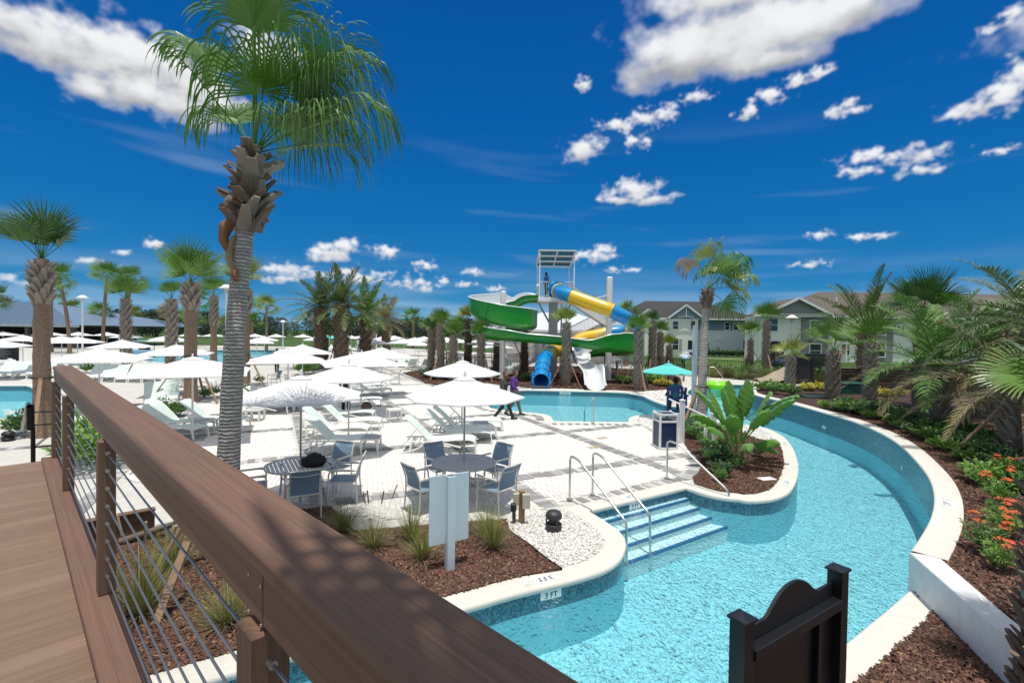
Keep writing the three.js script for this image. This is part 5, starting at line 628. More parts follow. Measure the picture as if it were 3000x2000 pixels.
{ const r = rng(44); [[-11.443, -12.893], [-10.104, -11.463], [-9.578, -10.740]].forEach((p, i) => shrub('rail_shrub', `leafy shrub seen through the boardwalk cables, ${ord(i)} of three`, p[0], p[1], SH.b, M.shrubLight, 2.2, 0.03, 'shrub')); }
{ const t = shrub('spiky_shrub', 'spiky dark green shrub in front of the date palm cluster', -14.671, -33.918, SH.c, M.shrub, 2.4); shrub('spiky_shrub', 'second spiky shrub beside the date palm cluster bed', -14.576, -35.026, SH.c, M.shrubDark, 2.2); }
[[1.014, -31.802], [7.529, -31.613], [7.228, -30.609], [9.062, -30.861], [9.627, -31.689], [9.226, -29.486], [9.469, -29.187], [10.372, -34.745], [-5.689, -32.649], [-5.108, -31.825], [-4.534, -31.472], [-4.083, -31.979]].forEach((p, i) => shrub('bed_plant', `low plant in the slide mulch bed, ${ord(i)} of twelve`, p[0], p[1], i > 7 || [4, 7].includes(i) ? SH.c : SH.e, i === 5 || i === 6 ? M.yellowLeaf : i > 7 ? M.shrubDark : M.shrubLight, [1.4, 1.3, 1.6, 1.8, 1.8, 1.3, 1.2, 2.2, 1.8, 1.8, 1.8, 1.8][i], 0.03, 'plant', 'plants in the slide bed'));
// ornamental grasses
function tuft(seed, n, h, spread, w) { const r = rng(seed), out = []; for (let i = 0; i < n; i++) { const a = r() * 6.283, b = Math.pow(r(), 0.7) * spread, q = V3(Math.cos(a) * 0.07 * r(), 0, Math.sin(a) * 0.07 * r()), e = V3(Math.cos(a) * Math.sin(b), Math.cos(b), Math.sin(a) * Math.sin(b)), L = h * (0.55 + 0.6 * r()), P = [], S = [], W = []; const sd = V3(-Math.sin(a), 0, Math.cos(a)); for (let j = 0; j <= 4; j++) { P.push(q.clone()); S.push(sd); W.push(j === 4 ? 0 : w * (1 - 0.15 * j)); q.addScaledVector(e, L / 4); e.addScaledVector(DOWN, 0.10 + 0.22 * b * (j / 4)).normalize(); } strip(out, P, S, W); } return soup(out); }
const TU = [tuft(2, 260, 0.62, 1.0, 0.0055), tuft(7, 240, 0.55, 1.1, 0.0055), tuft(12, 260, 0.7, 0.85, 0.006)], TD = [tuft(3, 120, 0.5, 1.35, 0.005), tuft(8, 120, 0.5, 1.35, 0.005), tuft(9, 110, 0.6, 1.2, 0.005)];
function grassTuft(label, x, z, s, k, plumes = 0, y = 0.03) { const t = thing('grass_tuft', label, 'grass', [x, y, z], k * 1.7); t.scale.setScalar(s); part('green_blades', TU[k % 3], M.grassBlade, t); part('dry_blades', TD[k % 3], M.grassDry, t); const r = rng(k * 13 + 5); for (let i = 0; i < plumes; i++) { const a = r() * 6.28, b = 0.12 + 0.3 * r(), L = 0.85 + 0.25 * r(), tip = V3(Math.cos(a) * Math.sin(b) * L, Math.cos(b) * L, Math.sin(a) * Math.sin(b) * L), mid = tip.clone().multiplyScalar(0.8); part('plume', merge([cyl([0, 0, 0], mid, 0.002, 0.002, 4), between(new THREE.CapsuleGeometry(0.012, mid.distanceTo(tip), 3, 6), mid, tip)]), M.plume, t); } return t; }
[[-2.607, -7.460, 1.0, 0, 0, 'green grass tuft nearest the bag table chair'], [-1.982, -6.936, 0.95, 1, 4, 'grass tuft with four brown plumes'], [-1.487, -7.216, 0.9, 2, 0, 'grass tuft left of the pale blue sign'], [-1.215, -6.619, 0.85, 0, 0, 'grass tuft at the foot of the pale blue sign'], [-0.389, -7.489, 0.95, 1, 0, 'grass tuft right of the pale blue sign'], [-0.224, -6.951, 0.95, 2, 0, 'grass tuft beside the black edging'], [-4.495, -6.317, 1.0, 0, 0, 'grass tuft beyond the leaning stake below the rail'], [-3.020, -5.091, 1.0, 1, 0, 'grass tuft low behind the rail cables'], [-4.053, -5.216, 1.2, 2, 2, 'dry grass tuft just behind the boardwalk post']].forEach(([x, z, s, k, pl, label]) => grassTuft(label, x, z, s, k, pl));
{ const r = rng(15); const base = [[16.736, -39.922], [18.678, -36.204], [20.071, -35.237]]; let n = 0; for (let i = 0; i < 26; i++) { const t = i / 25, x = 12.6 + 9.5 * t + (r() - 0.5), z = -38.5 + 7.5 * t - 2.2 * r(); const g = thing('bed_grass', `grey green grass clump in the long bed beyond the river, ${ord(i)} from the left`, 'grass', [x, 0.03, z], i, 'grass clumps beyond the river'); g.scale.setScalar(1.5 + 0.5 * r()); part('blades', TU[i % 3], i % 3 ? M.grassBlade : M.shrub, g); part('dry_blades', TD[i % 3], M.grassDry, g); }
  for (let i = 0; i < 10; i++) shrub('fence_shrub', `dark shrub along the black fence beyond the river, ${ord(i)} of ten`, 13.5 + i * 0.9, -40.5 + i * 0.75, i % 2 ? SH.a : SH.b, i % 3 ? M.shrub : M.shrubDark, 2.3, 0.03, 'shrub', 'shrubs along the fence'); for (let i = 0; i < 9; i++) shrub('foundation_shrub', `round shrub below the blue siding, ${ord(i)} from the left`, 29.5 + i * 0.95, -72, SH.b, M.shrubDark, 3.0, 0, 'shrub', 'foundation shrubs'); }
function bananaLeaf(o) { const rows = [], m = 16, r = rng(o.seed); let p = V3(0, 0, 0), d = V3(Math.cos(o.el), Math.sin(o.el), 0); const P = [], D = []; for (let i = 0; i <= 5; i++) { P.push(p.clone()); D.push(d.clone()); p.addScaledVector(d, o.pet / 5); d.addScaledVector(DOWN, 0.02).normalize(); }
  const out = []; P.push(p.clone().addScaledVector(d, 0.05)); D.push(d.clone()); strip(out, P, P.map(() => V3(0, 0, 1)), P.map(() => 0.035)); strip(out, P, D.map((e) => V3(0, 0, 1).cross(e)), P.map(() => 0.03)); const tw = o.twist ?? 0;
  for (let i = 0; i <= m; i++) { const t = i / m, w = o.w * Math.pow(Math.sin(Math.PI * (0.06 + 0.94 * Math.min(1, t * 0.985))), 0.6) * (t > 0.97 ? 0.5 : 1), N0 = V3(0, 0, 1).cross(d).normalize(), S = V3(0, 0, 1).applyAxisAngle(d, tw), N = S.clone().cross(d).normalize(), row = []; for (let k = -4; k <= 4; k++) { const f = k / 4, rf = 0.018 * Math.sin(t * 38 + k) * Math.abs(f) + 0.05 * Math.abs(f) * (o.fold ?? 1); const q = p.clone().addScaledVector(S, f * w / 2).addScaledVector(N, -rf - 0.03 * f * f); if (Math.abs(k) === 4 && r() < 0.3) q.addScaledVector(S, -f * w * 0.16 * r()); row.push(q); } rows.push(row); p.addScaledVector(d, o.L / m); d.addScaledVector(DOWN, (o.arch ?? 0.8) / m * (0.3 + 1.4 * t)).normalize(); }
  return merge([grid(rows), soup(out)]); }
{ const p = [5.646, -11.800], t = thing('banana_plant', 'big leaved banana plant on the island mulch', 'plant', [p[0], 0.03, p[1]]); t.scale.setScalar(1.02);
  for (const [x, z, h, r] of [[-0.05, 0.05, 0.85, 0.045], [0.14, -0.02, 0.8, 0.04], [-0.2, -0.1, 0.7, 0.04], [0.05, 0.16, 0.6, 0.035], [0.24, 0.12, 0.7, 0.035], [-0.32, 0.08, 0.55, 0.03], [-0.12, -0.2, 0.75, 0.035]]) part('stem', cyl([x * 0.6, 0, z * 0.6], [x * 1.3, h, z * 1.3], r, r * 0.6, 9), M.stem, t);
  [[-0.1, 0.5, 1.25, 0.45, 0.95, 0.34, 0.5], [1.9, 1.35, 0.55, 0.5, 1.0, 0.36, 0.3], [0.8, 1.15, 0.65, 0.5, 1.0, 0.34, 0.5], [2.9, 0.95, 0.65, 0.5, 1.0, 0.32, 0.9], [3.4, 0.6, 0.6, 0.5, 0.95, 0.3, 0.8], [-0.5, 0.85, 0.6, 0.5, 1.05, 0.36, 0.7], [0.25, 0.65, 0.65, 0.5, 1.0, 0.34, 0.8], [-1.3, 0.9, 0.6, 0.4, 0.9, 0.34, 0.9], [-2.2, 0.8, 0.6, 0.4, 0.85, 0.32, 1.0], [-1.8, 0.3, 0.5, 0.3, 0.6, 0.28, 1.2], [-0.9, 0.2, 0.5, 0.3, 0.55, 0.26, 1.2], [2.5, 1.1, 0.5, 0.45, 0.9, 0.3, 0.5], [-2.9, 0.1, 0.35, 0.35, 0.55, 0.3, 1.3], [1.2, 0.9, 0.6, 0.4, 0.9, 0.3, 0.8], [0.5, 1.3, 0.6, 0.55, 0.95, 0.32, 0.3], [3.8, 1.1, 0.6, 0.5, 0.95, 0.32, 0.6], [-0.2, 1.1, 0.5, 0.5, 0.95, 0.33, 0.6], [1.5, 0.6, 0.45, 0.35, 0.75, 0.3, 1.0], [2.2, 0.5, 0.45, 0.4, 0.8, 0.3, 1.0], [-1.1, 0.5, 0.4, 0.35, 0.7, 0.28, 1.1], [-2.6, 0.6, 0.45, 0.4, 0.8, 0.3, 1.0]].forEach(([az, el, y, pet, L, w, arch], i) => part('leaf', bananaLeaf({ el: Math.min(1.45, el + 0.15), pet, L: L * 0.95, w: w * 1.12, arch, seed: i + 3, twist: ((i % 5) - 2) * 0.28 }), M.banana, t, [Math.cos(az) * 0.1, y * 0.85, -Math.sin(az) * 0.1], [0, az, 0])); }

// ---------------------------------------------------------------- handrails, markers, signs and small fittings by the water
{ const rails = [[[1.145, -9.071], [1.930, -7.754], 'left stainless handrail of the entry steps'], [[1.628, -9.346], [2.417, -8.101], 'middle stainless handrail of the entry steps'], [[3.471, -10.515], [4.353, -9.386], 'right stainless handrail of the entry steps beside the island']];
  for (const [a, b, label] of rails) { const t = thing('handrail', label, 'handrail'), dx = b[0] - a[0], dz = b[1] - a[1], L = Math.hypot(dx, dz), u = [dx / L, dz / L], at = (s, y) => [a[0] + u[0] * s, y, a[1] + u[1] * s];
    part('tube', bentTube([at(0, 0), at(0, 0.88), at(0.28, 0.84), at(L - 0.02, 0.12), at(L, -0.55)], 0.021, 12, 0.09), M.steel, t);
    part('base_plate', new THREE.CylinderGeometry(0.055, 0.06, 0.02, 18), M.steel, t, at(0, 0.03)); part('base_plate', new THREE.CylinderGeometry(0.05, 0.055, 0.02, 18), M.steel, t, at(L, -0.56)); }
  const t = thing('pool_grab_rail', 'single hooped stainless grab rail at the near edge of the slide pool', 'handrail'), p = [2.928, -16.914], q = [2.822, -17.354]; part('tube', bentTube([[p[0], 0, p[1]], [p[0], 0.88, p[1]], [p[0] - 0.02, 0.93, p[1] - 0.1], [q[0], 0.3, q[1] - 0.9], [q[0], -0.4, q[1] - 0.95]], 0.022, 10, 0.08), M.steel, t); part('base_plate', new THREE.CylinderGeometry(0.06, 0.06, 0.02, 16), M.steel, t, [p[0], 0.03, p[1]]);
  const f = thing('far_handrail', 'slanting steel handrail at the far river entry', 'handrail'), fp = [13.460, -32.491], fq = [14.308, -32.280]; part('tube', bentTube([[fp[0], 0, fp[1]], [fp[0], 1.05, fp[1]], [fp[0] + 0.35, 1.05, fp[1] + 0.1], [fq[0] + 0.2, -0.2, fq[1] + 0.7]], 0.026, 8, 0.1), M.steel, f); }
const printed = (w, h, draw) => { const c = document.createElement('canvas'); c.width = w; c.height = h; const x = c.getContext('2d'); draw(x, w, h); const t = new THREE.CanvasTexture(c); t.colorSpace = THREE.SRGBColorSpace; return t; };
const wordTile = (s, w = 256, h = 96) => mat(1, 1, 1, 0.35, { map: printed(w, h, (x) => { x.fillStyle = '#e6ebe8'; x.fillRect(0, 0, w, h); x.fillStyle = '#15181b'; x.font = `bold ${Math.round(h * 0.86)}px sans-serif`; x.textAlign = 'center'; x.textBaseline = 'middle'; x.fillText(s, w / 2, h * 0.54, w * 0.94); }) });
const tile3 = wordTile('3 FT'), tile36 = wordTile('3 FT 6 IN', 512, 96), noDive = mat(1, 1, 1, 0.4, { map: printed(160, 160, (x, w, h) => { x.fillStyle = '#e9e9e4'; x.fillRect(0, 0, w, h); x.strokeStyle = '#222'; x.lineWidth = 6; x.beginPath(); x.arc(80, 88, 54, 0, 7); x.stroke(); x.lineWidth = 4; x.beginPath(); x.moveTo(45, 60); x.lineTo(115, 116); x.moveTo(112, 62); x.lineTo(50, 114); x.stroke(); x.fillStyle = '#222'; x.font = 'bold 22px sans-serif'; x.textAlign = 'center'; x.fillText('NO DIVING', 80, 22); }) });
function marker(path, target, kind, label, o = {}) { const i = Math.max(1, Math.min(path.length - 2, near2(path, target))), p = path[i], a = path[i - 1], b = path[i + 1], l = Math.hypot(b[0] - a[0], b[1] - a[1]), tx = (b[0] - a[0]) / l, tz = (b[1] - a[1]) / l, nx = -tz, nz = tx; // n points to the water
  const g = new THREE.Group(); const m = kind === '36' ? tile36 : tile3, w = o.w ?? (kind === '36' ? 0.62 : 0.3), h = o.h ?? 0.115, y = o.y ?? -0.105;
  const t = thing('depth_marker', label, 'depth marker', [p[0], 0, p[1]]);
  if (o.wall !== false) { const q = part('wall_tile', new THREE.PlaneGeometry(w, h), m, t, [nx * 0.006, y, nz * 0.006]); q.rotation.y = Math.atan2(nx, nz); }
  if (o.top !== false) { const yy = (o.topY ?? 0.024) + 0.003, q = part('coping_tile', new THREE.PlaneGeometry(0.36, 0.15).rotateX(-Math.PI / 2), tile3, t, [-nx * 0.14, yy, -nz * 0.14]); q.rotation.y = Math.atan2(-nx, -nz); const r = part('no_diving_tile', new THREE.PlaneGeometry(0.13, 0.13).rotateX(-Math.PI / 2), noDive, t, [-nx * 0.14 - tx * 0.28, yy, -nz * 0.14 - tz * 0.28]); r.rotation.y = Math.atan2(-nx, -nz); } }
marker(bankA, [0.553, -5.995], '3', 'depth marker reading 3 FT on the near bank by the bark mulch'); marker(bankB, [2.504, -9.254], '3', 'depth marker reading 3 FT at the top of the entry steps');
marker(bankC, [8.379, -14.248], '3', 'depth marker tile on the island coping by the white pebbles', { wall: false }); marker(bankC, [6.149, -10.298], '3', 'depth marker tile on the island coping nearest the steps', { wall: false });
marker(bankE, [3.014, -26.567], '36', 'depth marker reading 3 FT 6 IN below the blue tube outlet', { top: false }); marker(wallP, [11.279, -17.313], '3', 'small depth marker on the raised wall left of the ground cover', { top: false, y: -0.08, w: 0.2, h: 0.1 }); marker(wallP, [9.940, -12.052], '3', 'small depth marker on the raised wall in the bend', { top: false, y: -0.08, w: 0.2, h: 0.1 }); marker(wallP, [7.185, -8.005], '3', 'depth marker on the raised coping crossed by palm shadows', { wall: false, topY: 0.474 });
{ // pale blue sign seen from behind
  const p = [-0.786, -6.302], t = thing('pale_sign', 'pale blue blank sign panels on a square white post in the bark bed', 'sign', [p[0], 0, p[1]], 0.5), m = mat(0.60, 0.70, 0.74, 0.45, { bumpMap: rep(T.fine, 2), bumpScale: 0.0008 }); part('post', rbox(0.105, 1.29, 0.105, 0.008, 0, 0.65, 0), m, t); part('panel', rbox(0.56, 0.92, 0.018, 0.004, 0.0, 0.84, -0.045), m, t); part('post_cap', merge([box(0.085, 0.004, 0.085, 0, 1.297, 0)]), mat(0.15, 0.16, 0.16, 0.6), t); part('panel_edge', rbox(0.012, 0.92, 0.03, 0.003, 0.06, 0.84, -0.03), m, t); }
{ const t = thing('bollard_speaker', 'dark mushroom shaped garden speaker on the white pebbles', 'speaker', [0, 0, 0]); t.position.set(...((p) => [p[0], 0.02, p[1]])([0.715, -7.639])); const m = mat(0.035, 0.034, 0.035, 0.5), L = (a) => new THREE.LatheGeometry(a.map((q) => new THREE.Vector2(...q)), 30); part('body', L([[0.128, 0], [0.132, 0.11], [0.126, 0.122], [0.1, 0.125], [0.0, 0.125]]), m, t); part('cap', L([[0, 0.335], [0.05, 0.333], [0.1, 0.315], [0.128, 0.28], [0.134, 0.25], [0.13, 0.215], [0.12, 0.205], [0, 0.205]]), m, t); part('core', L([[0.085, 0.12], [0.085, 0.21]]), M.black, t); for (let k = 0; k < 3; k++) part('strut', rbox(0.03, 0.085, 0.02, 0.003), m, t, [Math.sin(k * 2.09 + 0.3) * 0.118, 0.165, Math.cos(k * 2.09 + 0.3) * 0.118], [0, k * 2.09 + 0.3, 0]); }
{ const p = [0.204, -7.927], t = thing('outlet_post', 'short wooden post with beige electrical boxes at the edge of the pebbles', 'utility post', [p[0], 0, p[1]], 0.15), be = mat(0.55, 0.52, 0.40, 0.6), br = mat(0.33, 0.19, 0.085, 0.85, { map: T.wood }); part('post', rbox(0.09, 0.56, 0.09, 0.004, 0, 0.28, 0), br, t); part('beige_box', rbox(0.125, 0.24, 0.07, 0.008, 0.055, 0.42, 0.09), be, t); part('beige_box', rbox(0.1, 0.2, 0.06, 0.008, -0.09, 0.42, -0.02), be, t); part('black_outlet_cover', rbox(0.085, 0.13, 0.09, 0.012, -0.15, 0.31, 0.05), M.black, t); part('conduit', cyl([-0.13, 0, 0.04], [-0.14, 0.27, 0.04], 0.03), mat(0.05, 0.05, 0.05, 0.7), t); part('hinge', cyl([-0.01, 0.35, 0.115], [-0.01, 0.5, 0.115], 0.009), mat(0.4, 0.33, 0.25, 0.4, { metalness: 0.6 }), t); }
{ // rules board seen from behind
  const a = V3(1.42, 0, -2.86), b = V3(2.43, 0, -3.49), c = a.clone().add(b).multiplyScalar(0.5), W = a.distanceTo(b), t = thing('rules_board', 'black framed notice board seen from behind in the near right corner', 'notice board', [c.x, 0, c.z], Math.atan2(-(b.z - a.z), b.x - a.x)), m = phy(0.006, 0.007, 0.009, 0.4, { clearcoat: 0.3, clearcoatRoughness: 0.3 });
  const cap = () => { const g = rbox(0.125, 0.022, 0.125, 0.004), q = new THREE.ConeGeometry(0.08, 0.022, 4).rotateY(Math.PI / 4).translate(0, 0.0215, 0); return merge([g, q]); };
  for (const s of [-1, 1]) { const po = part('post', rbox(0.1, 1.485, 0.1, 0.006, 0, 0.7425, 0), m, t, [s * W / 2, 0, 0]); part('post_cap', cap(), m, po, [0, 1.497, 0]); }
  const s = new THREE.Shape(), w = W / 2 - 0.052; s.moveTo(-w, 0.35); s.lineTo(w, 0.35); s.lineTo(w, 1.40); s.lineTo(0.33, 1.40); s.bezierCurveTo(0.25, 1.42, 0.2, 1.545, 0, 1.55); s.bezierCurveTo(-0.2, 1.545, -0.25, 1.42, -0.33, 1.40); s.lineTo(-w, 1.40); s.closePath(); part('panel', new THREE.ExtrudeGeometry(s, { depth: 0.02, bevelEnabled: true, bevelSize: 0.002, bevelThickness: 0.002, bevelSegments: 1, curveSegments: 20 }), m, t, [0, 0, -0.03]); part('cross_rail', rbox(W - 0.11, 0.075, 0.07, 0.005, 0, 1.27, 0.025), m, t); part('cross_rail', rbox(W - 0.11, 0.075, 0.07, 0.005, 0, 0.4, 0.025), m, t); part('stile', rbox(0.03, 0.78, 0.03, 0.003, 0.3, 0.84, 0.012), m, t); }
[[2.811, -14.575, 'tan floor drain grate set in the paving beyond the band crossing'], [2.332, -13.332, 'tan floor drain grate set in the paving nearer the handrails']].forEach(([x, z, label]) => { const t = thing('floor_drain', label, 'drain', [x, 0.012, z], 0.46), m = mat(0.50, 0.40, 0.28, 0.6); part('frame', merge([box(0.34, 0.008, 0.02, 0, 0.004, 0.11), box(0.34, 0.008, 0.02, 0, 0.004, -0.11), box(0.02, 0.008, 0.2, 0.16, 0.004, 0), box(0.02, 0.008, 0.2, -0.16, 0.004, 0)]), m, t); for (let k = 0; k < 7; k++) part('grate_bar', box(0.026, 0.007, 0.2, -0.126 + k * 0.042, 0.004, 0), m, t); });
solo('skimmer_lid', rbox(0.36, 0.03, 0.2, 0.006), M.white, 'white rectangular access lid lying in the island mulch', 'lid', undefined, ((p) => [p[0], 0.05, p[1]])([5.676, -10.503]), [0, 0.25, 0]);
{ const t = thing('waste_bin', 'navy panelled waste bin with white frame beside the island', 'bin', ((p) => [p[0], 0, p[1]])([4.368, -13.451]), 0.08), nv = mat(0.012, 0.028, 0.085, 0.45), w = 0.54, hh = 1.02; for (const sx of [-1, 1]) for (const sz of [-1, 1]) part('corner_post', rbox(0.05, hh, 0.05, 0.005, sx * (w / 2 - 0.025), hh / 2 + 0.015, sz * (w / 2 - 0.025)), M.white, t);
  for (const y of [0.05, 0.79, 0.98]) for (let k = 0; k < 4; k++) part('rail', rbox(w - 0.1, 0.05, 0.045, 0.004), M.white, t, [Math.sin(k * 1.5708) * (w / 2 - 0.025), y, Math.cos(k * 1.5708) * (w / 2 - 0.025)], [0, k * 1.5708, 0]); for (let k = 0; k < 4; k++) part('panel', rbox(w - 0.1, 0.69, 0.02, 0.003), nv, t, [Math.sin(k * 1.5708) * (w / 2 - 0.03), 0.42, Math.cos(k * 1.5708) * (w / 2 - 0.03)], [0, k * 1.5708, 0]); part('lid_panel', rbox(w - 0.1, 0.02, w - 0.1, 0.003, 0, 0.985, 0), nv, t); part('liner', rbox(0.4, 0.7, 0.4, 0.01, 0, 0.42, 0), M.black, t); part('caster', rbox(0.03, 0.06, 0.03, 0.004, -0.06, 0.05, w / 2 + 0.01), mat(0.3, 0.36, 0.42, 0.4), t); }
{ const mk = (p, h, label) => { const t = thing('white_post', label, 'post', [p[0], 0, p[1]], 0.1); part('shaft', rbox(0.115, h, 0.115, 0.006, 0, h / 2, 0), M.white, t); part('cap', merge([rbox(0.14, 0.03, 0.14, 0.004), new THREE.ConeGeometry(0.085, 0.03, 4).rotateY(0.785).translate(0, 0.028, 0)]), M.white, t, [0, h + 0.015, 0]); return t; };
  const p1 = [5.046, -14.026], p2 = [5.621, -13.205]; mk(p1, 1.27, 'white square post just behind the navy bin'); const t2 = mk(p2, 1.02, 'white square post carrying a coiled white hose beside the banana plant');
  const co = thing('hose_coil', 'coil of white hose hanging on the white post', 'hose', [p2[0] - 0.12, 0.55, p2[1] + 0.02]); for (let k = 0; k < 5; k++) part('loop', new THREE.TorusGeometry(0.17 + 0.012 * (k % 3), 0.016, 8, 40).scale(0.72, 1.55, 1), M.white, co, [0.01 * k, -0.05 - 0.02 * k, 0.025 * (k - 2)]); part('hanger', bar([0.12, 0.16, 0], [-0.02, 0.16, 0], 0.03, 0.03), M.white, co);
  const r = thing('white_hand_bar', 'long white bar sloping across the two white posts', 'rail'); part('bar', cyl([4.84, 1.24, -14.60], [6.11, 0.64, -13.20], 0.022, 0.022, 8), M.white, r); }
{ const p = [6.505, -16.971], t = thing('light_mast', 'square pale blue mast with white lamp heads beside the slim palm', 'lamp post', [p[0], 0, p[1]]), m = mat(0.60, 0.69, 0.74, 0.5); part('mast', rbox(0.135, 3.55, 0.135, 0.008, 0, 1.775, 0), m, t); part('lamp_head', new THREE.LatheGeometry([[0, 0.2], [0.09, 0.19], [0.12, 0.12], [0.2, 0.05], [0.21, 0], [0, 0]].map((q) => new THREE.Vector2(...q)), 18), M.white, t, [-0.32, 2.42, 0]); part('arm', bar([-0.05, 2.64, 0], [-0.36, 2.64, 0], 0.08, 0.1), M.white, t); part('lamp_head', new THREE.LatheGeometry([[0, 0.14], [0.07, 0.13], [0.13, 0.04], [0.14, 0], [0, 0]].map((q) => new THREE.Vector2(...q)), 16), mat(0.3, 0.5, 0.75, 0.4), t, [-0.36, 2.36, 0.12]); part('camera_dome', new THREE.SphereGeometry(0.06, 12, 8), M.black, t, [-0.1, 3.6, 0]); }
solo('float_ring', new THREE.TorusGeometry(0.62, 0.24, 14, 36).rotateX(Math.PI / 2), phy(0.32, 0.85, 0.02, 0.25, { transmission: 0.2, thickness: 0 }), 'bright green inflatable ring floating at the far end of the river', 'float ring', undefined, ((p) => [p[0], 0.0, p[1]])([13.291, -30.743]));
[[12.248, -17.161, 'dark low bollard light on the mulch near the raised coping', 0.43], [-13.894, -13.147, 'dark low bollard light by the leftmost palm', 0.02]].forEach(([x, z, label, y]) => { const t = thing('low_light', label, 'garden light', [x, y, z]); part('body', new THREE.LatheGeometry([[0.13, 0], [0.13, 0.1], [0, 0.1]].map((q) => new THREE.Vector2(...q)), 20), M.black, t); part('cap', new THREE.LatheGeometry([[0, 0.26], [0.08, 0.25], [0.14, 0.2], [0.14, 0.15], [0, 0.15]].map((q) => new THREE.Vector2(...q)), 20), M.black, t); part('stem', cyl([0, 0.1, 0], [0, 0.15, 0], 0.09), M.black, t); });
{ const p = [16.776, -23.299], g = mat(0.008, 0.075, 0.05, 0.45), t = thing('utility_cabinet', 'dark green utility cabinet in the raised bed', 'utility box', [p[0], 0.43, p[1] - 0.4], 0.05); part('body', rbox(1.25, 0.46, 0.8, 0.02, 0, 0.24, 0), g, t); part('lid', rbox(1.32, 0.1, 0.88, 0.03, 0, 0.51, 0), g, t); part('vent', rbox(0.3, 0.12, 0.02, 0.004, 0.1, 0.25, 0.405), mat(0.004, 0.04, 0.03, 0.6), t); solo('valve_box_lid', rbox(1.1, 0.06, 0.5, 0.015), g, 'flat green valve box lid left of the utility cabinet', 'utility box', undefined, ((q) => [q[0], 0.47, q[1]])([13.895, -21.866])); const q = [16.012, -24.016], mb = thing('meter_box', 'small white meter box on a post behind the raised bed palm', 'utility box', [q[0], 0.43, q[1]]); part('box', rbox(0.2, 0.34, 0.12, 0.01, 0, 0.5, 0), M.white, mb); part('post', rbox(0.08, 0.34, 0.08, 0.004, 0, 0.17, 0), M.white, mb); part('display', rbox(0.1, 0.1, 0.02, 0.004, 0, 0.55, 0.062), M.black, mb); }
{ const st = thing('wooden_stake', 'leaning timber stake in the bark below the boardwalk', 'stake'), p = [-3.751, -5.002], [g, m] = brace([p[0], 0, p[1]], [-3.80, 0.67, -5.60]); part('stake', g, m, st); }
{ const t = thing('fallen_log', 'short weathered log end lying in the bark below the boardwalk', 'log', ((p) => [p[0], 0.08, p[1]])([-5.409, -7.040]), 0.6); part('log', cyl([-0.3, 0, 0], [0.3, 0.12, 0], 0.05, 0.045, 10), M.lumberGrey, t); part('broken_end', cyl([0.3, 0.12, 0], [0.42, 0.19, 0.03], 0.04, 0.02, 7), M.lumberGrey, t); }

// ---------------------------------------------------------------- lifeguard chair
const chairAt = [6.275, -18.054];
{ const bl = mat(0.005, 0.05, 0.19, 0.4), t = thing('lifeguard_chair', 'royal blue tall slatted lifeguard chair under the turquoise umbrella', 'chair', [chairAt[0], 0, chairAt[1]], -0.35); // seat opens to -z, back towards the camera
  for (let k = 0; k < 6; k++) part('back_slat', rbox(0.105, 0.66 - 0.02 * Math.abs(k - 2.5) ** 1.6, 0.022, 0.004), bl, t, [(k - 2.5) * 0.118, 0.98, 0.16 + 0.05], [0.24, 0, -(k - 2.5) * 0.035]);
  for (let k = 0; k < 5; k++) part('seat_slat', rbox(0.58, 0.022, 0.085, 0.004), bl, t, [0, 0.70 + 0.012 * (4 - k), 0.1 - k * 0.1]);
  for (const s of [-1, 1]) { part('armrest', rbox(0.13, 0.024, 0.62, 0.006), bl, t, [s * 0.36, 0.92, -0.04]); part('rear_leg', bar([s * 0.33, 0, 0.28], [s * 0.31, 0.92, 0.16], 0.09, 0.03), bl, t); part('front_leg', bar([s * 0.33, 0, -0.36], [s * 0.33, 0.92, -0.3], 0.09, 0.03), bl, t); part('side_rail', bar([s * 0.33, 0.3, 0.26], [s * 0.33, 0.3, -0.36], 0.08, 0.025), bl, t); part('seat_side', bar([s * 0.3, 0.66, 0.2], [s * 0.3, 0.72, -0.36], 0.09, 0.025), bl, t); }
  part('foot_rest', rbox(0.66, 0.024, 0.2, 0.004), bl, t, [0, 0.3, -0.36]); part('cross_bar', rbox(0.66, 0.08, 0.024, 0.004), bl, t, [0, 0.34, 0.25]); part('cross_bar', rbox(0.62, 0.08, 0.024, 0.004), bl, t, [0, 0.8, 0.24]); }

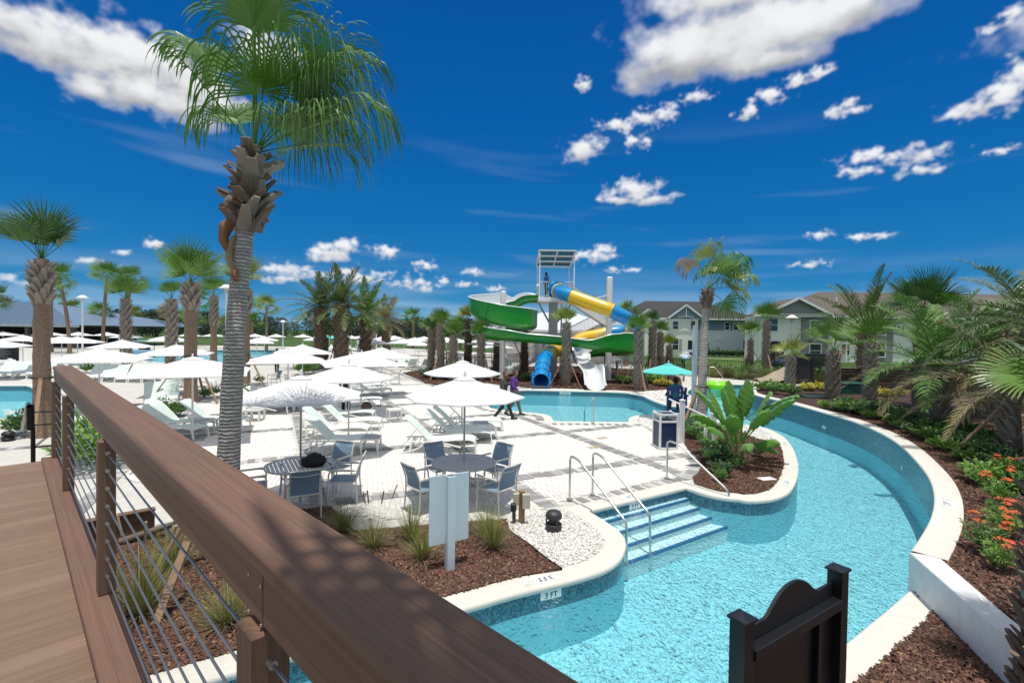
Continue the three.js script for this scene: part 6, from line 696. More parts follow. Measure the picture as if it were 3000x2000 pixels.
// ---------------------------------------------------------------- people
function body(bones, colorAt, extra = [], N = 90, S = 1.0, cy = 0.95) { // one continuous figure: smooth union of tapered capsules
  const mc = new MarchingCubes(N, new THREE.MeshStandardMaterial(), false, false, 160000); mc.isolation = 0; const F = mc.field; F.fill(-1); const h = N / 2, k = 0.028;
  for (const [a, b, r1, r2] of bones) { const ax = a[0] / S, ay = (a[1] - cy) / S, az = a[2] / S, bx = b[0] / S, by = (b[1] - cy) / S, bz = b[2] / S, R1 = r1 / S, R2 = r2 / S, m = Math.max(R1, R2) + 0.1, dx = bx - ax, dy = by - ay, dz = bz - az, l2 = dx * dx + dy * dy + dz * dz + 1e-9; const lo = (p, q) => Math.max(1, Math.floor((Math.min(p, q) - m) * h + h)), hi = (p, q) => Math.min(N - 2, Math.ceil((Math.max(p, q) + m) * h + h));
    for (let z = lo(az, bz); z <= hi(az, bz); z++) for (let y = lo(ay, by); y <= hi(ay, by); y++) for (let x = lo(ax, bx); x <= hi(ax, bx); x++) { const px = (x - h) / h - ax, py = (y - h) / h - ay, pz = (z - h) / h - az, t = Math.max(0, Math.min(1, (px * dx + py * dy + pz * dz) / l2)), d = Math.hypot(px - dx * t, py - dy * t, pz - dz * t) - (R1 + (R2 - R1) * t), i = x + y * N + z * N * N, o = -F[i], w = Math.max(k - Math.abs(o - d), 0) / k; F[i] = -(Math.min(o, d) - w * w * k * 0.25); } }
  mc.update(); const n = mc.count, P = mc.positionArray, Q = mc.normalArray, pos = new Float32Array(n * 3), nor = new Float32Array(n * 3), col = []; for (let i = 0; i < n; i++) { pos[i * 3] = P[i * 3] * S; pos[i * 3 + 1] = P[i * 3 + 1] * S + cy; pos[i * 3 + 2] = P[i * 3 + 2] * S; const L = Math.hypot(Q[i * 3], Q[i * 3 + 1], Q[i * 3 + 2]) || 1; for (let j = 0; j < 3; j++) nor[i * 3 + j] = Q[i * 3 + j] / L; col.push(...colorAt(pos[i * 3], pos[i * 3 + 1], pos[i * 3 + 2])); }
  const g = new THREE.BufferGeometry(); g.setAttribute('position', new THREE.BufferAttribute(pos, 3)); g.setAttribute('normal', new THREE.BufferAttribute(nor, 3)); const gs = [g]; for (const [e, c] of extra) { const q = e.index ? e.toNonIndexed() : e; q.deleteAttribute('uv'); for (let i = 0; i < q.attributes.position.count; i++) col.push(...c); gs.push(q); } const out = mergeGeometries(gs); out.setAttribute('color', new THREE.Float32BufferAttribute(col, 3)); return out; }
function figure(o) { // faces +x; joints in metres
  const J = o.J, sk = o.skin, B = [], add = (a, b, r1, r2) => B.push([J[a] ?? a, J[b] ?? b, r1, r2]);
  const f = o.fat ?? 1; add('hip', 'waist', 0.135 * f, 0.125 * f); add('waist', 'chest', 0.125 * f, 0.145 * f); add('chest', 'neck', 0.13 * f, 0.06); add('shL', 'shR', 0.075, 0.075); add('hipL', 'hipR', 0.105 * f, 0.105 * f); add('neck', 'head', 0.052, 0.06);
  const hd = J.head; B.push([[hd[0] - 0.01, hd[1] + 0.02, hd[2]], [hd[0] - 0.015, hd[1] + 0.08, hd[2]], 0.085, 0.092], [[hd[0] + 0.035, hd[1] - 0.045, hd[2]], [hd[0] + 0.03, hd[1] + 0.02, hd[2]], 0.052, 0.066], [[hd[0] + 0.085, hd[1] - 0.012, hd[2]], [hd[0] + 0.092, hd[1] + 0.018, hd[2]], 0.016, 0.01], [[hd[0] - 0.01, hd[1] - 0.005, hd[2] - 0.085], [hd[0] - 0.01, hd[1] + 0.03, hd[2] - 0.088], 0.016, 0.018], [[hd[0] - 0.01, hd[1] - 0.005, hd[2] + 0.085], [hd[0] - 0.01, hd[1] + 0.03, hd[2] + 0.088], 0.016, 0.018]);
  for (const s of ['L', 'R']) { add('sh' + s, 'el' + s, 0.055 * f + (o.sleeve ? 0.008 : 0), 0.045 + (o.sleeve ? 0.008 : 0)); add('el' + s, 'wr' + s, 0.043 + (o.sleeve ? 0.008 : 0), 0.03 + (o.sleeve ? 0.01 : 0)); add('hip' + s, 'kn' + s, 0.095 * f, 0.068); add('kn' + s, 'an' + s, 0.068, 0.052); const an = J['an' + s], d = J['toe' + s]; B.push([[an[0] - 0.03, an[1] - 0.045, an[2]], d, 0.045, 0.036]); const w = J['wr' + s], e = J['el' + s], v = V3(w[0] - e[0], w[1] - e[1], w[2] - e[2]).normalize(); B.push([w, [w[0] + v.x * 0.085, w[1] + v.y * 0.085, w[2] + v.z * 0.085], 0.03, 0.034]); }
  const extra = []; for (const s of ['L', 'R']) { const w = V3(...J['wr' + s]), v = w.clone().sub(V3(...J['el' + s])).normalize(), side = V3(0, 0, 1).cross(v).normalize(); for (let k = 0; k < 5; k++) { const a = w.clone().addScaledVector(v, k === 4 ? 0.05 : 0.10).addScaledVector(side, k === 4 ? 0.035 : (k - 1.5) * 0.019), m = a.clone().addScaledVector(v, k === 4 ? 0.03 : 0.04 - 0.004 * Math.abs(k - 1)).addScaledVector(side, k === 4 ? 0.025 : 0), b = m.clone().addScaledVector(v, 0.03).add(V3(0.012, 0, s === 'L' ? -0.008 : 0.008)); extra.push([cyl(a, m, 0.0095, 0.009, 6), sk], [cyl(m, b, 0.009, 0.007, 6), sk]); } }
  for (const s of [-1, 1]) extra.push([new THREE.SphereGeometry(0.012, 8, 6).translate(hd[0] + 0.078, hd[1] + 0.032, hd[2] + s * 0.03), [0.02, 0.015, 0.012]]); extra.push([new THREE.SphereGeometry(1, 8, 6).scale(0.01, 0.006, 0.024).translate(hd[0] + 0.082, hd[1] - 0.038, hd[2]), [0.28, 0.1, 0.08]]);
  const dist = (x, y, z, a, b) => { const dx = b[0] - a[0], dy = b[1] - a[1], dz = b[2] - a[2], t = Math.max(0, Math.min(1, ((x - a[0]) * dx + (y - a[1]) * dy + (z - a[2]) * dz) / (dx * dx + dy * dy + dz * dz + 1e-9))); return Math.hypot(x - a[0] - dx * t, y - a[1] - dy * t, z - a[2] - dz * t); };
  const colorAt = (x, y, z) => { const dh = Math.hypot(x - hd[0], y - hd[1] - 0.03, z - hd[2]); if (dh < 0.16 && y > J.neck[1] + 0.02) { const bald = o.bald ? 0.115 : 0.06; return y > hd[1] + bald || (x < hd[0] - 0.015 + (y - hd[1]) * 0.3 && y > hd[1] - (o.longHair ? 0.2 : 0.05)) ? o.hair : (o.beard && y < hd[1] - 0.02 && x > hd[0]) ? o.beard : sk; } if (y > J.neck[1] - 0.015 && Math.hypot(x - J.neck[0], z - J.neck[2]) < 0.085) return sk;
    for (const s of ['L', 'R']) { const w = J['wr' + s], e = J['el' + s]; if (dist(x, y, z, w, [2 * w[0] - e[0], 2 * w[1] - e[1], 2 * w[2] - e[2]].map((q, i) => w[i] + (q - w[i]) * 0.5)) < 0.05 && dist(x, y, z, e, w) > 0.0 && Math.hypot(x - e[0], y - e[1], z - e[2]) > Math.hypot(w[0] - e[0], w[1] - e[1], w[2] - e[2]) - 0.005) return sk; if (!o.sleeve && dist(x, y, z, e, w) < 0.07) return sk; const an = J['an' + s], tt = J['toe' + s]; if (dist(x, y, z, [an[0] - 0.05, an[1] - 0.05, an[2]], tt) < 0.062) return o.shoe; const k1 = dist(x, y, z, J['kn' + s], an); if (o.bareLegs && k1 < 0.085 && y < J['kn' + s][1] + 0.02) return sk; }
    let dl = 9, dt = Math.min(dist(x, y, z, J.waist, J.chest), dist(x, y, z, J.chest, J.neck)); for (const s of ['L', 'R']) { dl = Math.min(dl, dist(x, y, z, J['hip' + s], J['kn' + s]), dist(x, y, z, J['kn' + s], J['an' + s])); dt = Math.min(dt, dist(x, y, z, J['sh' + s], J['el' + s]) + 0.05, dist(x, y, z, J['el' + s], J['wr' + s]) + 0.05); } if (o.hem !== undefined ? y < o.hem && dt > 0.10 : dl < dt - 0.02) return o.legs; if (o.inner && x > J.chest[0] + 0.1 && Math.abs(z - J.chest[2]) < 0.055) return o.inner; return o.top; };
  const g = body(B, colorAt, extra), t = thing('person', o.label, 'person', o.at, o.turn ?? 0); part('body', g, new THREE.MeshStandardMaterial({ vertexColors: true, roughness: 0.8 }), t); return t; }
const stand = (d = {}) => ({ hip: [0, 0.95, 0], waist: [0, 1.1, 0], chest: [0.01, 1.3, 0], neck: [0.0, 1.5, 0], head: [0.025, 1.62, 0], shL: [0, 1.42, -0.17], shR: [0, 1.42, 0.17], elL: [-0.05, 1.14, -0.24], elR: [0.02, 1.14, 0.24], wrL: [0.06, 0.93, -0.25], wrR: [0.12, 0.95, 0.24], hipL: [0, 0.92, -0.09], hipR: [0, 0.92, 0.09], knL: [0.02, 0.5, -0.1], knR: [0.02, 0.5, 0.1], anL: [-0.01, 0.095, -0.1], anR: [-0.01, 0.095, 0.1], toeL: [0.15, 0.036, -0.12], toeR: [0.15, 0.036, 0.12], ...d });
const stride = { waist: [0.01, 1.1, 0], chest: [0.03, 1.3, 0], neck: [0.04, 1.5, 0], head: [0.08, 1.62, 0], hip: [0, 0.93, 0], hipL: [0, 0.9, -0.09], hipR: [0, 0.9, 0.09], knL: [0.19, 0.52, -0.09], anL: [0.34, 0.10, -0.1], toeL: [0.50, 0.06, -0.11], knR: [0.0, 0.48, 0.1], anR: [-0.26, 0.15, 0.1], toeR: [-0.12, 0.036, 0.11], elL: [-0.14, 1.16, -0.25], wrL: [-0.14, 0.93, -0.26], elR: [0.06, 1.15, 0.25], wrR: [0.22, 1.0, 0.22] };
const SKIN = [0.30, 0.155, 0.10];
figure({ label: 'walking man in grey jacket and black trousers beside the slide pool', J: stand(stride), at: ((p) => [p[0], 0.012, p[1]])([-0.295, -17.431]), turn: -0.25, skin: SKIN, hair: [0.10, 0.05, 0.03], beard: [0.09, 0.05, 0.035], bald: true, top: [0.055, 0.053, 0.052], inner: [0.012, 0.012, 0.012], legs: [0.018, 0.018, 0.02], shoe: [0.03, 0.022, 0.016], sleeve: true, fat: 1.06 });
figure({ label: 'walking man in purple shirt and grey trousers behind the grey jacket', J: stand({ ...stride, knL: [0.17, 0.53, -0.09], anL: [0.28, 0.11, -0.1], toeL: [0.43, 0.05, -0.11] }), at: ((p) => [p[0], 0.012, p[1]])([0.079, -18.285]), turn: -0.2, skin: SKIN, hair: [0.05, 0.03, 0.022], bald: true, top: [0.10, 0.035, 0.26], legs: [0.13, 0.125, 0.12], shoe: [0.02, 0.016, 0.013], sleeve: true });
figure({ label: 'woman in black dress standing behind the umbrella by the loungers', J: stand({ elR: [0.14, 1.2, 0.2], wrR: [0.2, 1.4, 0.1], elL: [0.02, 1.14, -0.22], wrL: [0.16, 1.0, -0.12] }), at: ((p) => [p[0], 0.012, p[1]])([-6.231, -17.976]), turn: 2.2, skin: SKIN, hair: [0.06, 0.035, 0.02], longHair: true, top: [0.008, 0.008, 0.009], legs: [0.008, 0.008, 0.009], shoe: [0.05, 0.04, 0.03], hem: 0.5, fat: 0.95 });
figure({ label: 'distant walker in black trousers under the square umbrella right of the ringed trunk', J: stand(stride), at: ((p) => [p[0], 0.012, p[1]])([-17.049, -34.596]), turn: 1.9, skin: SKIN, hair: [0.04, 0.03, 0.02], top: [0.05, 0.30, 0.12], legs: [0.01, 0.01, 0.012], shoe: [0.02, 0.02, 0.02], sleeve: true });
figure({ label: 'attendant in blue shirt standing on the slide tower platform', J: stand(), at: [2.35, 5.73, -34.0], turn: 0.4, skin: [0.12, 0.065, 0.045], hair: [0.01, 0.008, 0.007], top: [0.03, 0.14, 0.35], legs: [0.015, 0.015, 0.02], shoe: [0.02, 0.02, 0.02] });
{ const c = chairAt, y = 0.2; const J = { hip: [-0.12, 0.80, 0], waist: [-0.14, 0.93, 0], chest: [-0.1, 1.13, 0], neck: [-0.06, 1.31, 0], head: [-0.02, 1.43, 0.0], shL: [-0.1, 1.24, -0.17], shR: [-0.1, 1.24, 0.17], elL: [-0.05, 0.98, -0.3], elR: [-0.02, 0.98, 0.3], wrL: [0.16, 0.97, -0.26], wrR: [0.18, 0.97, 0.24], hipL: [-0.1, 0.79, -0.09], hipR: [-0.1, 0.79, 0.09], knL: [0.34, 0.80, -0.13], knR: [0.34, 0.80, 0.13], anL: [0.36, 0.40, -0.14], anR: [0.36, 0.40, 0.14], toeL: [0.5, 0.345, -0.15], toeR: [0.5, 0.345, 0.15] };
  figure({ label: 'lifeguard in teal shirt sitting in the tall blue chair', J, at: [c[0] - 0.05, 0.02, c[1] - 0.02], turn: Math.PI / 2 - 0.35 + 0.15, skin: [0.09, 0.05, 0.035], hair: [0.008, 0.007, 0.006], top: [0.02, 0.17, 0.24], legs: [0.012, 0.012, 0.016], shoe: [0.03, 0.03, 0.03], bareLegs: true }); }

// ---------------------------------------------------------------- the water slides and their tower
const GRN = phy(0.012, 0.27, 0.018, 0.28, { clearcoat: 0.5, clearcoatRoughness: 0.2 }), BLU = phy(0.0, 0.25, 0.62, 0.28, { clearcoat: 0.5, clearcoatRoughness: 0.2 }), BLD = phy(0.01, 0.10, 0.30, 0.3, { clearcoat: 0.4, clearcoatRoughness: 0.2 }), YEL = phy(0.84, 0.50, 0.004, 0.28, { clearcoat: 0.5, clearcoatRoughness: 0.2 }), FLW = phy(0.74, 0.76, 0.77, 0.25, { clearcoat: 0.6, clearcoatRoughness: 0.15 }), GALV = mat(0.46, 0.46, 0.46, 0.5, { metalness: 0.3 });
{ const t = thing('tube_slide', 'enclosed tube slide in blue and yellow sections winding down to the pool', 'water slide');
  const P = [[2.94, 6.27, -33.60], [3.31, 6.03, -33.00], [3.69, 5.84, -32.60], [4.39, 5.54, -32.20], [5.35, 5.17, -31.80], [6.37, 4.78, -31.40], [7.10, 4.44, -31.40], [7.80, 4.13, -31.80], [8.34, 3.87, -32.60], [8.65, 3.53, -33.80], [8.28, 3.40, -34.60], [7.29, 3.30, -34.90], [6.12, 3.06, -34.80], [4.82, 2.73, -34.40], [4.55, 2.34, -33.90], [3.63, 2.19, -33.20], [2.85, 2.03, -32.00], [2.25, 1.73, -30.60], [1.93, 1.29, -29.30], [1.78, 0.78, -28.20], [1.70, 0.45, -27.25]].map(v3);
  const c = new THREE.CatmullRomCurve3(P, false, 'centripetal'), n = P.length - 1, cut = [0, 2.4, 5.15, 8.0, 9.5, 11.2, 13.6, 15.4, 17.0, 20].map((k) => k / n), cols = [BLU, YEL, BLU, YEL, BLU, YEL, BLD, YEL, BLU];
  const sub = (a, b, r, m) => { const pts = []; for (let i = 0; i <= m; i++) pts.push(c.getPoint(a + ((b - a) * i) / m)); return new THREE.TubeGeometry(new THREE.CatmullRomCurve3(pts), m * 2, r, 18, false); };
  cols.forEach((m, i) => part('tube_section', sub(cut[i], cut[i + 1], 0.47, 12), m, t)); const ringAt = (u, m, r = 0.475, w = 0.045) => { const p = c.getPoint(u), d = c.getTangent(Math.min(0.999, Math.max(0.001, u))), g = new THREE.TorusGeometry(r, w, 8, 28).applyQuaternion(new THREE.Quaternion().setFromUnitVectors(V3(0, 0, 1), d)).translate(p.x, p.y, p.z); part('flange', g, m, t); };
  cut.slice(1, -1).forEach((u, i) => ringAt(u, cols[i])); ringAt(0.001, BLU, 0.52, 0.07); ringAt(0.03, YEL, 0.5, 0.06); for (const u of [0.875, 0.925, 0.96]) ringAt(u, BLD, 0.475, 0.035); ringAt(0.999, BLU, 0.48, 0.04);
  const e = c.getPoint(1); for (const s of [-1, 1]) part('outlet_side', rbox(0.1, 0.62, 1.7, 0.02), BLU, t, [e.x + s * 0.5 + 0.02, 0.52, e.z - 0.85], [-0.14, 0, 0]); part('outlet_cradle', rbox(1.15, 0.16, 0.7, 0.03), mat(0.2, 0.21, 0.22, 0.7), t, [e.x, 0.1, e.z - 0.45]); }
{ const t = thing('open_slide', 'open green flume slide with white inside looping twice and ending in the pool', 'water slide');
  const P = [[1.95, 5.35, -34.5], [1.0, 5.3, -34.7], [0.3, 4.95, -34.75], [-0.7, 4.75, -34.65], [-1.9, 4.55, -34.0], [-2.4, 4.3, -32.8], [-1.9, 3.95, -31.6], [-0.65, 3.6, -31.05], [0.6, 3.45, -31.5], [1.15, 3.35, -32.7], [0.6, 3.2, -33.9], [-0.65, 3.05, -34.4], [-1.85, 2.95, -33.9], [-2.3, 2.85, -32.7], [-1.8, 2.75, -31.5], [-0.5, 2.66, -30.9], [1.2, 2.55, -30.8], [3.0, 2.42, -30.7], [4.8, 2.2, -30.6], [6.3, 2.0, -30.6], [7.7, 1.9, -31.2], [8.2, 1.8, -32.4], [7.5, 1.7, -33.6], [6.2, 1.6, -33.9], [5.0, 1.45, -33.2], [4.6, 1.25, -31.8], [4.75, 0.95, -30.4], [4.95, 0.55, -29.0], [4.85, 0.2, -27.8], [4.74, -0.02, -26.75]].map(v3);
  const c = new THREE.CatmullRomCurve3(P, false, 'centripetal'), N = 220, pts = c.getPoints(N), turn = pts.map((p, i) => { const a = pts[Math.max(0, i - 6)], b = pts[Math.min(N, i + 6)], u = p.clone().sub(a).setY(0).normalize(), v = b.clone().sub(p).setY(0).normalize(); return u.x * v.z - u.z * v.x; });
  const prof = (i, inset, white) => { const p = pts[i], a = pts[Math.max(0, i - 1)], b = pts[Math.min(N, i + 1)], T = b.clone().sub(a).normalize(), S = T.clone().cross(UPV).normalize(), U = S.clone().cross(T).normalize(), k = turn[i] * (i < N * 0.42 ? 1.25 : i < N * 0.62 ? 0.25 : 1), hL = 0.58 + Math.max(0, k) * 2.0 - (i > N - 30 ? 0.25 : 0), hR = 0.58 + Math.max(0, -k) * 2.0 - (i > N - 30 ? 0.25 : 0), w = 0.56 - inset, out = []; const hl = Math.min(1.35, hL), hr = Math.min(1.35, hR);
    const add = (s, u) => out.push(p.clone().addScaledVector(S, s).addScaledVector(U, u)); if (!white) add(-w - 0.07, hl); add(-w - 0.0, hl); add(-w, hl * 0.6 + 0.1); for (let q = 0; q <= 10; q++) { const f = Math.PI + (q / 10) * Math.PI; add(Math.cos(f) * w, 0.34 + Math.sin(f) * (0.34 - inset)); } add(w, hr * 0.6 + 0.1); add(w, hr); if (!white) add(w + 0.07, hr); return out; };
  const section = (i0, i1, inset, white) => { const rows = []; for (let i = i0; i <= i1; i++) rows.push(prof(i, inset, white)); return grid(rows); };
  const cutI = Math.round(N * 25.3 / 29), marks = [0, 26, 48, 70, 92, 114, 134, 154, 172, cutI];
  for (let k = 0; k < marks.length - 1; k++) part('green_section', section(marks[k], marks[k + 1], 0, true), GRN, t); part('white_liner', section(0, cutI, 0.035, true), FLW, t); part('exit_run', section(cutI, N, 0.0, true), FLW, t); part('exit_liner', section(cutI, N, 0.035, true), FLW, t);
  const rim = (s) => { const rows = []; for (let i = 0; i <= N; i++) { const q = prof(i, 0, true), e = s < 0 ? q[0] : q[q.length - 1], q2 = prof(i, 0.035, true), e2 = s < 0 ? q2[0] : q2[q2.length - 1], o = e.clone().sub(e2).setY(0).normalize(); rows.push([e.clone().addScaledVector(o, 0.06).add(V3(0, -0.03, 0)), e.clone().addScaledVector(o, 0.06).add(V3(0, 0.02, 0)), e2.clone().addScaledVector(o, -0.01).add(V3(0, 0.02, 0)), e2.clone().addScaledVector(o, -0.01).add(V3(0, -0.03, 0))]); } return grid(rows); }; part('rim', rim(-1), FLW, t); part('rim', rim(1), FLW, t);
  for (const i of marks.slice(1)) { const rows = []; for (const d of [-1, 1]) { const j = Math.max(0, Math.min(N, i + d)), q = prof(i, -0.05, true); rows.push(q.map((v) => v.clone().addScaledVector(pts[Math.min(N, i + 1)].clone().sub(pts[i - 1]).normalize(), d * 0.03))); } part('flange', grid(rows), GRN, t); } }
{ const t = thing('slide_tower', 'white slide tower with railed platform, tilted shade roof and stairs', 'tower'), W = M.white, x0 = 1.85, x1 = 4.25, z0 = -33.3, z1 = -36.3, F = 5.7;
  part('column', rbox(0.62, 5.4, 0.62, 0.03, 2.98, 2.7, -34.9), GALV, t); part('platform', rbox(x1 - x0 + 0.15, 0.3, z0 - z1 + 0.15, 0.02, (x0 + x1) / 2, F - 0.16, (z0 + z1) / 2), W, t); for (const [a, b] of [[x0, -1], [x1, 1]]) part('knee_brace', bar([2.98 + b * 0.3, 4.0, -34.9], [a, F - 0.32, -34.3], 0.09, 0.09), GALV, t); part('downpipe', cyl([3.55, 0, -34.6], [3.55, 5.3, -34.6], 0.06), GALV, t);
  for (const x of [x0, x1]) for (const z of [z0, z1]) part('canopy_post', rbox(0.085, z === z0 ? 3.1 : 2.6, 0.085, 0.008, x, F + (z === z0 ? 1.55 : 1.3), z), W, t);
  const picketRun = (a, b, h = 1.08, name = 'railing', m = W) => { const A = v3(a), B = v3(b), n = Math.max(2, Math.round(A.distanceTo(B) / 0.115)), g = [bar(A.clone().add(V3(0, h, 0)), B.clone().add(V3(0, h, 0)), 0.045, 0.045), bar(A.clone().add(V3(0, 0.1, 0)), B.clone().add(V3(0, 0.1, 0)), 0.04, 0.04)]; for (let k = 0; k <= n; k++) { const p = A.clone().lerp(B, k / n); g.push(bar(p.clone().add(V3(0, 0.1, 0)), p.clone().add(V3(0, h, 0)), 0.019, 0.019)); } part(name, merge(g), m, t); };
  picketRun([x0, F, z0], [x0 + 0.62, F, z0]); picketRun([x1 - 0.62, F, z0], [x1, F, z0]); picketRun([x0, F, z1], [x1, F, z1]); picketRun([x1, F, z0], [x1, F, -35.0]); picketRun([x0, F, z0], [x0, F, -33.9]); picketRun([x0, F, -35.2], [x0, F, z1]);
  // tilted roof: dark panels in a pale frame
  const R = [[x0 - 0.05, 8.92, -33.15], [x1 + 0.1, 8.92, -33.15], [x1 + 0.1, 8.28, -36.7], [x0 - 0.05, 8.28, -36.7]].map(v3), at = (u, v) => R[0].clone().lerp(R[1], u).lerp(R[3].clone().lerp(R[2], u), v), fr = []; for (const v of [0, 0.33, 0.66, 1]) fr.push(bar(at(0, v), at(1, v), 0.1, 0.1)); for (const u of [0, 0.5, 1]) fr.push(bar(at(u, 0).add(V3(0, 0.004, 0)), at(u, 1).add(V3(0, 0.004, 0)), 0.09, 0.09)); part('roof_frame', merge(fr), mat(0.66, 0.64, 0.55, 0.5), t); const pm = mat(0.02, 0.13, 0.20, 0.85); for (let v = 0; v < 3; v++) for (let u = 0; u < 2; u++) { const q = [at(u * 0.5 + 0.02, v * 0.33 + 0.02), at(u * 0.5 + 0.48, v * 0.33 + 0.02), at(u * 0.5 + 0.02, v * 0.33 + 0.31), at(u * 0.5 + 0.48, v * 0.33 + 0.31)].map((p) => p.add(V3(0, 0.06, 0))); part('roof_panel', grid([[q[0], q[1]], [q[2], q[3]]]), pm, t); }
  const flight = (a, b, n) => { const A = v3(a), B = v3(b), D = V3(0, 0, 0.55); for (const s of [-1, 1]) { part('stringer', bar(A.clone().addScaledVector(D, s), B.clone().addScaledVector(D, s), 0.06, 0.3), W, t); picketRun(A.clone().addScaledVector(D, s).add(V3(0, 0.1, 0)), B.clone().addScaledVector(D, s).add(V3(0, 0.1, 0)), 1.0, 'stair_railing'); } for (let k = 0; k < n; k++) { const p = A.clone().lerp(B, (k + 0.5) / n); part('tread', rbox(0.28, 0.04, 1.08, 0.005, p.x, p.y + 0.1, p.z), GALV, t); } };
  flight([4.3, 5.6, -35.6], [6.9, 3.95, -35.6], 9); part('landing', rbox(1.25, 0.24, 2.6, 0.02, 7.5, 3.86, -36.2), W, t); picketRun([6.9, 3.95, -34.95], [8.1, 3.95, -34.95]); picketRun([8.1, 3.95, -34.95], [8.1, 3.95, -37.4]); flight([6.9, 3.85, -36.9], [-0.4, 0.0, -36.9], 22); for (const x of [7.1, 8.0]) part('landing_post', cyl([x, 0, -36.2], [x, 3.75, -36.2], 0.09), GALV, t); part('horn', new THREE.SphereGeometry(0.1, 10, 8), W, t, [x0 - 0.12, F + 0.78, z0 + 0.05]); part('aerial', cyl([2.5, F + 0.9, z0], [2.5, F + 1.55, z0], 0.02), M.black, t); }
const COL = (x, z, h, label) => { const t = thing('slide_column', label, 'column', [x, 0, z]); part('shaft', cyl([0, 0.02, 0], [0, h, 0], 0.21, 0.21, 20), M.white, t); part('dome_cap', new THREE.SphereGeometry(0.21, 18, 8, 0, 6.283, 0, 1.571).scale(1, 0.5, 1), M.white, t, [0, h, 0]); part('base_plate', new THREE.CylinderGeometry(0.3, 0.3, 0.06, 18), GALV, t, [0, 0.05, 0]); return t; };
{ const a = COL(-0.65, -32.8, 5.95, 'white round column inside the green slide loops'); for (const [p, q] of [[[0, 2.5, 0], [-1.9, 2.75, 0.6]], [[0, 2.5, 0], [-1.6, 2.6, -0.9]], [[0, 3.0, 0], [0.8, 3.3, 0.9]], [[0, 2.3, 0], [-2.4, 2.4, 0.2]], [[0, 4.3, 0], [-0.4, 4.7, -1.6]]]) part('bracket_arm', bar(p, q, 0.1, 0.1), M.white, a); const b = COL(6.6, -32.6, 7.0, 'tall white round column right of the tube slide'); for (const [p, q] of [[[0, 5.9, 0], [-2.3, 5.2, 0.6]], [[0, 1.55, 0], [1.4, 1.7, 0.3]], [[0, 1.35, 0], [1.7, 1.6, -0.4]], [[0, 1.0, 0], [-1.4, 1.25, 0.6]], [[0, 3.4, 0], [-0.6, 3.0, -1.6]]]) part('bracket_arm', bar(p, q, 0.09, 0.09), M.white, b); }
{ const t = thing('red_bucket', 'small red bucket in the mulch beside the white slide run', 'bucket', ((p) => [p[0], 0.03, p[1]])([4.712, -34.480])); part('pail', new THREE.LatheGeometry([[0, 0.02], [0.13, 0.02], [0.17, 0.38], [0.155, 0.38], [0.12, 0.05], [0, 0.05]].map((q) => new THREE.Vector2(...q)), 18), mat(0.62, 0.03, 0.01, 0.45), t); part('handle', tube([[-0.16, 0.36, 0], [0, 0.55, 0], [0.16, 0.36, 0]], 0.008, 5), M.black, t); const y = thing('yellow_tarp', 'yellow cover hanging behind the slide by the fence', 'cover', ((p) => [p[0], 0, p[1]])([4.27, -40.80])); part('sheet', rbox(0.45, 0.75, 0.1, 0.03, 0, 1.1, 0), mat(0.75, 0.6, 0.02, 0.6), y); part('pole', cyl([0, 0, -0.06], [0, 1.6, -0.06], 0.03), M.iron, y);
  const l = thing('step_ladder', 'reddish ladder leaning behind the left slide column', 'ladder', [0.3, 0, -35.2], 0.2), lm = mat(0.2, 0.055, 0.045, 0.6); for (const s of [-0.2, 0.2]) part('rail', bar([1.0, 0, s], [-0.35, 3.0, s], 0.06, 0.03), lm, l); for (let k = 1; k < 10; k++) part('rung', cyl([1.0 - 0.135 * k, 0.3 * k, -0.2], [1.0 - 0.135 * k, 0.3 * k, 0.2], 0.016), lm, l); }

// ---------------------------------------------------------------- fences
function ironFence(pts, h, label) { const t = thing('iron_fence', label, 'fence'); for (let i = 0; i < pts.length - 1; i++) { const a = pts[i], b = pts[i + 1], L = Math.hypot(b[0] - a[0], b[1] - a[1]), n = Math.max(1, Math.round(L / 2.3)); for (let k = 0; k < n; k++) { const p = [a[0] + ((b[0] - a[0]) * k) / n, a[1] + ((b[1] - a[1]) * k) / n], q = [a[0] + ((b[0] - a[0]) * (k + 1)) / n, a[1] + ((b[1] - a[1]) * (k + 1)) / n], l = L / n, g = []; const m = Math.round(l / 0.115); for (let j = 1; j < m; j++) { const x = p[0] + ((q[0] - p[0]) * j) / m, z = p[1] + ((q[1] - p[1]) * j) / m; g.push(box(0.022, h - 0.1, 0.022, x, h / 2, z)); } part('pickets', merge(g), M.iron, t); for (const y of [0.12, h - 0.2, h - 0.05]) part('rail', bar([p[0], y, p[1]], [q[0], y, q[1]], 0.035, 0.03), M.iron, t); part('post', box(0.07, h + 0.06, 0.07, p[0], (h + 0.06) / 2, p[1]), M.iron, t); if (i === pts.length - 2 && k === n - 1) part('post', box(0.07, h + 0.06, 0.07, q[0], (h + 0.06) / 2, q[1]), M.iron, t); } } return t; }
ironFence([[-5.5, -40], [-2.6, -33.8], [0.6, -37.6], [1.4, -40], [4.4, -41], [8.2, -37.4], [11.9, -32.9]], 1.6, 'black picket fence behind the slides'); ironFence([[13.9, -44], [15.9, -39.5], [18.5, -37.6], [24, -35.6], [29, -34.5]], 1.35, 'black picket fence beyond the river grasses');
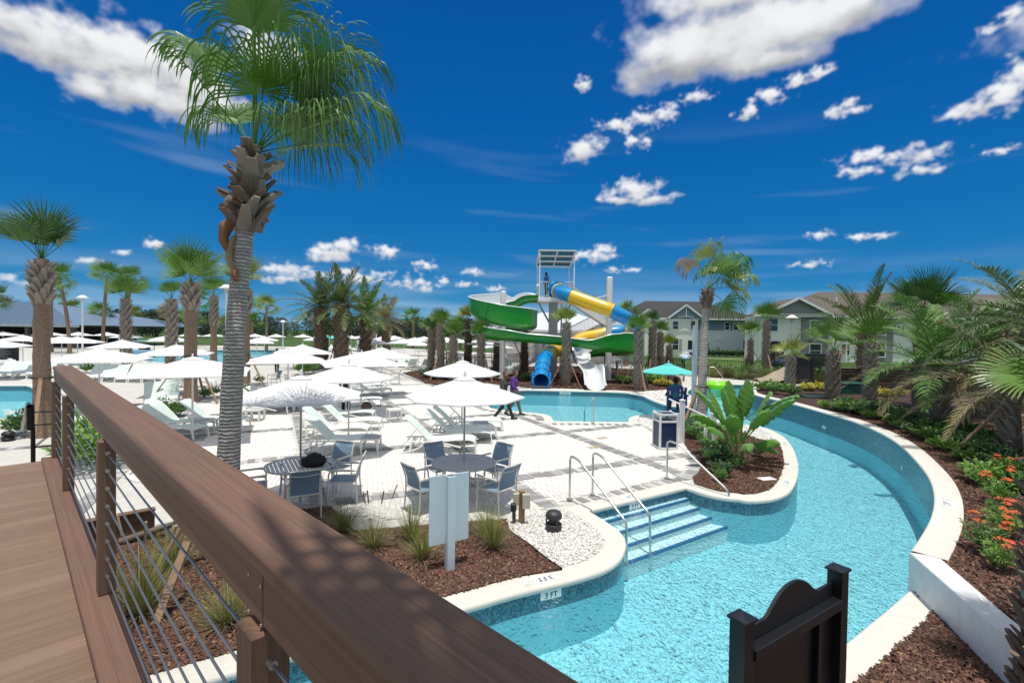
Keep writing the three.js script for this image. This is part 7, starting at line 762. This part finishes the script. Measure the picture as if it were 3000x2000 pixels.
{ const a = [17.6, -26.5], b = [24.5, -25.2], t = thing('board_fence', 'dark brown horizontal board fence with tan posts behind the raised bed', 'fence', [a[0], 0, a[1]], Math.atan2(-(b[1] - a[1]), b[0] - a[0])), L = Math.hypot(b[0] - a[0], b[1] - a[1]), dm = [mat(0.055, 0.027, 0.016, 0.8, { map: T.wood }), mat(0.07, 0.035, 0.02, 0.8, { map: T.wood })], bg = rbox(L / 3 - 0.02, 0.135, 0.03, 0.004); for (let k = 0; k < 10; k++) for (let s = 0; s < 3; s++) part('board', bg, dm[(k + s) % 2], t, [(s + 0.5) * (L / 3), 0.1 + k * 0.148, 0]); for (let s = 0; s <= 3; s++) part('post', rbox(0.13, 1.6, 0.13, 0.006, s * (L / 3), 0.8, 0.06), M.lumber, t); part('cap_board', rbox(L, 0.04, 0.2, 0.005, L / 2, 1.62, 0.03), M.lumberGrey, t); }
{ const a = [18.796, -31.500], p = [17.7, -29.8], t = thing('black_notice_board', 'black notice board on two posts before the tan roofed house', 'notice board', [18.35, 0.0, -30], -0.06); for (const s of [-1, 1]) part('post', rbox(0.12, 1.95, 0.12, 0.006, s * 0.56, 0.975, 0), M.black, t); part('panel', rbox(1.02, 1.25, 0.06, 0.006, 0, 1.2, -0.02), mat(0.02, 0.018, 0.022, 0.45), t); part('rail', rbox(1.02, 0.08, 0.09, 0.006, 0, 0.55, 0.02), M.black, t); part('rail', rbox(1.02, 0.08, 0.09, 0.006, 0, 1.87, 0.02), M.black, t); }
{ const W = 2.4, rows = [], r = rng(9); for (let i = 0; i <= 14; i++) { const row = []; for (let j = 0; j <= 14; j++) { const u = i / 14, v = j / 14, x = -W / 2 + u * W, hgt = (0.15 + 1.25 * Math.pow(u, 1.2)) * Math.pow(Math.sin(Math.PI * Math.min(0.97, 0.03 + v)), 0.45), f = 0.05 * Math.sin(u * 13 + v * 7) + 0.04 * Math.sin(v * 21 - u * 9); row.push(V3(x + f * 0.6, Math.max(0, hgt + f), (v - 0.5) * 1.9 + f)); } rows.push(row); } solo('tarp_cover', grid(rows), mat(0.36, 0.30, 0.22, 0.85), 'khaki tarpaulin draped over something in the grass bed', 'tarpaulin', undefined, [18.4, 0.02, -33.2]); }

// ---------------------------------------------------------------- houses, pavilion, pump house
function windowOn(t, x0, x1, y0, y1, z, o = {}) { const w = part('window', merge([box(x1 - x0 + 0.2, 0.11, 0.1, (x0 + x1) / 2, y1 + 0.05, z + 0.05), box(x1 - x0 + 0.2, 0.11, 0.12, (x0 + x1) / 2, y0 - 0.05, z + 0.06), box(0.1, y1 - y0, 0.1, x0 - 0.05, (y0 + y1) / 2, z + 0.05), box(0.1, y1 - y0, 0.1, x1 + 0.05, (y0 + y1) / 2, z + 0.05), box(x1 - x0, 0.06, 0.06, (x0 + x1) / 2, (y0 + y1) / 2, z + 0.04)]), M.white, t); const gm = o.glass; for (const [a, b] of [[y0, (y0 + y1) / 2 - 0.03], [(y0 + y1) / 2 + 0.03, y1]]) part('pane', box(x1 - x0, b - a, 0.02, (x0 + x1) / 2, (a + b) / 2, z + 0.02), GLASS, w); }
const GLASS = phy(0.02, 0.025, 0.03, 0.08, { clearcoat: 1, clearcoatRoughness: 0.05 });
function hipRoof(x0, x1, z0, z1, y0, rx0, rx1, rz, y1, x0b = x0) { const P = [V3(x0, y0, z0), V3(x1, y0, z0), V3(x1, y0, z1), V3(x0b, y0, z1), V3(rx0, y1, rz), V3(rx1, y1, rz)], tri = [0, 1, 5, 0, 5, 4, 1, 2, 5, 2, 3, 4, 2, 4, 5, 3, 0, 4], g = new THREE.BufferGeometry(), pos = [], uv = []; for (let i = 0; i < tri.length; i++) { const p = P[tri[i]]; pos.push(p.x, p.y, p.z); } g.setAttribute('position', new THREE.Float32BufferAttribute(pos, 3)); g.computeVertexNormals(); const n = g.attributes.normal; for (let i = 0; i < tri.length; i++) { const p = P[tri[i]], side = Math.abs(n.getX(i)) > Math.abs(n.getZ(i)); uv.push((side ? p.z : p.x) / 5, p.y / 2.4); } g.setAttribute('uv', new THREE.Float32BufferAttribute(uv, 2)); return g; }
const siding = (x0, x1, y0, y1, z, m, t, e = 0.19) => { const g = []; for (let y = y0; y < y1 - 0.01; y += e) { const h = Math.min(e, y1 - y); const b = new THREE.BoxGeometry(x1 - x0, h, 0.03), p = b.attributes.position; for (let i = 0; i < p.count; i++) if (p.getZ(i) > 0 && p.getY(i) > 0) p.setZ(i, 0.0); g.push(b.translate((x0 + x1) / 2, y + h / 2, z)); } part('lap_siding', merge(g), m, t); };
const W1 = mat(0.80, 0.785, 0.74, 0.8), W2 = mat(0.70, 0.78, 0.83, 0.75), W3 = mat(0.19, 0.285, 0.37, 0.75), W4 = mat(0.22, 0.22, 0.225, 0.75), RF1 = mat(0.06, 0.057, 0.057, 0.95, { map: rep(T.shingle, 1), bumpMap: rep(T.shingle, 1), bumpScale: 0.03 }), RF2 = mat(0.15, 0.128, 0.105, 0.95, { map: rep(T.shingle, 1), bumpMap: rep(T.shingle, 1), bumpScale: 0.03 });
{ const t = thing('blue_house', 'two storey house with blue and cream siding and dark shingle roof', 'house'), Z = -75; part('wall', box(20, 5.7, 12, 28.0, 2.85, Z - 6.1), W1, t); siding(29.2, 38, 0, 3.9, Z - 0.02, W2, t); siding(29.2, 38, 3.98, 5.7, Z - 0.02, W3, t); part('trim_band', box(8.8, 0.14, 0.08, 33.6, 3.95, Z + 0.02), M.white, t); part('corner_board', box(0.2, 5.7, 0.1, 29.1, 2.85, Z + 0.0), M.white, t); part('corner_board', box(0.2, 5.7, 0.1, 38.0, 2.85, Z + 0.0), M.white, t); part('cream_wing', box(8.2, 5.7, 1.2, 24.6, 2.85, Z + 0.62), W1, t);
  const rf = part('roof', hipRoof(17.2, 38.8, Z + 1.0, Z - 13, 5.8, 22.5, 32, Z - 6, 8.9), RF1, t); part('fascia', merge([box(21.6, 0.22, 0.1, 28, 5.72, Z + 1.0), box(0.1, 0.22, 14, 38.8, 5.72, Z - 6)]), M.white, rf);
  const gb = (x0, x1, xa, y0, y1, z) => { const s = new THREE.Shape(); s.moveTo(x0, y0); s.lineTo(x1, y0); s.lineTo(xa, y1); s.closePath(); part('gable', new THREE.ExtrudeGeometry(s, { depth: 3.5, bevelEnabled: false }), W3, t, [0, 0, z - 3.5]); const e = part('gable_roof', merge([bar([x0 - 0.3, y0 - 0.12, z - 1.6], [xa, y1 + 0.06, z - 1.6], 3.9, 0.14), bar([x1 + 0.3, y0 - 0.12, z - 1.6], [xa, y1 + 0.06, z - 1.6], 3.9, 0.14)]), RF1, t); part('rake_board', merge([bar([x0 - 0.3, y0 - 0.1, z + 0.36], [xa, y1 + 0.08, z + 0.36], 0.08, 0.26), bar([x1 + 0.3, y0 - 0.1, z + 0.36], [xa, y1 + 0.08, z + 0.36], 0.08, 0.26)]), M.white, e); part('king_post', merge([bar([xa, y0 + 0.1, z + 0.3], [xa, y1 - 0.1, z + 0.3], 0.09, 0.06), bar([xa, y0 + 0.3, z + 0.3], [xa + (x1 - x0) * 0.25, y0 + 0.05, z + 0.3], 0.08, 0.06), bar([xa, y0 + 0.3, z + 0.3], [xa - (x1 - x0) * 0.25, y0 + 0.05, z + 0.3], 0.08, 0.06)]), M.white, e); };
  gb(24.2, 29.2, 26.7, 5.85, 7.75, Z + 1.3); gb(19.4, 22.4, 20.9, 5.85, 7.0, Z + 1.3);
  for (const [x0, x1, y0, y1, z] of [[33.4, 34.05, 4.15, 5.25, Z], [34.75, 35.4, 4.15, 5.25, Z], [36.3, 37.0, 1.3, 2.5, Z], [27.6, 28.2, 4.1, 5.4, Z + 1.24], [24.8, 25.7, 0.9, 2.6, Z + 1.24], [21.3, 22.1, 4.1, 5.3, Z + 1.24], [24.8, 25.6, 4.1, 5.3, Z + 1.24], [21.3, 22.1, 1.0, 2.5, Z + 1.24]]) windowOn(t, x0, x1, y0, y1, z); for (const [x, y, z] of [[24.45, 1.75, Z + 1.26], [26.05, 1.75, Z + 1.26]]) part('shutter', box(0.4, 1.7, 0.06, x, y, z), mat(0.32, 0.37, 0.38, 0.7), t); const d = part('door', box(1.0, 2.2, 0.08, 30.4, 1.1, Z + 0.03), W4, t); part('door_handle', new THREE.SphereGeometry(0.05, 8, 6), M.steel, d, [30.78, 1.05, Z + 0.1]); part('porch_shade_panel', box(1.4, 2.4, 0.1, 27.9, 1.2, Z + 1.22), M.black, t); part('meter_box', box(0.6, 0.7, 0.2, 32.3, 1.1, Z + 0.1), mat(0.5, 0.52, 0.52, 0.5), t); part('utility_vent', box(0.9, 0.6, 0.1, 32.6, 2.7, Z + 0.05), W2, t); part('downspout', box(0.1, 5.6, 0.08, 29.5, 2.8, Z + 0.07), M.white, t); }  // black porch panel on the wall stands in for the shade of a recess
{ const t = thing('tan_roof_house', 'long cream and grey townhouse with tan shingle roof', 'house'), Z = -62; part('wall', box(39, 5.8, 13, 58, 2.9, Z - 6.5), W1, t); part('front_wing', box(7.6, 5.8, 2.6, 35.3, 2.9, Z - 1.3), W1, t); const rf = part('roof', hipRoof(31, 78, Z + 0.7, Z - 13.6, 5.95, 44, 72, Z - 6.5, 9.7, 38.6), RF2, t); part('fascia', box(47, 0.24, 0.1, 54.5, 5.86, Z + 0.72), M.white, rf); part('grey_bay', box(3.4, 3.0, 0.3, 39.2, 4.2, Z + 0.15), W4, t); part('grey_bay', box(3.4, 2.4, 0.3, 39.2, 1.35, Z + 0.15), W4, t); part('grey_bay', box(3.6, 5.6, 0.25, 47.5, 2.9, Z + 0.12), W4, t); part('grey_bay', box(3.6, 5.6, 0.25, 56.5, 2.9, Z + 0.12), W4, t); for (let k = 0; k < 5; k++) part('corner_board', box(0.18, 5.7, 0.1, 32 + k * 5.7, 2.85, Z + 0.06), M.white, t);
  const gab = (x0, x1, y0, y1) => { const s = new THREE.Shape(); s.moveTo(x0, y0); s.lineTo(x1, y0); s.lineTo((x0 + x1) / 2, y1); s.closePath(); part('gable', new THREE.ExtrudeGeometry(s, { depth: 4, bevelEnabled: false }), W4, t, [0, 0, Z - 3.1]); const e = part('gable_roof', merge([bar([x0 - 0.3, y0 - 0.1, Z - 1], [(x0 + x1) / 2, y1 + 0.08, Z - 1], 4.6, 0.14), bar([x1 + 0.3, y0 - 0.1, Z - 1], [(x0 + x1) / 2, y1 + 0.08, Z - 1], 4.6, 0.14)]), RF2, t); part('rake_board', merge([bar([x0 - 0.3, y0 - 0.08, Z + 1.34], [(x0 + x1) / 2, y1 + 0.1, Z + 1.34], 0.08, 0.28), bar([x1 + 0.3, y0 - 0.08, Z + 1.34], [(x0 + x1) / 2, y1 + 0.1, Z + 1.34], 0.08, 0.28), bar([x0, y0 + 0.05, Z + 1.3], [x1, y0 + 0.05, Z + 1.3], 0.1, 0.06)]), M.white, e); }; gab(32.2, 40.6, 6.0, 8.0); gab(60, 66, 6.0, 7.6);
  for (const [x0, x1, y0, y1, z] of [[33.2, 34.4, 3.9, 5.5, Z], [38.5, 39.9, 3.5, 5.3, Z + 0.3], [38.5, 39.9, 0.6, 2.3, Z + 0.3], [46.8, 48.2, 3.6, 5.3, Z + 0.26], [46.8, 48.2, 0.8, 2.5, Z + 0.26], [42.8, 43.8, 0.9, 2.3, Z], [52, 53.2, 3.7, 5.3, Z], [55.8, 57.2, 3.6, 5.3, Z + 0.26], [62, 63.3, 3.6, 5.3, Z]]) windowOn(t, x0, x1, y0, y1, z); part('porch_shade_panel', box(2.2, 2.6, 0.12, 34.2, 1.3, Z + 0.02), M.black, t); part('front_door', box(1.0, 2.2, 0.1, 34.6, 1.1, Z + 0.08), mat(0.12, 0.07, 0.05, 0.5), t); part('porch_bracket', merge([bar([33.1, 2.1, Z + 0.15], [33.6, 2.6, Z + 0.15], 0.12, 0.12), bar([35.3, 2.1, Z + 0.15], [34.8, 2.6, Z + 0.15], 0.12, 0.12)]), M.white, t); part('roof_vent', cyl([44, 8.0, Z - 3], [44, 8.7, Z - 3], 0.12), M.white, t); }  // porch darkness is painted: a flat black panel behind the front door
{ const t = thing('pump_house', 'cream pump house with pale metal roof behind the slide tower', 'building'); part('wall', box(12, 3.5, 9, 5.4, 1.75, -56), mat(0.62, 0.60, 0.54, 0.85), t); const rf = part('metal_roof', hipRoof(-1.4, 12.2, -50.6, -61.4, 3.5, 3.4, 7.4, -56, 5.6), mat(0.62, 0.64, 0.65, 0.45), t); part('fascia', box(13.6, 0.2, 0.1, 5.4, 3.44, -50.6), M.white, rf); part('door', box(1.1, 2.2, 0.08, 3.0, 1.1, -51.46), W4, t); const hc = thing('white_arch_canopy', 'low white curved canopy behind the slide stairs', 'canopy', [0, 0, 0]); const rows = []; for (let i = 0; i <= 14; i++) { const a = (i / 14) * Math.PI, row = []; for (let j = 0; j <= 4; j++) row.push(V3(6.2 + Math.cos(a) * 3.6, 2.2 + Math.sin(a) * 1.3, -46 + j * 0.9)); rows.push(row); } part('vault', grid(rows), M.canopy, hc); for (const x of [2.6, 9.8]) for (const z of [-46, -42.4]) part('post', cyl([x, 0, z], [x, 2.2, z], 0.06), M.whitePole, hc); }
{ const t = thing('pavilion', 'open pavilion with blue grey standing seam roof at far left', 'building'), bm = mat(0.19, 0.27, 0.36, 0.4, { metalness: 0.25 }); part('metal_roof', hipRoof(-118, -62, -68, -96, 3.35, -104, -80, -82, 7.2), bm, t); const seams = []; for (let x = -116; x < -64; x += 1.1) { const top = Math.min(1, Math.min((x + 118) / 14, (-62 - x) / 18)); seams.push(bar([x, 3.4, -67.95], [x, 3.4 + 3.85 * top, -68 - 14 * top], 0.05, 0.09)); } part('roof_seams', merge(seams), bm, t); part('eave_beam', box(56, 0.35, 0.3, -90, 3.2, -68.2), mat(0.42, 0.47, 0.5, 0.5), t); for (let k = 0; k < 9; k++) part('column', rbox(0.45, 3.1, 0.45, 0.02, -116 + k * 6.6, 1.55, -68.8), mat(0.08, 0.065, 0.055, 0.8), t); part('back_wall', box(52, 3.1, 0.3, -91, 1.55, -80), mat(0.05, 0.045, 0.04, 0.85), t); part('bar_counter', box(40, 1.1, 0.8, -92, 0.55, -72), mat(0.06, 0.05, 0.045, 0.7), t); }
// lamps along the terraces
[[-40.5, -45, 5.9, 'tall white lamp post with disc shade at far left'], [-19.75, -33, 6.0, 'white disc lamp half hidden behind the ringed trunk'], [-33.6, -70, 4.3, 'distant white lamp post left of the date palms'], [-21.6, -76, 4.3, 'distant white lamp post right of the date palms'], [23.4, -40, 4.8, 'white disc lamp post before the tan roofed house']].forEach(([x, z, h, label]) => { const t = thing('lamp_post', label, 'lamp post', [x, 0, z]); part('pole', cyl([0, 0, 0], [0, h - 0.3, 0], 0.09, 0.07, 12), M.white, t); part('cage', merge([0, 1, 2, 3].map((k) => cyl([Math.cos(k * 1.57) * 0.16, h - 0.45, Math.sin(k * 1.57) * 0.16], [Math.cos(k * 1.57) * 0.16, h, Math.sin(k * 1.57) * 0.16], 0.015, 0.015, 5))), M.white, t); part('lamp', cyl([0, h - 0.4, 0], [0, h - 0.1, 0], 0.1), mat(0.6, 0.6, 0.58, 0.4), t); part('shade', new THREE.LatheGeometry([[0, 0.28], [0.2, 0.24], [0.3, 0.12], [0.52, 0.02], [0.5, 0], [0, 0.04]].map((q) => new THREE.Vector2(...q)), 24), M.white, t, [0, h - 0.05, 0]); });
{ // dark car parked beyond the fence
  const t = thing('parked_car', 'black sport utility car parked beyond the fence', 'car', [26.4, 0.02, -43.5], 0.12), pm = phy(0.008, 0.009, 0.011, 0.25, { clearcoat: 1, clearcoatRoughness: 0.05 }), s = new THREE.Shape(); s.moveTo(-2.35, 0.45); s.lineTo(2.3, 0.45); s.quadraticCurveTo(2.4, 0.7, 2.32, 1.0); s.lineTo(2.2, 1.15); s.quadraticCurveTo(1.95, 1.62, 1.6, 1.66); s.lineTo(-0.1, 1.68); s.quadraticCurveTo(-0.6, 1.62, -1.15, 1.12); s.lineTo(-2.1, 0.98); s.quadraticCurveTo(-2.42, 0.9, -2.35, 0.45); part('body', new THREE.ExtrudeGeometry(s, { depth: 1.72, bevelEnabled: true, bevelSize: 0.06, bevelThickness: 0.07, bevelSegments: 3 }).translate(0, 0, -0.86), pm, t);
  const w = (pts) => { const q = new THREE.Shape(); pts.forEach(([x, y], i) => (i ? q.lineTo(x, y) : q.moveTo(x, y))); q.closePath(); return new THREE.ExtrudeGeometry(q, { depth: 0.02, bevelEnabled: false }); }; for (const z of [0.925, -0.945]) { part('side_window', w([[-0.85, 1.13], [0.35, 1.15], [0.35, 1.58], [-0.1, 1.6], [-0.45, 1.48]]), GLASS, t, [0, 0, z]); part('side_window', w([[0.45, 1.15], [1.75, 1.18], [1.55, 1.56], [0.45, 1.58]]), GLASS, t, [0, 0, z]); } for (const x of [-1.45, 1.45]) for (const z of [-0.88, 0.88]) { const k = part('wheel', new THREE.CylinderGeometry(0.36, 0.36, 0.24, 22).rotateX(1.5708), M.black, t, [x, 0.36, z]); part('rim', new THREE.CylinderGeometry(0.22, 0.22, 0.26, 14).rotateX(1.5708), M.steel, k); } for (const z of [-0.6, 0.6]) part('headlight', rbox(0.1, 0.14, 0.36, 0.03), M.steel, t, [-2.38, 0.85, z]); part('windscreen', rbox(0.75, 0.02, 1.5, 0.01), GLASS, t, [-0.82, 1.43, 0], [0, 0, 0.78]); }
{ const t = thing('utility_cart', 'pale blue utility cart parked among the far left umbrellas', 'cart', [-37.5, 0, -48], 0.1), bm = mat(0.22, 0.42, 0.58, 0.5); part('body', rbox(2.6, 0.55, 1.2, 0.08, 0, 0.65, 0), bm, t); part('roof', rbox(1.5, 0.08, 1.2, 0.03, 0.4, 1.8, 0), bm, t); for (const x of [-0.3, 1.1]) for (const z of [-0.55, 0.55]) part('roof_post', cyl([x, 0.9, z], [x, 1.8, z], 0.03), M.black, t); for (const x of [-0.85, 0.85]) for (const z of [-0.55, 0.55]) part('wheel', new THREE.CylinderGeometry(0.28, 0.28, 0.2, 16).rotateX(1.5708), M.black, t, [x, 0.28, z]); part('seat', rbox(0.5, 0.5, 1.0, 0.05, 0.5, 1.1, 0), M.black, t); }
{ const t = thing('menu_board', 'dark notice board with pale lines of print at the left edge', 'notice board', ((p) => [p[0] - 0.6, 0, p[1]])([-41.428, -39.287]), 0.5), pr = mat(1, 1, 1, 0.6, { map: printed(256, 256, (x) => { x.fillStyle = '#1a1c1f'; x.fillRect(0, 0, 256, 256); x.fillStyle = '#b9a99a'; x.fillRect(150, 12, 80, 60); x.fillStyle = '#8d9296'; for (let k = 0; k < 9; k++) x.fillRect(20, 92 + k * 17, 120 + ((k * 53) % 90), 6); }) }); for (const s of [-1, 1]) part('post', rbox(0.16, 2.0, 0.16, 0.01, s * 0.95, 1.0, 0), M.black, t); part('panel', rbox(1.7, 1.6, 0.08, 0.01, 0, 1.15, 0), M.black, t); part('print', new THREE.PlaneGeometry(1.6, 1.5), pr, t, [0, 1.15, 0.045]); }

renderer.render(scene, camera);
